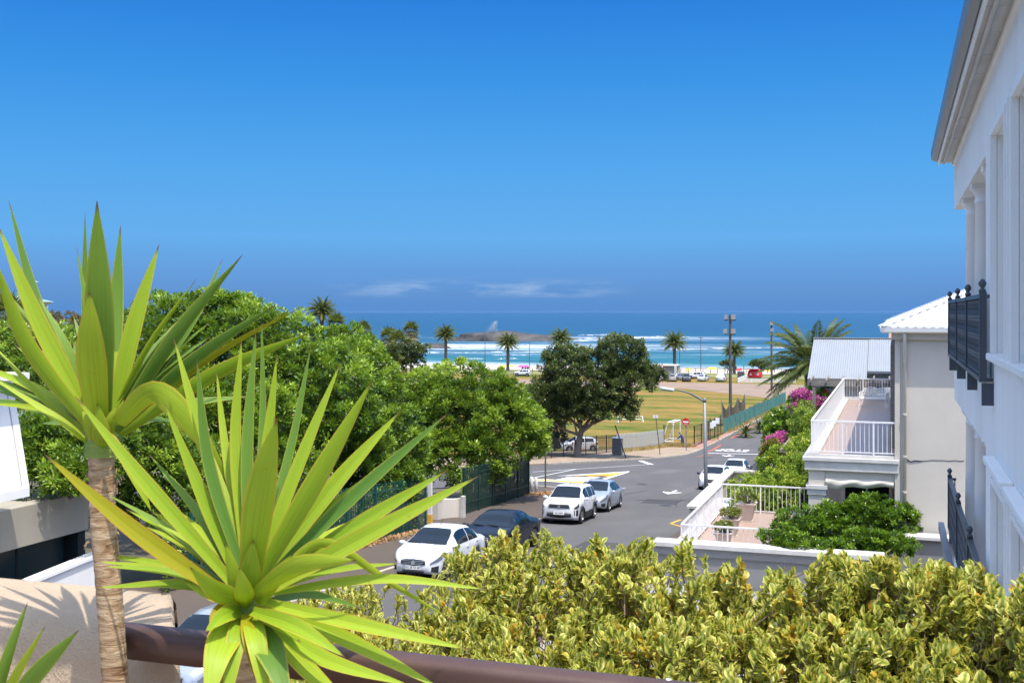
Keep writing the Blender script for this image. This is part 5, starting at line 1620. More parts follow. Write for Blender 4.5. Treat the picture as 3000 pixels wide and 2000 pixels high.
street_car('parked_car', 'white sedan with chrome grille parked nearest behind the hedge', SED, M['c_white'], 33.8, -13.95, group=GC, plate='KX 28 TZ GP', front='sedan')
street_car('parked_car', 'black sedan parked between two white cars', EXE, M['c_black'], 39.5, -13.9, group=GC, plate='CA 571 892', front='black')
street_car('parked_car', 'white compact suv with black lower bumper on the street', SUV, M['c_white'], 50.3, -14.3, group=GC, plate='ND 10470', front='suv', turn=0.03)
street_car('parked_car', 'silver blue sedan parked behind the white suv', SED, M['c_silver'], 56.3, -14.4, group=GC, plate='', front='sedan', turn=0.02)
street_car('parked_car', 'white hatchback behind the lamp post on the right kerb', HAT, M['c_white'], 73.0, -11.0, group=GC, plate='', front='black', turn=-.02)
street_car('parked_car', 'white hatchback second from the lamp post on the right kerb', HAT, M['c_white'], 82.0, -10.9, group=GC, plate='', front='black')
street_car('parked_car', 'pale grey car roof just showing behind the brown handrail', HAT, M['c_silver'], 18.8, -12.3, group=GC, plate='', front='sedan')
street_car('parked_car', 'blue car half hidden by palm fronds down the side road', HAT, M['c_blue'], 158, -10.4, group=GC, plate=None, front='black', slope=0, detail=False)
def field_car(name, label, S, paint, px, py, turn, **k):
    b = gp(px, py); make_car(name, label, S, paint, (b.x, b.y, gz(b.y) + .04), turn, plate=None, detail=False, group='cars parked by the field', **k)
toward = math.pi + AL
field_car('parked_car', 'white pickup parked at the far end of the field', PIK, M['c_white'], 2113, 1117, AL - .35, front='black')
field_car('parked_car', 'white low car parked tail first beside the pickup', SED, M['c_white'], 2060, 1116, AL - .45, front='black')
field_car('parked_car', 'white suv parked side on behind the others', SUV, M['c_white'], 2040, 1110, AL + 1.25, front='suv')
field_car('parked_car', 'dark grey suv facing the camera by the field', SUV, M['c_grey'], 2011, 1117, toward - .1, front='suv')
field_car('parked_car', 'grey car behind the champagne wagon', HAT, M['c_silver'], 1990, 1113, AL - .9, front='black')
field_car('parked_car', 'champagne wagon seen from behind by the field', SUV, M['c_beige'], 1971, 1117, AL - .2, front='suv')
field_car('parked_car', 'white hatchback partly hidden by the dark tree crown', HAT, M['c_white'], 1947, 1115, AL - .8, front='black')
b = gp(1695, 1322); make_car('parked_car', 'white car behind the grey picket fence', HAT, M['c_white'], (b.x, b.y, gz(b.y) + .04), AL + 1.75, plate=None, detail=False, group='cars parked by the field', front='black')
field_car('parked_car', 'white van roof glimpsed left of the dark tree', SUV, M['c_white'], 1530, 1102, AL + 1.4, front='suv')

# ------------------------------------------------------------------ street furniture and fences
M['steel'] = flat('galvanised_steel', (0.21, 0.215, 0.22), 0.5, metal=0.3, dirt=(.18, .18, .175))
M['rust'] = pbr('rusty_pole', (0.10, 0.085, 0.075), 0.8, 0.3, 2, 0.3)
M['greenfence'] = flat('dark_green_steel', (0.008, 0.075, 0.055), 0.45)
M['darkgreenfence'] = flat('deep_green_steel', (0.006, 0.03, 0.022), 0.5)  # darker green of the fence up to the corner
M['blackfence'] = flat('black_steel', (0.015, 0.016, 0.018), 0.5)
M['greyfence'] = flat('pale_grey_slats', (0.42, 0.43, 0.40), 0.7)
M['whitefence'] = flat('white_pickets', (0.72, 0.71, 0.69), 0.7)
M['signred'] = flat('sign_red', (0.55, 0.012, 0.018), 0.45)
M['signwhite'] = flat('sign_white', (0.80, 0.80, 0.79), 0.45)
M['sack'] = pbr('teal_shade_cloth', (0.06, 0.19, 0.155), 0.9, 0.25, 1.2, 0.4, stretch=(1, 1, .15), bdist=.06)
M['net'] = pbr('brown_net', (0.10, 0.085, 0.06), 0.95, 0.2, 3, 0.2)

# street lamp on the right kerb
LD = 62.0
top = pt(2064, 1172, LD)
lb = Vector((top.x + .1, top.y, gz(top.y)))
LT = thing('street_lamp', 'grey street lamp with curved arm over the junction', 'street lamp', lb)
MB().tube([lb, lb.lerp(top, .3), top], [.125, .105, .085], 12).build('pole', M['steel'], LT, True)
arm = [pt(2064, 1177, LD), pt(2045, 1165, LD), pt(2020, 1152, LD - .3), pt(1990, 1143, LD - .6), pt(1966, 1140, LD - .8)]
MB().tube(catmull(arm, 14), [.06 - .002 * i for i in range(15)], 8).build('arm', M['steel'], LT, True)
h0, h1 = pt(1972, 1141, LD - .8), pt(1936, 1136, LD - 1.1)
d_ = (h1 - h0).normalized()
MB().bar(h0, h1, .30, .13).build('lamp_head', M['signwhite'], LT, bevel=.03)
MB().bar(h0 + d_ * .1 - Vector((0, 0, .09)), h1 - d_ * .08 - Vector((0, 0, .09)), .22, .05).build('lens', M['lamp'], LT)
MB().lathe([(.095, -.1), (.105, 0), (.09, .1), (.03, .13)], top, 10).build('cap', M['steel'], LT, True)

def palisade(name, label, pts, h, mat, step, w, t_, rail_h=(.25, .85), post_step=2.5, point=True, group=None, postmat=None, tops=0.0, base_off=0.0):
    t = thing(name, label, 'fence', (pts[0][0], pts[0][1], gz(pts[0][1]) + base_off), group)
    o0 = wloc(t)
    pl = [(-w / 2, 0.05), (w / 2, 0.05), (w / 2, h - (w if point else 0)), (0, h), (-w / 2, h - (w if point else 0))]
    pm = {}
    for (a, c) in zip(pts, pts[1:]):
        a, c = Vector((a[0], a[1], 0)), Vector((c[0], c[1], 0))
        L = (c - a).length; an = math.atan2(c.y - a.y, c.x - a.x)
        if 'p' not in pm:
            pm['p'] = MB().prism(pl, -t_ / 2, t_ / 2, 'y').mesh('picket', mat)
        n = int(L / step)
        for i in range(n):
            p = a.lerp(c, (i + .5) / n)
            link('picket', pm['p'], t, (p.x - o0.x, p.y - o0.y, gz(p.y) + base_off - o0.z + R.uniform(-.015, .015)), (0, R.uniform(-.015, .015), an))
        for rh in rail_h:
            nseg = max(1, int(L / 3))
            for i in range(nseg):
                p, q = a.lerp(c, i / nseg), a.lerp(c, (i + 1) / nseg)
                MB().bar((p.x, p.y, gz(p.y) + base_off + h * rh), (q.x, q.y, gz(q.y) + base_off + h * rh), .04, .05).build('rail', mat, t)
        np_ = max(1, int(round(L / post_step)))
        for i in range(np_ + 1):
            p = a.lerp(c, i / np_)
            z = gz(p.y) + base_off
            MB().box(p.x - .04, p.x + .04, p.y - .04, p.y + .04, z - .1, z + h + tops).build('post', postmat or mat, t)
    return t
palisade('palisade_fence', 'bright green palisade fence along the pavement', [(-18.7, 27), (-18.55, 43.3)], 2.15, M['greenfence'], 0.125, .028, .02, post_step=2.45, base_off=.1)
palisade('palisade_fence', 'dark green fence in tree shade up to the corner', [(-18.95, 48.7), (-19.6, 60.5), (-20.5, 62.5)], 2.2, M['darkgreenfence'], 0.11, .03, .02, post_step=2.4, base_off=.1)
f0, f1 = gp(1540, 1352), gp(1945, 1307)
fm_ = gp(1805, 1326)
palisade('picket_fence', 'black steel picket fence behind the dark tree trunk', [(f0.x, f0.y), (fm_.x, fm_.y)], 1.9, M['blackfence'], 0.17, .035, .02, post_step=2.8)
palisade('picket_fence', 'pale grey slatted picket fence beside the goal', [(fm_.x, fm_.y), (f1.x, f1.y)], 1.95, M['greyfence'], 0.19, .10, .025, post_step=3)
f2 = (f0.x + 1.5, f0.y + 5)
# mesh fence with black posts, brick apron
def mesh_fence(name, label, pts, h, step, mat, cell=.32, group=None):
    t = thing(name, label, 'fence', (pts[0][0], pts[0][1], gz(pts[0][1])), group)
    for (a, c) in zip(pts, pts[1:]):
        a, c = Vector((a[0], a[1], 0)), Vector((c[0], c[1], 0)); L = (c - a).length
        n = max(1, int(round(L / step)))
        for i in range(n + 1):
            p = a.lerp(c, i / n); z = gz(p.y)
            MB().box(p.x - .05, p.x + .05, p.y - .05, p.y + .05, z - .1, z + h + .1).build('post', mat, t)
        for rh in (.06, .5, 1.0):
            MB().bar((a.x, a.y, gz(a.y) + h * rh), (c.x, c.y, gz(c.y) + h * rh), .03, .04).build('rail', mat, t)
        mb = MB(); m_ = int((L + h) / cell)
        for i in range(m_):
            for sg in (1, -1):
                s0 = i * cell - (h if sg > 0 else 0); s1 = s0 + h
                z0, z1 = (0, h) if sg > 0 else (h, 0)
                if s0 < 0: z0 += (0 - s0) * (z1 - z0) / (s1 - s0); s0 = 0
                if s1 > L: z1 -= (s1 - L) * (z1 - z0) / (s1 - s0) if s1 > s0 else 0; s1 = L
                if s1 <= s0: continue
                p, q = a.lerp(c, s0 / L), a.lerp(c, s1 / L)
                mb.bar((p.x, p.y, gz(p.y) + z0), (q.x, q.y, gz(q.y) + z1), .012, .012)
        if mb.v:
            o = mb.build('wire_mesh', mat, t); o['kind'] = 'stuff'
    return t
q1, q2 = gp(2034, 1310), gp(2112, 1273)
mesh_fence('mesh_fence', 'black wire mesh fence with tall posts behind the red sign', [(f1.x, f1.y), (q1.x, q1.y), (q2.x, q2.y)], 2.3, 4.2, M['blackfence'])
gate = thing('gate_post', 'white notice boards on the mesh gate by the road', 'sign', (q2.x + .2, q2.y - 5, gz(q2.y - 5)))
for i, (px, py) in enumerate(((2092, 1240), (2102, 1232), (2086, 1245))):
    c = pt(px, py, 132); part('notice_board', M['signwhite'], gate, (c.x - .22, c.x + .22, c.y - .03, c.y, c.z - .35, c.z + .35))
c = pt(2092, 1240, 132.4); part('frame', M['blackfence'], gate, (c.x - .5, c.x - .42, c.y - .04, c.y + .04, gz(c.y), c.z + .7), (c.x + .42, c.x + .5, c.y - .04, c.y + .04, gz(c.y), c.z + .7))
# teal shade cloth fence: sagging cloth panels between posts
TF = thing('shade_cloth_fence', 'teal shade cloth fence running down the side road', 'fence', (-20.2, 141, gz(141)))
ta, tb = Vector((-20.15, 140.5, 0)), Vector((-17.2, 191, 0))
np_ = 14
for i in range(np_):
    p, q = ta.lerp(tb, i / np_), ta.lerp(tb, (i + 1) / np_)
    rows = []
    for a_ in range(15):
        s_ = a_ / 14
        c = p.lerp(q, s_)
        sag = .22 * math.sin(s_ * math.pi) * (0.5 + R.random() * .1)
        rows.append([(c.x + .05 * math.sin(a_ * 1.9 + k) + .04 * math.sin(s_ * 9 + i), c.y, gz(c.y) + .1 + (1.95 - sag) * k / 4) for k in range(5)])
    MB().grid(rows).build('cloth_panel', M['sack'], TF, True)
    MB().tube([(p.x - .06, p.y, -15.3), (p.x - .06, p.y, -13.1)], .05, 6).build('post', M['steel'], TF)
# cricket nets
CN = thing('cricket_net', 'brown sports net slung between leaning poles', 'net', (-21.5, 150, -15.2))
tops_ = [(2114, 1172, 2118, 1245), (2137, 1182, 2138, 1235), (2161, 1163, 2163, 1225), (2181, 1154, 2184, 1215)]
dN = [150, 155, 160, 166]
P3 = []
for (tx, ty, bx_, by_), d in zip(tops_, dN):
    a, c = pt(tx, ty, d), pt(bx_, by_, d); c.z = -15.2
    MB().tube([c, a], .07, 6).build('pole', M['timber'], CN); P3.append((c, a))
for (c0, a0), (c1_, a1_) in zip(P3, P3[1:]):
    rows = []
    for i in range(13):
        s_ = i / 12; tp = a0.lerp(a1_, s_) - Vector((0, 0, 1.0 * math.sin(s_ * math.pi))); bt = c0.lerp(c1_, s_)
        rows.append([bt.lerp(tp, k / 10) for k in range(11)])
    mb = MB()
    for r_ in rows:
        for k in range(10): mb.bar(r_[k], r_[k + 1], .035, .035)
    for r_, s_ in zip(rows, rows[1:]):
        for k in range(11): mb.bar(r_[k], s_[k], .035, .035)
    for r_, s_ in zip(rows, rows[1:]):
        for k in range(10): mb.bar(r_[k], s_[k + 1], .03, .03); mb.bar(r_[k + 1], s_[k], .03, .03)
    mb.build('net_panel', M['net'], CN)
# floodlight masts
def mast(label, px, py_top, py_base, four):
    b_ = gp(px + 1, py_base); d = depth(b_)
    tp = pt(px, py_top, d)
    t = thing('floodlight_mast', label, 'floodlight', b_, 'floodlight masts beside the field')
    MB().tube([b_, tp - Vector((0, 0, .2))], [.24, .17], 10).build('pole', M['rust'], t)
    arms = [(tp.z - 1.0, ((-.62, .55), (.45, .8))), (tp.z - 3.1, ((-.72, .7), (.45, .8)))] if four else [(tp.z - .6, ((0, .8),)), (tp.z - 1.9, ((.1, .8),))]
    for z, hs in arms:
        MB().box(tp.x - .85, tp.x + .85, tp.y - .06, tp.y + .06, z - .06, z + .06).build('crossbar', M['rust'], t) if four else None
        for x, s_ in hs:
            h_ = MB().prism([(-.35, 0), (.1, -.05), (.4, .55), (-.15, .75)], tp.x + x - .35 * s_, tp.x + x + .45 * s_, 'x')
            for i, v in enumerate(h_.v): h_.v[i] = (v[0], v[1] + tp.y, v[2] + z + .1)
            h_.build('lamp_head', M['steel'], t)
            MB().box(tp.x + x - .05, tp.x + x + .05, tp.y - .05, tp.y + .05, z, z + .35).build('bracket', M['steel'], t)
    return t
mast('tall floodlight mast with four lamps beside the field', 2139, 918, 1214, True)
mast('thinner floodlight mast near the red kiosk', 2260, 945, 1140, False)
mast('third floodlight mast behind the palm fronds', 2334, 970, 1112, False)
def lamp_pole(label, px, y0, y1, d, box=True):
    a = pt(px, y0, d); c = a.copy(); c.z = gz(c.y)
    t = thing('lamp_post', label, 'lamp post', c, 'thin posts along the beach road')
    MB().tube([c, a], [.10, .07], 6).build('pole', M['rust'], t)
    MB().box(a.x - .35 * box - .1, a.x + .35 * box + .1, a.y - .15, a.y + .15, a.z - .05, a.z + .22).build('lamp_head', M['steel'], t)
lamp_pole('thin lamp post just right of the tall fruiting palm', 2053, 990, 1090, 285)
lamp_pole('very thin post right of the palm above the parked cars', 1991, 1000, 1090, 285, False)
lamp_pole('thin post left of the palm with orange fruit', 1421, 994, 1090, 285, False)
lamp_pole('thin post left of the dark tree top', 1551, 1003, 1090, 285, False)
lamp_pole('short wooden pole behind the top of the dark tree', 1754, 988, 1090, 262)
lamp_pole('low black post by the red kiosk', 2179, 1071, 1090, 262, False)
# signs on the verge
def post_sign(name, label, base, lean, h, r_=.03, mat=None):
    t = thing(name, label, 'sign', base)
    top_ = Vector(base) + Vector((lean, 0, h))
    MB().tube([base, top_], r_, 7).build('post', mat or M['steel'], t)
    return t, top_
b_ = gp(2011, 1322); ne, tp = post_sign('no_entry_sign', 'round red no entry sign on a grey post at the kerb', b_, -.05, 3.5, .05)
def disc(mb, c, r_, y, n=24):
    mb.add([(c.x + r_ * math.cos(2 * math.pi * i / n), c.y + y, c.z + r_ * math.sin(2 * math.pi * i / n)) for i in range(n)], [tuple(range(n))])
dm = MB(); dm.lathe([(.40, -.02), (.40, .0)], (tp.x, tp.y - .05, tp.z - .35), 24, 'y'); dm.build('disc', M['signred'], ne)
part('bar', M['signwhite'], ne, (tp.x - .29, tp.x + .29, tp.y - .085, tp.y - .075, tp.z - .42, tp.z - .27))
me = text_mesh('sign_lettering', 'CYC', .2, M['signwhite'], bold=.004)
o = link('sign_lettering', me, ne, Vector((tp.x, tp.y - .085, tp.z - .58)) - wloc(ne), (math.radians(90), 0, 0))
b_ = gp(1934, 1334); sg, tp = post_sign('street_sign', 'small white street name plate on a crooked post', b_, -.45, 4.0, .045, M['rust'])
part('name_plate', M['signwhite'], sg, (tp.x - .26, tp.x + .26, tp.y - .04, tp.y - .02, tp.z - .28, tp.z + .02))
b_ = gp(1835, 1345); lp, tp = post_sign('leaning_post', 'rusty post leaning beside the electrical cabinet', b_, -1.05, 3.1, .06, M['rust']); lp['category'] = 'post'
b_ = gp(1809, 1336)
EB = thing('electrical_cabinet', 'grey electrical cabinet on a concrete plinth under the tree', 'cabinet', b_)
part('plinth', M['kerb'], EB, (b_.x - .9, b_.x + .75, b_.y - .6, b_.y + .6, b_.z - .1, b_.z + .14))
part('body', M['steel'], EB, (b_.x - .45, b_.x + .45, b_.y - .35, b_.y + .35, b_.z + .142, b_.z + 1.75), bevel=.02)
part('door', M['steel'], EB, (b_.x - .40, b_.x + .40, b_.y - .37, b_.y - .352, b_.z + .2, b_.z + 1.65))
part('lid', M['signwhite'], EB, (b_.x - .5, b_.x + .5, b_.y - .4, b_.y + .4, b_.z + 1.752, b_.z + 1.80))
for i, (px, py) in enumerate(((1557, 1446), (1571, 1451))):
    b_ = gp(px, py)
    o = MB().lathe([(.095, -.1), (.095, .95), (.08, .98), (.02, 1.0)], b_, 12).build('bollard', M['whitefence'], None, True)
    tag(o, ['white bollard at the corner, left one', 'white bollard at the corner, right one'][i], 'bollard', 'white bollards at the corner')
b_ = gp(1598, 1433); o = MB().tube([b_, b_ + Vector((0, 0, 3.6))], .05, 8).build('sign_pole', M['rust']); tag(o, 'bare dark pole standing beside the white bollards', 'pole')
# goals
def goal(label, base, w, h, dpt, rz, sc_=.05):
    t = thing('goal', label, 'goal', base, None, rz)
    for nm, path in (('post', [(-w / 2, 0, 0), (-w / 2, 0, h)]), ('post', [(w / 2, 0, 0), (w / 2, 0, h)]), ('crossbar', [(-w / 2, 0, h), (w / 2, 0, h)]),
                     ('back_bar', [(-w / 2, 0, h), (-w / 2, dpt * .45, h), (-w / 2, dpt, 0)]), ('back_bar', [(w / 2, 0, h), (w / 2, dpt * .45, h), (w / 2, dpt, 0)]),
                     ('ground_bar', [(-w / 2, dpt, 0.05), (w / 2, dpt, 0.05)]), ('ground_bar', [(-w / 2, 0, 0.05), (-w / 2, dpt, .05)]), ('ground_bar', [(w / 2, 0, 0.05), (w / 2, dpt, .05)]), ('top_bar', [(-w / 2, dpt * .45, h), (w / 2, dpt * .45, h)])):
        MB().tube(path, sc_, 8).build(nm, M['whitefence'], t, local=True)
    return t
b_ = gp(1972, 1298); goal('white tubular goal frame leaning against the fence by the worker', (b_.x, b_.y + 2.2, gz(b_.y) + .05), 3.0, 2.3, 1.3, AL + 1.15, .06)
b_ = gp(1849, 1240); g_ = goal('small white goal tipped over on the dry field', (b_.x, b_.y, gz(b_.y) + .1), 3.4, 1.0, 1.5, AL + .1, .05)
g_.rotation_euler = (math.radians(-38), 0, AL + .1)
# gateway wall by the pavement
gq = gp(1271, 1529)
GWY = thing('gateway', 'cream curved gateway wall with brick capped pier on the pavement', 'wall', (-19, 46, gz(46)))
z = gq.z
part('pier', M['cream'], GWY, (gq.x - .24, gq.x + .2, gq.y, gq.y + .45, z - .3, z + 1.0)); part('pier_cap', M['brickpave'], GWY, (gq.x - .28, gq.x + .24, gq.y - .04, gq.y + .49, z + 1.0, z + 1.14))
ga, gb = gp(1286, 1528), gp(1350, 1523)
rows = []
for i in range(13):
    a = i / 12
    p = ga.lerp(gb, a); p.y += .4 * math.sin(a * math.pi)
    h_ = 1.02 - .10 * math.sin(a * math.pi)
    rows.append([(p.x, p.y, p.z - .3), (p.x, p.y, p.z + h_), (p.x, p.y + .22, p.z + h_), (p.x, p.y + .22, p.z - .3)])
MB().grid(rows).build('wall', M['cream'], GWY)
part('pier', M['capwhite'], GWY, (gb.x, gb.x + .14, gb.y - .05, gb.y + .25, gb.z - .3, gb.z + 1.08))
gq = gp(1258, 1552); z = gq.z
gs = thing('marker_post', 'white post with orange panels beside the green fence end', 'sign', gq)
part('post', M['whitefence'], gs, (gq.x - .08, gq.x + .08, gq.y, gq.y + .14, z - .1, z + 2.1)); part('orange_panel', M['paint_y'], gs, (gq.x + .0805, gq.x + .09, gq.y, gq.y + .14, z + .25, z + .65)); part('orange_panel', M['paint_y'], gs, (gq.x - .082, gq.x + .082, gq.y - .02, gq.y - .001, z + .25, z + .65))
# litter of dry leaves along the fence foot
def scatter(name, label, pts, n, size, mat, seed, w=.35, cat='leaf litter'):
    rng = np.random.default_rng(seed)
    A = []
    for (a, c) in zip(pts, pts[1:]):
        k = rng.random(n // (len(pts) - 1))
        q = np.outer(1 - k, a) + np.outer(k, c); A.append(q)
    A = np.concatenate(A); A += rng.normal(0, w, A.shape)
    Zs = np.array([gz(y) for y in A[:, 1]]) + .15 + rng.random(len(A)) * .03
    P = np.column_stack([A, Zs])
    D = unit(rng.normal(0, 1, P.shape) * np.array([1, 1, .3]))
    V, Q, T = leaves(P, D, size, size * .3, rng.random(len(P)), rng, .5)
    o = mesh_np(name, V, Q, mat, T); tag(o, label, cat, None, 'stuff')
M['drylf'] = leafm('dry_leaf', (0.28, 0.15, 0.06), (0.50, 0.30, 0.13), trans=.1)
scatter('fallen_leaves', 'dry orange leaves along the foot of the green fence', [(-18.35, 30), (-18.25, 43.5)], 1800, .11, M['drylf'], 3, .16)
scatter('fallen_leaves', 'dry leaves heaped around the bollards', [(-19.3, 60), (-18.4, 62.5)], 1300, .11, M['drylf'], 4, .35)
M['drygrass'] = leafm('dry_grass', (0.30, 0.21, 0.08), (0.48, 0.36, 0.14), trans=.2)
def tufts(name, label, pts, n, h, seed, w):
    rng = np.random.default_rng(seed)
    A = np.concatenate([np.outer(1 - k, a) + np.outer(k, c) for (a, c) in zip(pts, pts[1:]) for k in [rng.random(n // (len(pts) - 1))]])
    A += rng.normal(0, w, A.shape)
    P = np.column_stack([A, np.array([gz(y) for y in A[:, 1]]) + .1])
    D = unit(rng.normal(0, .5, P.shape) + np.array([0, 0, 1.4]))
    V, Q, T = leaves(P, D, h, h * .07, rng.random(len(P)), rng, .2, 0)
    o = mesh_np(name, V, Q, M['drygrass'], T); tag(o, label, 'grass', None, 'stuff')
tufts('dry_grass', 'dry straw tufts along the picket fence', [(fm_.x + .4, fm_.y - .6), (f1.x + .4, f1.y - .8), (q1.x - .3, q1.y - .6)], 3500, .38, 5, .35)
tufts('dry_grass', 'sparse dry grass at the kerb of the side road', [(-19.8, 141), (-18.4, 165), (-17.1, 190)], 1800, .35, 6, .25)

# ------------------------------------------------------------------ beach things
KB = gp(2212, 1107)
KI = thing('beach_kiosk', 'rounded red drinks kiosk with white lettering near the beach', 'kiosk', KB)
mb = MB(); rows = []
for i in range(13):
    a = math.pi * i / 12
    x = -1.55 * math.copysign(abs(math.cos(a)) ** .45, math.cos(a)); zz = .25 + 1.75 * abs(math.sin(a)) ** .45
    rows.append([(KB.x + x, KB.y - 1.0, KB.z + zz), (KB.x + x * 1.02, KB.y - .8, KB.z + zz + .04), (KB.x + x * 1.02, KB.y + .8, KB.z + zz + .04), (KB.x + x, KB.y + 1, KB.z + zz)])
mb.grid(rows)
nb = len(rows)
mb.f.append(tuple(i * 4 for i in range(nb))); mb.f.append(tuple(i * 4 + 3 for i in range(nb))[::-1])
mb.build('shell', M['signred'], KI, True)
part('awning', M['signred'], KI, (KB.x - 1.6, KB.x + 1.0, KB.y - 1.35, KB.y - .9, KB.z + 2.0, KB.z + 2.12))
part('wheel_skirt', M['trim'], KI, (KB.x - 1.2, KB.x + 1.2, KB.y - .9, KB.y + .9, KB.z, KB.z + .25))
for dx in (-.8, .75):
    me = MB()
    for q in range(5):
        me.prism([(KB.x + dx - .38 + q * .12, KB.z + .7), (KB.x + dx - .30 + q * .12, KB.z + .7), (KB.x + dx - .1 + q * .07, KB.z + 1.25 - .1 * abs(q - 2)), (KB.x + dx - .15 + q * .07, KB.z + 1.25 - .1 * abs(q - 2))], KB.y - 1.03, KB.y - 1.012, 'y')
    me.build('white_emblem', M['signwhite'], KI)
wf = gp(2160, 1121)
f_a = (wf.x, wf.y); wf2 = pt(2330, 1121, depth(wf)); f_b = (wf2.x, wf2.y)
wk = pt(2188, 1108, depth(wf) + 14)
palisade('picket_fence', 'low white picket fence in front of the red kiosk', [(wk.x, wk.y), f_a, f_b], 1.0, M['whitefence'], .22, .13, .03, post_step=3)
b_ = gp(2171, 1106); o = MB().box(b_.x - .8, b_.x + .8, b_.y - .5, b_.y + .5, b_.z, b_.z + 1.4).build('bin_store', M['c_grey'], bevel=.05); tag(o, 'dark bin store left of the red kiosk', 'bin')
bb = gp(1948, 1100)
BT = thing('beach_block', 'low grey flat roofed beach building behind the parked cars', 'building', bb)
part('wall', M['greyplaster'], BT, (bb.x - 3.0, bb.x + 2.6, bb.y, bb.y + 4, bb.z - .2, bb.z + 2.3))
part('roof', M['capwhite'], BT, (bb.x - 3.3, bb.x + 2.9, bb.y - .3, bb.y + 4.3, bb.z + 2.3, bb.z + 2.55))
part('pillar', M['capwhite'], BT, (bb.x + 2.3, bb.x + 2.9, bb.y - .5, bb.y - .31, bb.z - .2, bb.z + 2.4))
part('doorway', M['dark'], BT, (bb.x - 1, bb.x, bb.y - .02, bb.y - .001, bb.z, bb.z + 2))
b_ = gp(1940, 1112); tr, tp = post_sign('warning_sign', 'triangular red bordered warning sign by the car park', b_, 0, 2.6, .05)
MB().prism([(tp.x - .75, tp.z - .2), (tp.x + .75, tp.z - .2), (tp.x, tp.z + 1.1)], tp.y - .06, tp.y - .03, 'y').build('border', M['signred'], tr)
MB().prism([(tp.x - .5, tp.z - .06), (tp.x + .5, tp.z - .06), (tp.x, tp.z + .8)], tp.y - .075, tp.y - .061, 'y').build('face', M['signwhite'], tr)
def umbrella(px, py, matn, label, g='beach umbrellas'):
    d = 318; c = pt(px, py, d); g_ = gz(c.y)
    t = thing('beach_umbrella', label, 'umbrella', (c.x, c.y, g_), g)
    MB().tube([(c.x, c.y, g_), (c.x, c.y, c.z)], .04, 5).build('pole', M['whitefence'], t)
    MB().lathe([(1.05, -.05), (1.0, 0), (.55, .32), (.05, .48)], (c.x, c.y, c.z - .3), 10).build('canopy', matn, t)
yel, pnk, rd = flat('yellow_canvas', (.80, .62, .03), .8), flat('pink_canvas', (.78, .06, .36), .8), flat('red_canvas', (.62, .03, .04), .8)
for px, py, m_, lb_ in ((1474, 1070, yel, 'yellow beach umbrella left of a palm trunk'), (1497, 1070, yel, 'yellow beach umbrella right of the same palm trunk'), (1526, 1071, pnk, 'pink beach umbrella, left of the pink pair'), (1541, 1071, pnk, 'pink beach umbrella, right of the pink pair'),
                        (2017, 1080, yel, 'yellow umbrella above the dark grey suv'), (2081, 1077, yel, 'yellow umbrella, left of the close yellow pair'), (2092, 1077, yel, 'yellow umbrella, right of the close yellow pair'), (2160, 1081, rd, 'red umbrella by the rightmost beach palm'), (2252, 1083, yel, 'yellow umbrella behind the wind swept tree')):
    umbrella(px, py, m_, lb_)
for i, (px, py) in enumerate(((1530, 1085), (1538, 1086), (1545, 1085), (2170, 1088), (2013, 1088), (1485, 1085))):
    b_ = gp(px, py)
    t = thing('deck_chair', ['dark folding chair under the pink umbrellas, left', 'dark folding chair under the pink umbrellas, middle', 'dark folding chair under the pink umbrellas, right', 'red deck chair by the rightmost beach palm', 'green deck chair near a yellow umbrella', 'dark deck chair near the yellow pair at left'][i], 'chair', b_, 'beach chairs')
    cm_ = [M['trim'], M['trim'], M['trim'], rd, flat('green_canvas', (.02, .16, .10), .8), M['trim']][i]
    MB().add([(b_.x - .3, b_.y - .5, b_.z + .35), (b_.x + .3, b_.y - .5, b_.z + .35), (b_.x + .3, b_.y + .2, b_.z + .3), (b_.x - .3, b_.y + .2, b_.z + .3), (b_.x + .3, b_.y + .6, b_.z + 1.0), (b_.x - .3, b_.y + .6, b_.z + 1.0)], [(0, 1, 2, 3), (3, 2, 4, 5)]).build('sling', cm_, t)
    for sx in (-.32, .32): MB().bar((b_.x + sx, b_.y - .5, b_.z), (b_.x + sx, b_.y + .5, b_.z + .9), .04, .04).build('leg', M['timber'], t); MB().bar((b_.x + sx, b_.y + .4, b_.z), (b_.x + sx, b_.y - .4, b_.z + .4), .04, .04).build('leg', M['timber'], t)
fa, fb = gp(1560, 1092), gp(2330, 1094)
t = thing('post_and_rail_fence', 'long low post and rail fence between lawn and beach', 'fence', (fa.x, fa.y, gz(fa.y)))
for i in range(36):
    p = fa.lerp(fb, i / 35); z_ = gz(p.y); MB().box(p.x - .07, p.x + .07, p.y - .07, p.y + .07, z_ - .2, z_ + 1.2).build('post', M['rust'], t)
for rh in (.55, 1.1):
    for i in range(6):
        p, q = fa.lerp(fb, i / 6), fa.lerp(fb, (i + 1) / 6); MB().bar((p.x, p.y, gz(p.y) + rh), (q.x, q.y, gz(q.y) + rh), .06, .08).build('rail', M['rust'], t)

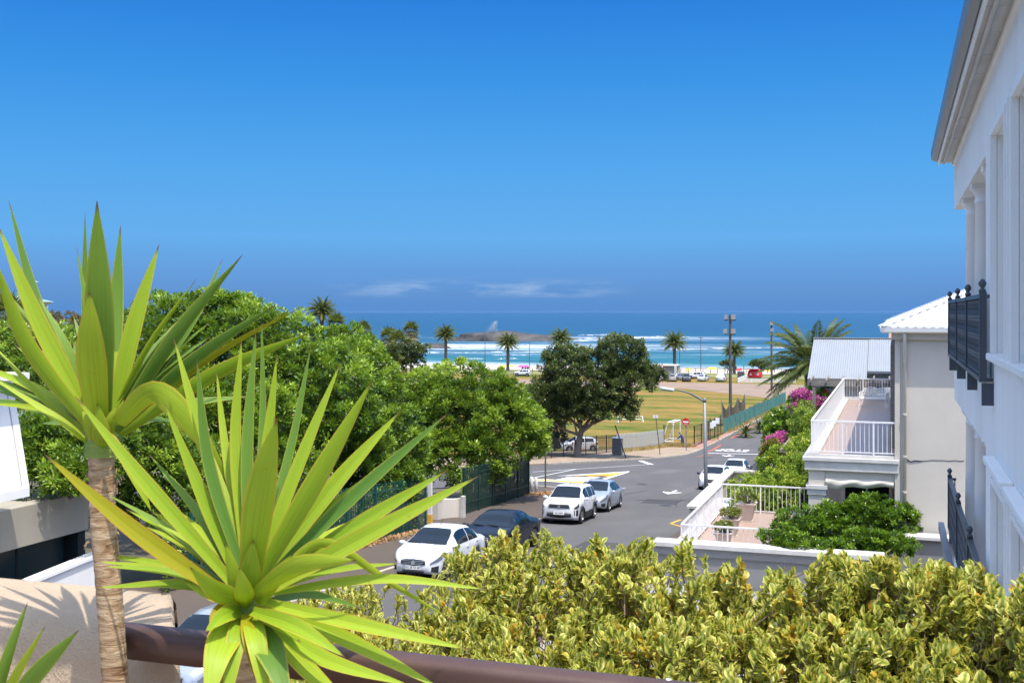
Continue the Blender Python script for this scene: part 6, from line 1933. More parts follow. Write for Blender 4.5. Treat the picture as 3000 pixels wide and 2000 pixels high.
# ------------------------------------------------------------------ worker in blue overalls, bending at the fence
def skin_mesh(name, verts, edges, radii, mat, parent, sub=2):
    me = bpy.data.meshes.new(name)
    me.from_pydata(verts, edges, [])
    o = link(name, me, parent)
    sk = o.modifiers.new('skin', 'SKIN'); sk.use_smooth_shade = True
    for v, r_ in zip(me.skin_vertices[0].data, radii): v.radius = (r_[0], r_[1]) if hasattr(r_, '__len__') else (r_, r_)
    me.skin_vertices[0].data[0].use_root = True
    s_ = o.modifiers.new('sub', 'SUBSURF'); s_.levels = s_.render_levels = sub
    me.materials.append(mat)
    return o
wb_ = gp(1998, 1310)
PE = thing('person', 'person in blue overalls and pale cap bending over the goal frame', 'person', wb_, None, AL)
denim = pbr('blue_overalls', (.055, .075, .19), .9, .2, 6, .2)
skin_m = flat('brown_skin', (.16, .085, .055), .6)
V = [(0.05, 0, .92), (0.02, 0, 1.15), (-.10, 0, 1.38), (-.2, 0, 1.52),
     (.13, .02, .88), (.15, .03, .48), (.19, .03, .08), (.10, -.1, .03),
     (-.03, -.02, .88), (-.05, -.06, .48), (.02, -.03, .08), (-.08, -.15, .03),
     (-.06, .19, 1.40), (-.25, .26, 1.15), (-.45, .18, 1.02), (-.06, -.19, 1.40), (-.24, -.26, 1.12), (-.45, -.16, 1.0)]
E = [(0, 1), (1, 2), (2, 3), (0, 4), (4, 5), (5, 6), (6, 7), (0, 8), (8, 9), (9, 10), (10, 11), (2, 12), (12, 13), (13, 14), (2, 15), (15, 16), (16, 17)]
Rr = [(.16, .15), (.16, .14), (.17, .13), (.07, .07), .115, .085, .062, .05, .115, .085, .062, .05, .075, .06, .045, .075, .06, .045]
skin_mesh('body', V, E, Rr, denim, PE)
MB().lathe([(.03, -.14), (.075, -.10), (.095, -.02), (.1, .05), (.07, .11), (.02, .13)], (-.27, 0, 1.63), 12).build('head', skin_m, PE, True, local=True)
MB().lathe([(.108, .02), (.11, .06), (.08, .12), (.02, .145)], (-.27, 0, 1.63), 12).build('cap', M['steel'], PE, True, local=True)
MB().box(-.44, -.33, -.07, .07, 1.645, 1.665).build('cap_peak', M['steel'], PE, local=True)
for sy in (.18, -.16):
    hb = MB(); c0 = Vector((-.47, sy, 1.0))
    hb.lathe([(.02, -.05), (.04, -.03), (.042, .02), (.03, .05)], c0, 8)
    for k in range(4): hb.tube([c0 + Vector((-.02, -.03 + k * .02, -.03)), c0 + Vector((-.06, -.03 + k * .02, -.06 - .005 * (k % 2))), c0 + Vector((-.06, -.03 + k * .02, -.095))], .009, 5)
    hb.tube([c0 + Vector((.0, .035, -.01)), c0 + Vector((-.04, .055, -.03)), c0 + Vector((-.06, .05, -.05))], .010, 5)
    hb.build('hand', skin_m, PE, True, local=True)
for k, (x, y) in enumerate(((.10, -.06), (-.08, -.11))):
    MB().box(x - .12, x + .1, y - .05, y + .06, -.0, .07).build('shoe', M['trim'], PE, local=True, bevel=.02)

# ------------------------------------------------------------------ tower far left
TW = pt(78, 930, 130); TW.z = gz(TW.y)
t = thing('green_tower', 'pale green tower with copper cupola far left behind leaves', 'tower', TW)
tz = lambda py: -(py - HOR) / F * 130
cop = pbr('copper_patina', (.20, .33, .30), .7, .15, .5, .2); pale = pbr('pale_green_render', (.46, .55, .56), .9, .05, .5, .1)
def sq(mb, hw0, z0, hw1, z1): mb.add([(TW.x - hw0, TW.y - hw0, z0), (TW.x + hw0, TW.y - hw0, z0), (TW.x + hw0, TW.y + hw0, z0), (TW.x - hw0, TW.y + hw0, z0), (TW.x - hw1, TW.y - hw1, z1), (TW.x + hw1, TW.y - hw1, z1), (TW.x + hw1, TW.y + hw1, z1), (TW.x - hw1, TW.y + hw1, z1)], [(0, 3, 2, 1), (4, 5, 6, 7), (0, 1, 5, 4), (1, 2, 6, 5), (2, 3, 7, 6), (3, 0, 4, 7)])
mb = MB(); sq(mb, 1.55, TW.z, 1.55, tz(892)); mb.build('shaft', pale, t)
mb = MB(); sq(mb, 1.75, tz(892), 1.9, tz(884)); sq(mb, 1.62, tz(908), 1.62, tz(903)); mb.build('cornice', M['capwhite'], t)
mb = MB(); pr = [(2.1, 884.2), (1.2, 876), (.8, 866), (.62, 852)]
for (h0_, y0_), (h1_, y1_) in zip(pr, pr[1:]): sq(mb, h0_, tz(y0_), h1_, tz(y1_))
mb.build('cupola', cop, t)
mb = MB(); sq(mb, .5, tz(852), .5, tz(826)); mb.build('lantern', pale, t)
mb = MB(); sq(mb, .95, tz(826), .2, tz(815)); sq(mb, .08, tz(815), .02, tz(800)); mb.build('lantern_roof', cop, t)
o = MB().box(TW.x - 12, TW.x - 2.2, TW.y - 4, TW.y + 6, TW.z, tz(893)).build('block_of_flats', pale); tag(o, 'flat roofed pale building beside the green tower', 'building')

# ------------------------------------------------------------------ terrace and balcony furniture
M['stone'] = pbr('cast_stone', (.58, .50, .42), .9, .1, 4, .3, dirt=(.42, .36, .3))
M['succ'] = leafm('succulent_leaf', (.07, .12, .02), (.18, .23, .04), c2=(.35, .26, .08), trans=.15)
def planter(label, px, py, d, s_, seed):
    c = pt(px, py, d); c.z = -7.795
    t = thing('stone_planter', label, 'planter', c, 'stone planters on the terrace')
    def fr(h0_, z0, h1_, z1): return [(c.x + sx * h, c.y + sy * h, c.z + z) for h, z in ((h0_, z0), (h1_, z1)) for sx, sy in ((-1, -1), (1, -1), (1, 1), (-1, 1))]
    fcs = [(0, 3, 2, 1), (4, 5, 6, 7), (0, 1, 5, 4), (1, 2, 6, 5), (2, 3, 7, 6), (3, 0, 4, 7)]
    MB().add(fr(.22 * s_, .0, .34 * s_, .72 * s_), fcs).build('pot', M['stone'], t)
    MB().add(fr(.40 * s_, .721 * s_, .42 * s_, .80 * s_), fcs).build('rim', M['stone'], t)
    MB().add(fr(.26 * s_, -.002, .26 * s_, .04), fcs).build('foot', M['stone'], t)
    pc_ = c + Vector((0, 0, 1.05 * s_))
    mb = MB()
    for k in range(16):
        a = k * 2.4; q = pc_ + Vector((math.cos(a) * .36 * s_ * (k % 4 + 1) / 4, math.sin(a) * .36 * s_ * (k % 4 + 1) / 4, R.uniform(-.05, .16)))
        mb.tube([c + Vector((0, 0, .78 * s_)), c.lerp(q, .8), q], .018, 5)
    mb.build('branches', M['bark'], t)['kind'] = 'stuff'
    crown(t, 'succulent', M['succ'], [(tuple(pc_), (.42 * s_, .4 * s_, .2 * s_))], .06, 90, dict(n=14, L=.07, W=.022, spread=.4), seed, inner=.2)
planter('stone planter with succulent, nearest the front railing', 2120, 1600, 37.0, .72, 201)
planter('stone planter with succulent, middle of the row', 2142, 1540, 39.2, .78, 202)
planter('stone planter with succulent, at the back corner', 2188, 1500, 42.0, .85, 203)
# white cast iron bench on the balcony
BN = Vector((-.95, 57.0, -4.585))
t = thing('cast_bench', 'white cast iron bench with lacy back on the upper balcony', 'bench', BN, None, math.radians(-18))
def lace(mb, o_, ex, ey, nx, ny):
    o_, ex, ey = Vector(o_), Vector(ex), Vector(ey)
    for i in range(nx):
        for j in range(ny):
            c = o_ + ex * ((i + .5) / nx) + ey * ((j + .5) / ny)
            p_ = [c + ex / nx * .5 * math.cos(k * math.pi / 4) + ey / ny * .5 * math.sin(k * math.pi / 4) for k in range(9)]
            mb.tube(p_, .014, 4, False)
            p_ = [c + ex / nx * .22 * math.cos(k * math.pi / 3) + ey / ny * .22 * math.sin(k * math.pi / 3) for k in range(7)]
            mb.tube(p_, .012, 4, False)
mb = MB(); lace(mb, (-.62, -.28, .42), (1.24, 0, 0), (0, .5, 0), 9, 4); mb.build('seat', M['railwhite'], t, local=True)
mb = MB(); lace(mb, (-.62, .24, .44), (1.24, 0, 0), (0, .12, .42), 9, 3)
mb.tube(catmull([(-.64, .36, .82), (-.35, .38, .92), (0, .38, .86), (.35, .38, .92), (.64, .36, .82)], 16), .022, 6); mb.build('backrest', M['railwhite'], t, local=True)
for sx in (-.64, .64):
    mb = MB(); lace(mb, (sx, -.28, .42), (0, .52, 0), (0, 0, .26), 3, 2); mb.tube(catmull([(sx, -.34, .42), (sx, -.30, .68), (sx, 0, .70), (sx, .3, .74)], 10), .02, 6); mb.build('arm', M['railwhite'], t, local=True)
    for sy in (-.26, .24): MB().tube(catmull([(sx, sy, .42), (sx * .93, sy * .8, .22), (sx * 1.06, sy * 1.15, 0)], 6), .022, 6).build('leg', M['railwhite'], t, local=True)
for i, (px, py, d) in enumerate(((2552, 1150, 60.5), (2530, 1168, 60.8), (2420, 1160, 61))):
    c = pt(px, py, d); c.z = -4.58 if i < 2 else -6
    t = thing('potted_geranium', ['red geranium pot by the far balcony railing', 'red geranium low behind the white bench', 'red flowering climber on the pergola post'][i], 'plant', c, 'red flowering plants at the balcony end')
    MB().lathe([(.12, 0), (.17, .28), (.19, .3), (.17, .3)], c, 12).build('pot', M['brickpave'], t)
    q = pt(px, py, d)
    crown(t, 'foliage', M['lf_glossy'], [(tuple(q), (.3, .25, .4 if i < 2 else .9))], .1, 50, dict(n=14, L=.09, W=.03), 300 + i)
    flowers(t, 'flowers', M['lf_red'], [(tuple(q + Vector((0, -.1, .1))), (.2, .2, .2))], 90, .09, 310 + i)
# ------------------------------------------------------------------ our own balcony: wall, handrail, yuccas, hedge
M['ochre'] = pbr('ochre_textured_plaster', (0.46, 0.35, 0.235), 0.95, 0.12, 4, 1.0, bscale=110, bdist=0.010, dirt=(0.36, 0.27, 0.18))
M['brownrail'] = pbr('brown_painted_steel', (0.072, 0.036, 0.027), 0.5, 0.15, 7, 0.35, bscale=60, bdist=0.002)
RW = pt(365, 1850, 3.40)          # rail axis passes here and runs straight across the street
RY = RW.y
# plaster wall with a softly rounded top
prof = [(0.06, -2.1), (0.06, -1.10), (0.075, -1.05), (0.115, -1.00), (0.18, -0.985), (0.42, -0.97), (0.50, -0.985), (0.535, -1.03), (0.545, -1.10), (0.545, -2.1)]
x_end = pt(515, 1800, 3.41).x
xs_ = [-4.0, -3.0, -2.4, x_end - .05, x_end - .012, x_end]
rows = []
for i, x in enumerate(xs_):
    s_ = 0.0 if i < 4 else (0.012 if i == 4 else 0.045)
    rows.append([(x - (max(0, a - .06) * .74 if i > 2 else 0), RY + max(.06 + s_ * .5, min(.545 - s_ * .5, a)), min(b_, -.97 - s_ * .8)) for a, b_ in prof])
pw = thing('parapet_wall', 'ochre rough plastered parapet wall with rounded top at lower left', 'wall', (-2, RY + .3, -2.1))
mb = MB().grid(rows); nb = len(prof)
mb.f.append(tuple((len(xs_) - 1) * nb + j for j in range(nb)))
mb.build('wall', M['ochre'], pw, True)
for p_ in pw.children[0].data.polygons:
    if abs(p_.normal.x) > .9: p_.use_smooth = False
# handrail: wide steel section with rounded shoulders
hr = thing('handrail', 'brown painted steel handrail crossing the bottom of the view', 'handrail', (0, RY, -2.0))
sec = [(-.045, -.085), (-.045, -.02), (-.038, -.005), (-.022, .003), (0, .006), (.022, .003), (.038, -.005), (.045, -.02), (.045, -.085)]
rows = [[(x, RY + a, -.945 + b_) for a, b_ in sec] for x in np.linspace(pt(356, 1850, 3.4).x, 3.2, 12)]
mb = MB().grid(rows); ns_ = len(sec)
for i in range(11): mb.f.append((i * ns_, i * ns_ + ns_ - 1, (i + 1) * ns_ + ns_ - 1, (i + 1) * ns_))
mb.build('rail', M['brownrail'], hr, True)
for x in (-1.22, 0.95, 2.9): part('post', M['brownrail'], hr, (x - .025, x + .025, RY - .025, RY + .025, -2.0, -1.03))
for x, y_ in ((-.33, .012), (.16, .02), (.23, .0), (-.55, .018)):
    o = MB().lathe([(.006 + .004 * R.random(), 0), (.004, .0012)], (x, RY + y_, -.9402), 10).build('paint_fleck', M['signwhite'], hr)
o = part('balcony_floor', pbr('terrace_floor', (.42, .36, .29), .9, .1, 3, .3), None, (-4, 4, -2.5, RY + .3, -2.3, -2.0)); tag(o, kind='structure')

# ---- yuccas
def yucmat(name, c0, c1, cy):
    m, n, l, b = newmat(name)
    uv = n.new('ShaderNodeUVMap')
    sp = n.new('ShaderNodeSeparateXYZ'); l.new(uv.outputs[0], sp.inputs[0])
    oi = n.new('ShaderNodeObjectInfo')
    base = mixc(n, l, oi.outputs['Random'], c0, c1)
    tn = noise_node(n, l, 1.0, 4, .6, vec=uv.outputs[0], stretch=(34, 1.4, 1))
    st = ramp(n, l, tn.outputs[0], [(.3, (.66, .70, .64)), (.7, (1.22, 1.2, 1.12))])
    base = mixc(n, l, 1.0, base, st.outputs[0], 'MULTIPLY')
    # yellow margins
    e = n.new('ShaderNodeMath'); e.operation = 'SUBTRACT'; e.inputs[1].default_value = .5; l.new(sp.outputs['X'], e.inputs[0])
    a = n.new('ShaderNodeMath'); a.operation = 'ABSOLUTE'; l.new(e.outputs[0], a.inputs[0])
    er = ramp(n, l, a.outputs[0], [(.40, (0, 0, 0)), (.49, (.9, .9, .9))])
    base = mixc(n, l, er.outputs[0], base, cy)
    # dry brown tip and specks
    tr_ = ramp(n, l, sp.outputs['Y'], [(.935, (0, 0, 0)), (.975, (1, 1, 1))])
    base = mixc(n, l, tr_.outputs[0], base, (.20, .10, .05))
    t2 = noise_node(n, l, 34, 3, .6, dist=.8)
    sr = ramp(n, l, t2.outputs[0], [(.70, (0, 0, 0)), (.76, (.7, .7, .7))])
    base = mixc(n, l, sr.outputs[0], base, (.30, .17, .03))
    l.new(base, b.inputs['Base Color'])
    setin(b, Roughness=.42, Specular_IOR_Level=.35)
    bumpn(n, l, b, tn.outputs[0], .25, .004)
    t = n.new('ShaderNodeBsdfTranslucent'); br_ = mixc(n, l, .4, base, (.62, .72, .03)); l.new(br_, t.inputs['Color'])
    mx = n.new('ShaderNodeMixShader'); mx.inputs[0].default_value = .45
    l.new(b.outputs[0], mx.inputs[1]); l.new(t.outputs[0], mx.inputs[2]); l.new(mx.outputs[0], n['Material Output'].inputs['Surface'])
    return m
M['y_green'] = yucmat('yucca_green', (.13, .27, .04), (.24, .39, .055), (.48, .45, .08))
M['y_lime'] = yucmat('yucca_lime', (.34, .49, .03), (.48, .60, .045), (.62, .46, .06))
M['y_old'] = yucmat('yucca_old', (.38, .38, .015), (.46, .42, .02), (.55, .30, .03))

def blade(parent, pts, wpx, d0, mat, roll=.6, fold=.2, n=18, twist=0.0, wbase=.62):
    """pts: (px, py, depth offset) from base to tip"""
    P = catmull([pt(a, b_, d0 + c) for a, b_, c in pts], n)
    w = wpx / F * d0 * (.80 if wpx < 80 else .88)
    base, tip = P[0], P[-1]
    h = tip - base; hz = Vector((h.x, h.y, 0))
    if hz.length < .02: hz = Vector((0, -1, 0))
    sideA = Vector((-hz.y, hz.x, 0)).normalized()
    me = bpy.data.meshes.new('leaf')
    V, Fc, UV = [], [], []
    pn = ps = None
    for i, p in enumerate(P):
        s_ = i / n
        t = (P[min(i + 1, n)] - P[max(i - 1, 0)]).normalized()
        view = p.normalized()
        sv = t.cross(view)
        if sv.length < 1e-3: sv = sideA.copy()
        sv.normalize()
        if sv.dot(ps if ps is not None else sideA) < 0: sv = -sv
        sd = (sideA * (1 - roll) + sv * roll); sd = sd - t * sd.dot(t); sd.normalize()
        if twist: sd = Matrix.Rotation(twist * (s_ - .2), 3, t) @ sd
        nn = sd.cross(t).normalized()
        if (nn.z if pn is None else nn.dot(pn)) < 0: nn = -nn
        pn, ps = nn, sd
        prof_ = (wbase + (1 - wbase) * min(1, s_ / .35)) * (1 if s_ < .45 else max(.02, 1 - ((s_ - .45) / .55) ** 1.55))
        ww = w * prof_ / 2
        f_ = fold * ww * (1.6 - s_)
        V += [p + sd * ww + nn * f_, p + sd * ww * .5 + nn * f_ * .35, p, p - sd * ww * .5 + nn * f_ * .35, p - sd * ww + nn * f_, p - nn * (.0035 * prof_ + .0006)]
        UV += [(0, s_), (.25, s_), (.5, s_), (.75, s_), (1, s_), (.5, s_)]
    for i in range(n):
        a = i * 6
        for j in range(4): Fc.append((a + j, a + j + 1, a + j + 7, a + j + 6))
        Fc.append((a + 4, a + 5, a + 11, a + 10)); Fc.append((a + 5, a, a + 6, a + 11))
    org = wloc(parent)
    me.from_pydata([tuple(v - org) for v in V], [], Fc)
    uvl = me.uv_layers.new(name='UVMap')
    for lp in me.loops: uvl.data[lp.index].uv = UV[lp.vertex_index]
    me.polygons.foreach_set('use_smooth', [True] * len(me.polygons))
    for e in me.edges:
        a, c = e.vertices[0] % 6, e.vertices[1] % 6
        if a == c and a in (0, 2, 4): e.use_edge_sharp = True      # crisp margins and keel
    me.materials.append(mat)
    return link('leaf', me, parent)

def yuc_trunk(parent, path, wpx, d0, seed):
    P = catmull([pt(a, b_, d0) for a, b_ in path], 90)
    rows = []
    r = wpx / 2 / F * d0
    for i, p in enumerate(P):
        ring = []
        for j in range(25):
            a = 2 * math.pi * j / 24
            rr = r * (1 + .05 * mnoise.noise((math.cos(a) * 2 + seed, math.sin(a) * 2, i * .12)) + .06 * (((i * .31 + .35 * mnoise.noise((math.cos(a) * 1.3, math.sin(a) * 1.3, seed + i * .05))) % 1.0) - .5))
            ring.append((p.x + rr * math.cos(a), p.y + rr * math.sin(a), p.z))
        rows.append(ring)
    return MB().grid(rows).build('trunk', M['ytrunk'], parent, True)
m, n, l, b = newmat('yucca_trunk')
tn = noise_node(n, l, 9, 6, .65, stretch=(1, 1, 5), dist=1.2)
cr = ramp(n, l, tn.outputs[0], [(.3, (.16, .085, .04)), (.45, (.34, .22, .12)), (.6, (.50, .37, .23)), (.75, (.60, .50, .36))])
l.new(cr.outputs[0], b.inputs['Base Color']); setin(b, Roughness=.85, Specular_IOR_Level=.2)
bumpn(n, l, b, tn.outputs[0], .9, .012)
M['ytrunk'] = m
M['pot'] = pbr('terracotta_pot', (.36, .17, .09), .9, .1, 4, .2)
def pot(parent, c, r, name='pot'):
    MB().lathe([(r * .7, 0), (r, .34), (r * 1.08, .35), (r * 1.08, .42), (r * .95, .42), (r * .95, .38)], (c.x, c.y, -2.0), 24).build(name, M['pot'], parent, True)

G_, L_, O_ = M['y_green'], M['y_lime'], M['y_old']
Y1 = thing('yucca', 'tall left yucca with thick ringed trunk and upright sword leaves', 'yucca', (pt(338, 1990, 3.3).x, pt(338, 1990, 3.3).y, -2.0))
D1 = 3.3
yuc_trunk(Y1, [(296, 1270), (297, 1356), (305, 1560), (322, 1760), (337, 1990), (345, 2200), (350, 2600)], 74, D1, 1.7)
pot(Y1, pt(345, 2000, D1), .26)
LV1 = [
 ([(300, 1240, .02), (290, 900, -.10), (284, 588, -.16)], 92, G_, .8),
 ([(292, 1270, -.02), (266, 1040, -.16), (262, 852, -.22)], 92, L_, .8),
 ([(285, 1230, .05), (252, 920, .12), (249, 625, .14)], 34, G_, .5),
 ([(305, 1200, .06), (302, 900, .2), (297, 672, .24)], 24, G_, .6),
 ([(318, 1240, .05), (338, 930, .16), (353, 660, .20)], 60, G_, .8),
 ([(328, 1245, .02), (392, 960, .06), (466, 716, .10)], 66, L_, .75),
 ([(335, 1255, .0), (520, 975, -.02), (711, 746, .0)], 56, G_, .7),
 ([(345, 1250, .05), (560, 950, .12), (653, 757, .2)], 34, G_, .6),
 ([(340, 1265, -.03), (575, 1050, -.06), (812, 890, -.04)], 52, G_, .7),
 ([(352, 1255, .05), (640, 1035, .1), (886, 897, .14)], 32, O_, .5),
 ([(350, 1272, .03), (640, 1090, .05), (908, 974, .08)], 58, L_, .75),
 ([(345, 1240, -.05), (450, 1152, -.12), (565, 1250, -.14), (684, 1432, -.12)], 84, L_, .75, .12),
 ([(262, 1230, .06), (110, 890, .14), (25, 585, .18)], 44, G_, .6),
 ([(272, 1240, .0), (120, 960, -.02), (-8, 655, -.04)], 66, L_, .75),
 ([(266, 1255, -.04), (80, 1010, -.12), (-22, 745, -.18)], 60, L_, .75),
 ([(262, 1275, .02), (130, 1170, .06), (-30, 1000, .1)], 30, L_, .5),
 ([(262, 1300, -.02), (160, 1220, -.04), (-50, 1090, -.02)], 30, L_, .6),
 ([(275, 1262, .1), (240, 1120, .3), (215, 1000, .42)], 50, G_, .6),
 ([(310, 1262, .1), (380, 1140, .32), (440, 1060, .5)], 44, G_, .6),
 ([(330, 1290, .05), (430, 1230, .3), (520, 1235, .5)], 40, G_, .5),
 ([(275, 1290, .05), (200, 1240, .3), (120, 1240, .5)], 40, G_, .5),
 ([(300, 1285, -.05), (330, 1290, -.09), (410, 1430, -.1), (445, 1500, -.1)], 34, L_, .7),
 ([(320, 1300, -.03), (322, 1240, -.05), (345, 1190, -.05)], 44, L_, .8),
 ([(280, 1310, -.03), (262, 1250, -.06), (240, 1200, -.06)], 40, L_, .8),
 ([(300, 1310, -.04), (298, 1270, -.08), (285, 1180, -.1)], 66, L_, .8)]
for p_, w_, m_, r_, *f_ in LV1: blade(Y1, p_, w_, D1, m_, r_, fold=f_[0] if f_ else .2)
def filler(parent, cx, cy, d0, nn, lo, hi, seed, mats, up=True):
    rr = random.Random(seed)
    for k in range(nn):
        a = rr.uniform(lo, hi); L = rr.uniform(300, 560)
        tx, ty = cx + math.cos(a) * L, cy - math.sin(a) * L
        dz = rr.uniform(.02, .45)
        blade(parent, [(cx + math.cos(a) * 26, cy - math.sin(a) * 20 + 20, .04), (cx + (tx - cx) * .5, cy + (ty - cy) * .52 - 14, dz * .55), (tx, ty, dz)], rr.uniform(26, 44), d0, rr.choice(mats), .55)
filler(Y1, 300, 1250, D1, 22, .15, 2.95, 4, (G_, G_, L_))
# green sheath where the leaves leave the trunk
yn = yuc_trunk(Y1, [(302, 1225), (299, 1270), (297, 1335)], 92, D1, 3.3); yn.name = 'leaf_sheath'; yn.data.materials.clear(); yn.data.materials.append(pbr('green_sheath', (.20, .27, .04), .6, .2, 9, .3, stretch=(1, 1, 4)))
mb = MB()
for k in range(26):     # loose fibres on the trunk
    py = R.choice([R.uniform(1380, 1450), R.uniform(1540, 1620)])
    c = pt(R.choice([268, 272, 340]) + R.uniform(-3, 3), py, D1)
    q = c + Vector((R.uniform(-.03, .0) if c.x < pt(300, 1400, D1).x else R.uniform(0, .02), R.uniform(-.03, .01), R.uniform(-.03, .03)))
    mb.tube([c, c.lerp(q, .6) + Vector((0, 0, .012)), q], [.002, .0018, .0008], 4)
mb.build('fibres', M['ytrunk'], Y1)['kind'] = 'stuff'

Y2 = thing('yucca', 'large yucca in front with spreading lime green leaves', 'yucca', (pt(716, 1990, 2.95).x, pt(716, 1990, 2.95).y, -2.0))
D2 = 2.95
yuc_trunk(Y2, [(722, 1760), (716, 1860), (714, 2000), (712, 2300), (708, 2600)], 80, D2, 5.2)
pot(Y2, pt(710, 2000, D2), .26)
LV2 = [
 ([(690, 1720, .0), (440, 1430, -.05), (218, 1158, -.08)], 58, L_, .75),
 ([(684, 1760, -.04), (400, 1560, -.14), (128, 1328, -.22)], 66, O_, .75),
 ([(698, 1700, .03), (600, 1470, .05), (478, 1172, .06)], 54, L_, .75),
 ([(710, 1690, .05), (590, 1280, .12), (509, 990, .16)], 46, L_, .65),
 ([(715, 1690, .03), (612, 1360, .06), (576, 1048, .08)], 48, G_, .75),
 ([(705, 1640, .1), (658, 1300, .24), (634, 1085, .3)], 32, L_, .6),
 ([(722, 1690, .06), (690, 1300, .16), (708, 985, .2)], 46, L_, .75),
 ([(732, 1690, .08), (768, 1290, .24), (767, 935, .3)], 32, G_, .6),
 ([(728, 1690, .05), (725, 1300, .12), (750, 962, .16)], 46, G_, .75),
 ([(735, 1690, .06), (780, 1330, .16), (812, 1035, .2)], 48, L_, .75),
 ([(728, 1740, -.05), (762, 1450, -.18), (812, 1222, -.24)], 98, L_, .85),
 ([(745, 1690, .1), (850, 1320, .26), (912, 1008, .34)], 36, G_, .6),
 ([(748, 1695, .08), (880, 1350, .18), (999, 1059, .24)], 52, L_, .7),
 ([(752, 1710, .0), (930, 1400, -.02), (1094, 1110, -.02)], 76, L_, .8),
 ([(760, 1705, .05), (980, 1420, .1), (1173, 1203, .14)], 66, L_, .75),
 ([(765, 1715, .02), (1050, 1440, .05), (1310, 1212, .06)], 54, G_, .7),
 ([(775, 1720, .02), (1060, 1530, .05), (1311, 1377, .06)], 62, L_, .75),
 ([(780, 1730, -.03), (1090, 1560, -.08), (1403, 1394, -.1)], 68, L_, .75),
 ([(785, 1725, .1), (950, 1640, .25), (1102, 1581, .36)], 44, G_, .6),
 ([(745, 1740, -.08), (880, 1655, -.18), (1046, 1640, -.22)], 70, L_, .8),
 ([(800, 1735, -.02), (1120, 1695, -.06), (1433, 1726, -.1)], 38, L_, .7),
 ([(760, 1730, .0), (860, 1640, .02), (965, 1592, .02), (1140, 1705, .0), (1335, 1822, -.04)], 40, L_, .7),
 ([(780, 1765, -.06), (1060, 1830, -.2), (1378, 1902, -.3)], 52, L_, .75),
 ([(740, 1790, -.1), (870, 1835, -.26), (1012, 1924, -.36)], 56, L_, .75),
 ([(790, 1775, -.04), (1030, 1880, -.16), (1300, 2020, -.26)], 58, L_, .75),
 ([(770, 1790, -.1), (930, 1920, -.26), (1210, 2010, -.38)], 60, L_, .7),
 ([(760, 1800, -.06), (900, 1960, -.2), (1040, 2080, -.3)], 66, L_, .7),
 ([(704, 1800, -.04), (668, 1850, -.13), (634, 1930, -.22), (604, 2090, -.30)], 104, L_, .85, .22),
 ([(736, 1810, -.04), (768, 1858, -.13), (806, 1940, -.22), (856, 2100, -.32)], 100, G_, .85, .22),
 ([(715, 1750, -.06), (640, 1735, -.16), (556, 1660, -.24)], 72, L_, .8),
 ([(700, 1770, .0), (600, 1730, .02), (480, 1640, .05)], 50, L_, .7),
 ([(690, 1780, .0), (640, 1800, -.06), (625, 1880, -.1)], 60, O_, .8),
 ([(690, 1740, .1), (560, 1660, .3), (450, 1600, .46)], 46, G_, .6),
 ([(710, 1720, .12), (660, 1560, .36), (600, 1440, .5)], 46, G_, .6),
 ([(750, 1720, .12), (850, 1560, .36), (950, 1450, .5)], 46, G_, .6),
 ([(770, 1770, .08), (900, 1740, .3), (1060, 1780, .46)], 46, G_, .6),
 ([(725, 1760, -.06), (730, 1700, -.1), (742, 1580, -.14)], 80, L_, .85),
 ([(705, 1770, -.05), (690, 1700, -.08), (660, 1590, -.1)], 60, L_, .85),
 ([(760, 1770, -.05), (800, 1700, -.1), (860, 1620, -.12)], 60, L_, .85),
 ([(720, 1800, -.08), (730, 1870, -.16), (748, 1990, -.2)], 50, O_, .8),
 ([(700, 1810, .06), (670, 1900, .14), (655, 2030, .16)], 70, O_, .7)]
for p_, w_, m_, r_, *b_ in LV2: blade(Y2, p_, w_, D2, m_, r_, wbase=b_[0] if b_ else .62)
for p_, w_ in (([(718, 1795, -.03), (690, 1880, -.16), (656, 2110, -.26)], 70), ([(730, 1792, -.03), (752, 1880, -.18), (790, 2120, -.26)], 72), ([(712, 1785, -.03), (660, 1800, -.14), (600, 1850, -.22)], 60), ([(742, 1785, -.03), (800, 1812, -.14), (880, 1880, -.24)], 62), ([(722, 1780, -.05), (716, 1740, -.12), (700, 1660, -.16)], 70)):
    blade(Y2, p_, w_, D2, L_, .85, wbase=.5)
yn = yuc_trunk(Y2, [(724, 1715), (722, 1770), (718, 1815)], 104, D2, 7.3); yn.name = 'leaf_sheath'; yn.data.materials.clear(); yn.data.materials.append(bpy.data.materials['green_sheath'])
filler(Y2, 730, 1730, D2, 28, -.35, 3.3, 6, (G_, L_, L_))
Y3 = thing('yucca', 'yucca leaf tips poking up at the bottom left corner', 'yucca', (pt(-60, 2150, 2.6).x, pt(-60, 2150, 2.6).y, -2.0))
yuc_trunk(Y3, [(-55, 2110), (-58, 2300), (-60, 2700)], 80, 2.6, 9.1)
pot(Y3, pt(-60, 2000, 2.6), .24)
for p_, w_, m_, r_ in [([(-30, 2130, 0), (20, 1930, -.02), (81, 1763, -.02)], 42, G_, .75), ([(-40, 2150, 0), (40, 1990, -.05), (134, 1830, -.08)], 36, L_, .7), ([(-30, 2150, 0), (110, 1970, -.04), (231, 1844, -.06)], 66, G_, .8),
                       ([(-60, 2140, .05), (-90, 1960, .1), (-120, 1800, .1)], 50, G_, .7), ([(-80, 2150, 0), (-200, 2020, 0), (-330, 1960, 0)], 50, L_, .7)]:
    blade(Y3, p_, w_, 2.6, m_, r_)

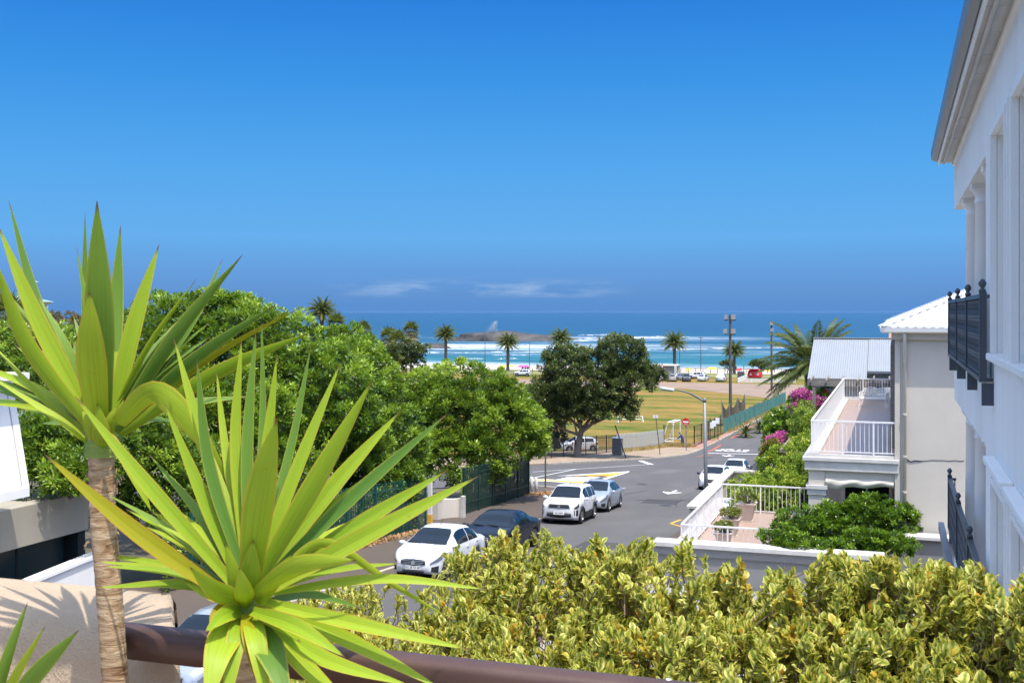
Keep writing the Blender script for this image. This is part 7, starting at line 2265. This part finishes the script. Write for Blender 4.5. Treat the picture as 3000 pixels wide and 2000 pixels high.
# ---- variegated hedge of three shrubs
m, n, l, b = newmat('variegated_leaf')
uv = n.new('ShaderNodeUVMap')
sp = n.new('ShaderNodeSeparateXYZ'); l.new(uv.outputs[0], sp.inputs[0])
at = n.new('ShaderNodeAttribute'); at.attribute_name = 'tint'
oi = n.new('ShaderNodeObjectInfo')
mxv = n.new('ShaderNodeMath'); mxv.operation = 'MAXIMUM'
l.new(at.outputs['Fac'], mxv.inputs[0])
e = n.new('ShaderNodeMath'); e.operation = 'SUBTRACT'; e.inputs[1].default_value = .5; l.new(sp.outputs['X'], e.inputs[0])
a = n.new('ShaderNodeMath'); a.operation = 'ABSOLUTE'; l.new(e.outputs[0], a.inputs[0])
nn_ = noise_node(n, l, 45, 3, .6)
ad = n.new('ShaderNodeMath'); ad.operation = 'MULTIPLY_ADD'; ad.inputs[1].default_value = .55; ad.inputs[2].default_value = -.27
l.new(nn_.outputs[0], ad.inputs[0])
a2 = n.new('ShaderNodeMath'); l.new(a.outputs[0], a2.inputs[0]); l.new(ad.outputs[0], a2.inputs[1])
mg = ramp(n, l, a2.outputs[0], [(.10, (0, 0, 0)), (.26, (1, 1, 1))])
green = ramp(n, l, at.outputs['Fac'], [(0, (.09, .15, .014)), (.5, (.24, .31, .034)), (1, (.40, .43, .055))])
edge = ramp(n, l, at.outputs['Fac'], [(0, (.50, .41, .05)), (.4, (.70, .63, .12)), (.75, (.80, .75, .26)), (.95, (.76, .56, .08)), (1, (.62, .28, .03))])
cc = mixc(n, l, mg.outputs[0], green.outputs[0], edge.outputs[0])
l.new(cc, b.inputs['Base Color']); setin(b, Roughness=.4, Specular_IOR_Level=.28)
t = n.new('ShaderNodeBsdfTranslucent'); l.new(cc, t.inputs['Color'])
mx = n.new('ShaderNodeMixShader'); mx.inputs[0].default_value = .42
l.new(b.outputs[0], mx.inputs[1]); l.new(t.outputs[0], mx.inputs[2]); l.new(mx.outputs[0], n['Material Output'].inputs['Surface'])
M['varieg'] = m

CREST = [(820, 1760, 8.4), (900, 1735, 8.3), (1000, 1705, 8.2), (1100, 1705, 8.0), (1180, 1712, 7.8), (1265, 1695, 7.5), (1312, 1600, 7.3), (1370, 1605, 7.2), (1420, 1628, 7.1), (1465, 1548, 7.0), (1500, 1565, 7.0), (1590, 1540, 6.9), (1650, 1585, 6.9), (1690, 1625, 6.8), (1720, 1605, 6.8), (1760, 1558, 6.7),
         (1800, 1605, 6.6), (1860, 1600, 6.5), (1900, 1580, 6.4), (1930, 1635, 6.4), (1975, 1620, 6.4), (2020, 1575, 6.3), (2065, 1605, 6.3), (2095, 1700, 6.3), (2130, 1650, 6.2), (2180, 1665, 6.1), (2215, 1720, 6.1), (2280, 1668, 6.0), (2340, 1680, 5.9), (2420, 1625, 5.8), (2500, 1622, 5.7), (2590, 1615, 5.6), (2660, 1640, 5.5), (2700, 1665, 5.4), (2780, 1660, 5.3), (2850, 1648, 5.2), (2900, 1668, 5.1), (2930, 1735, 5.0), (2965, 1742, 4.9), (3000, 1690, 4.8), (3060, 1680, 4.7), (3150, 1700, 4.7)]
CX = np.array([c[0] for c in CREST]); CY = np.array([c[1] + 20 for c in CREST]); CD = np.array([c[2] for c in CREST])
LEAFV = [(0, 0, 0), (.20, .42, -.05), (.55, .5, -.10), (.85, .24, -.03), (1.0, 0, .02)]

def leaf_template(nseg=5):
    V, UV = [], []
    prof_ = [(0.0, .05), (.22, .36), (.52, .5), (.82, .3), (1.0, .015)]
    for s_, w_ in prof_:
        z = .10 * math.sin(s_ * math.pi) - .10 * s_ * s_
        V += [(s_, w_, z + .16 * w_), (s_, 0, z), (s_, -w_, z + .16 * w_)]
        UV += [(.5 + w_, s_), (.5, s_), (.5 - w_, s_)]
    Q = []
    for i in range(len(prof_) - 1):
        a_ = i * 3
        Q += [(a_, a_ + 1, a_ + 4, a_ + 3), (a_ + 1, a_ + 2, a_ + 5, a_ + 4)]
    return np.array(V), np.array(Q), np.array(UV)
TV, TQ, TU = leaf_template()

def variegated(label, x0, x1, nros, seed, base_px):
    rng = np.random.default_rng(seed)
    pos, dirs, lens, tin = [], [], [], []
    tw = MB(); stems = []
    px = rng.uniform(x0, x1, nros)
    f = rng.random(nros) ** 1.15                # 0 crest .. 1 bottom of frame and below
    for i in range(nros):
        yc = np.interp(px[i], CX, CY); dc = np.interp(px[i], CX, CD)
        py = yc + 14 + f[i] * (2090 - yc)
        lump = 75 * mnoise.noise((px[i] * .011, py * .011, seed)) + 26 * mnoise.noise((px[i] * .035, py * .035, seed))
        d = dc + (4.55 + .9 * (1 - (px[i] - 820) / 2200) - dc) * min(1, f[i] * 1.05) + lump * .006
        q = rng.random()
        back = 0.0 if q < .55 else rng.uniform(.05, .55)
        d += back
        if mnoise.noise((px[i] * .009, py * .012, seed + 5)) + .5 * mnoise.noise((px[i] * .03, py * .03, seed + 9)) < -.22 and rng.random() < .8: continue
        if rng.random() < .12: d += rng.uniform(.4, 1.6)      # the far side of the shrub
        c = pt(px[i], py, d)
        if f[i] < .12: py -= min(46, rng.exponential(22)); c = pt(px[i], py, d)
        ax = Vector((rng.normal(0, .33), rng.normal(-.22, .33), 1.0)).normalized()
        L_ = rng.uniform(.09, .17)
        stem0 = c - ax * L_
        k = rng.integers(10, 16)
        az0 = rng.uniform(0, 6.28)
        ex = ax.orthogonal().normalized(); ey = ax.cross(ex)
        tt = np.clip(rng.normal(.52, .2), 0, 1)
        for j in range(k):
            s_ = j / (k - 1)
            az = az0 + (j % 2) * math.pi + (j // 2) * 1.57
            el = math.radians(28 + 50 * s_ + rng.normal(0, 10))
            dv = (ex * math.cos(az) + ey * math.sin(az)) * math.cos(el) + ax * math.sin(el)
            pos.append(stem0 + ax * L_ * s_); dirs.append(dv); lens.append(rng.uniform(.034, .066) * (.75 + .35 * (1 - abs(s_ - .45))))
            tin.append(np.clip(tt + rng.normal(0, .12) + (.36 if rng.random() < .06 else 0), 0, 1))
        tw.tube([stem0 - ax * .10 + Vector((rng.normal(0, .03), rng.normal(0, .03), 0)), stem0, c], [.0035, .003, .0015], 4, False)
        stems.append(stem0 - ax * .1)
    pos = np.array([tuple(p) for p in pos]); dirs = unit(np.array([tuple(p) for p in dirs])); lens = np.array(lens); tin = np.array(tin)
    up = unit(np.array([0, 0, 1.0]) + rng.normal(0, .35, pos.shape))
    sd = unit(np.cross(up, dirs)); nv = np.cross(dirs, sd)
    W = .33
    T3 = TV[None] * lens[:, None, None]
    allV = pos[:, None] + dirs[:, None] * T3[..., 0:1] + sd[:, None] * T3[..., 1:2] * W * 2 * .5 / .5 + nv[:, None] * T3[..., 2:3]
    bx_ = pt(base_px, 1900, 6.0)
    t = thing('variegated_shrub', label, 'shrub', (bx_.x, bx_.y, gz(bx_.y)), 'variegated shrubs below the handrail')
    org = np.array(wloc(t))
    # the leaves that show largest become pieces of their own
    cen = allV[:, 7]
    dep = cen[:, 0] * -SA + cen[:, 1] * CA
    pxx = 1500 + (cen[:, 0] * CA + cen[:, 1] * SA) / dep * F; pyy = HOR - cen[:, 2] / dep * F
    vis = (pxx > 0) & (pxx < 2995) & (pyy < 1995)
    yc = np.interp(pxx, CX, CY)
    score = lens / dep * (1 + .5 * (pyy < yc + 60)) * vis
    order = np.argsort(-score)
    big, rest = order[:290], order[290:]
    for i in big:
        me = bpy.data.meshes.new('leaf')
        vv = allV[i]
        me.from_pydata([tuple(v - org) for v in vv], [], [tuple(q) for q in TQ])
        ul = me.uv_layers.new(name='UVMap')
        for lp in me.loops: ul.data[lp.index].uv = TU[lp.vertex_index]
        aa = me.attributes.new('tint', 'FLOAT', 'FACE'); aa.data.foreach_set('value', np.full(len(TQ), tin[i], dtype=np.float32))
        me.polygons.foreach_set('use_smooth', [True] * len(TQ))
        me.materials.append(M['varieg'])
        link('leaf', me, t)
    nr = len(rest)
    V = allV[rest].reshape(-1, 3)
    Q = (TQ[None] + (np.arange(nr) * len(TV))[:, None, None]).reshape(-1, 4)
    o = mesh_np('foliage', V, Q, M['varieg'], np.repeat(tin[rest], len(TQ)), t, True)
    ul = o.data.uv_layers.new(name='UVMap')
    ul.data.foreach_set('uv', np.tile(TU[TQ.ravel()], (nr, 1)).astype(np.float32).ravel())
    o['kind'] = 'stuff'
    tw.build('twigs', M['twig'], t)['kind'] = 'stuff'
    # main branches rising from the ground
    mbr = MB(); root = Vector((bx_.x, bx_.y, gz(bx_.y)))
    for k in range(26):
        tgt = stems[int(rng.integers(0, len(stems)))]
        md = root.lerp(tgt, .6) + Vector((0, 0, -.25)) + Vector((rng.normal(0, .12), rng.normal(0, .12), 0))
        r0 = rng.uniform(.012, .026)
        mbr.tube(catmull([root + Vector((rng.normal(0, .1), rng.normal(0, .1), 0)), md, tgt], 9), [r0 * (1 - .085 * i) for i in range(10)], 6)
        for q in range(3):
            t2 = stems[int(rng.integers(0, len(stems)))]
            if (t2 - tgt).length < .9: mbr.tube(catmull([md.lerp(tgt, .5), md.lerp(tgt, .5).lerp(t2, .5) + Vector((0, 0, -.06)), t2], 5), [.008, .007, .006, .005, .004, .003], 5)
    mbr.build('branches', M['twig'], t, True)
    return t
variegated('low yellow variegated shrub behind the front yucca leaves', 780, 1480, 1250, 71, 1150)
variegated('tall yellow variegated shrub in front of the parked cars', 1380, 2150, 1750, 72, 1750)
variegated('bright yellow variegated shrub filling the lower right corner', 2050, 3120, 2200, 73, 2550)
# ------------------------------------------------------------------ sea air
hz = MB().box(-60000, 60000, -300, 61000, -22.0, 8.0).build('haze', None)
m = bpy.data.materials.new('sea_air'); m.use_nodes = True
nt = m.node_tree
nt.nodes.remove(nt.nodes['Principled BSDF'])
pv = nt.nodes.new('ShaderNodeVolumePrincipled')
pv.inputs['Color'].default_value = (0.18, 0.345, 0.61, 1)
pv.inputs['Density'].default_value = 2.2e-5
pv.inputs['Anisotropy'].default_value = 0.0
nt.links.new(pv.outputs[0], nt.nodes['Material Output'].inputs['Volume'])
hz.data.materials.clear(); hz.data.materials.append(m)
tag(hz, kind='stuff')
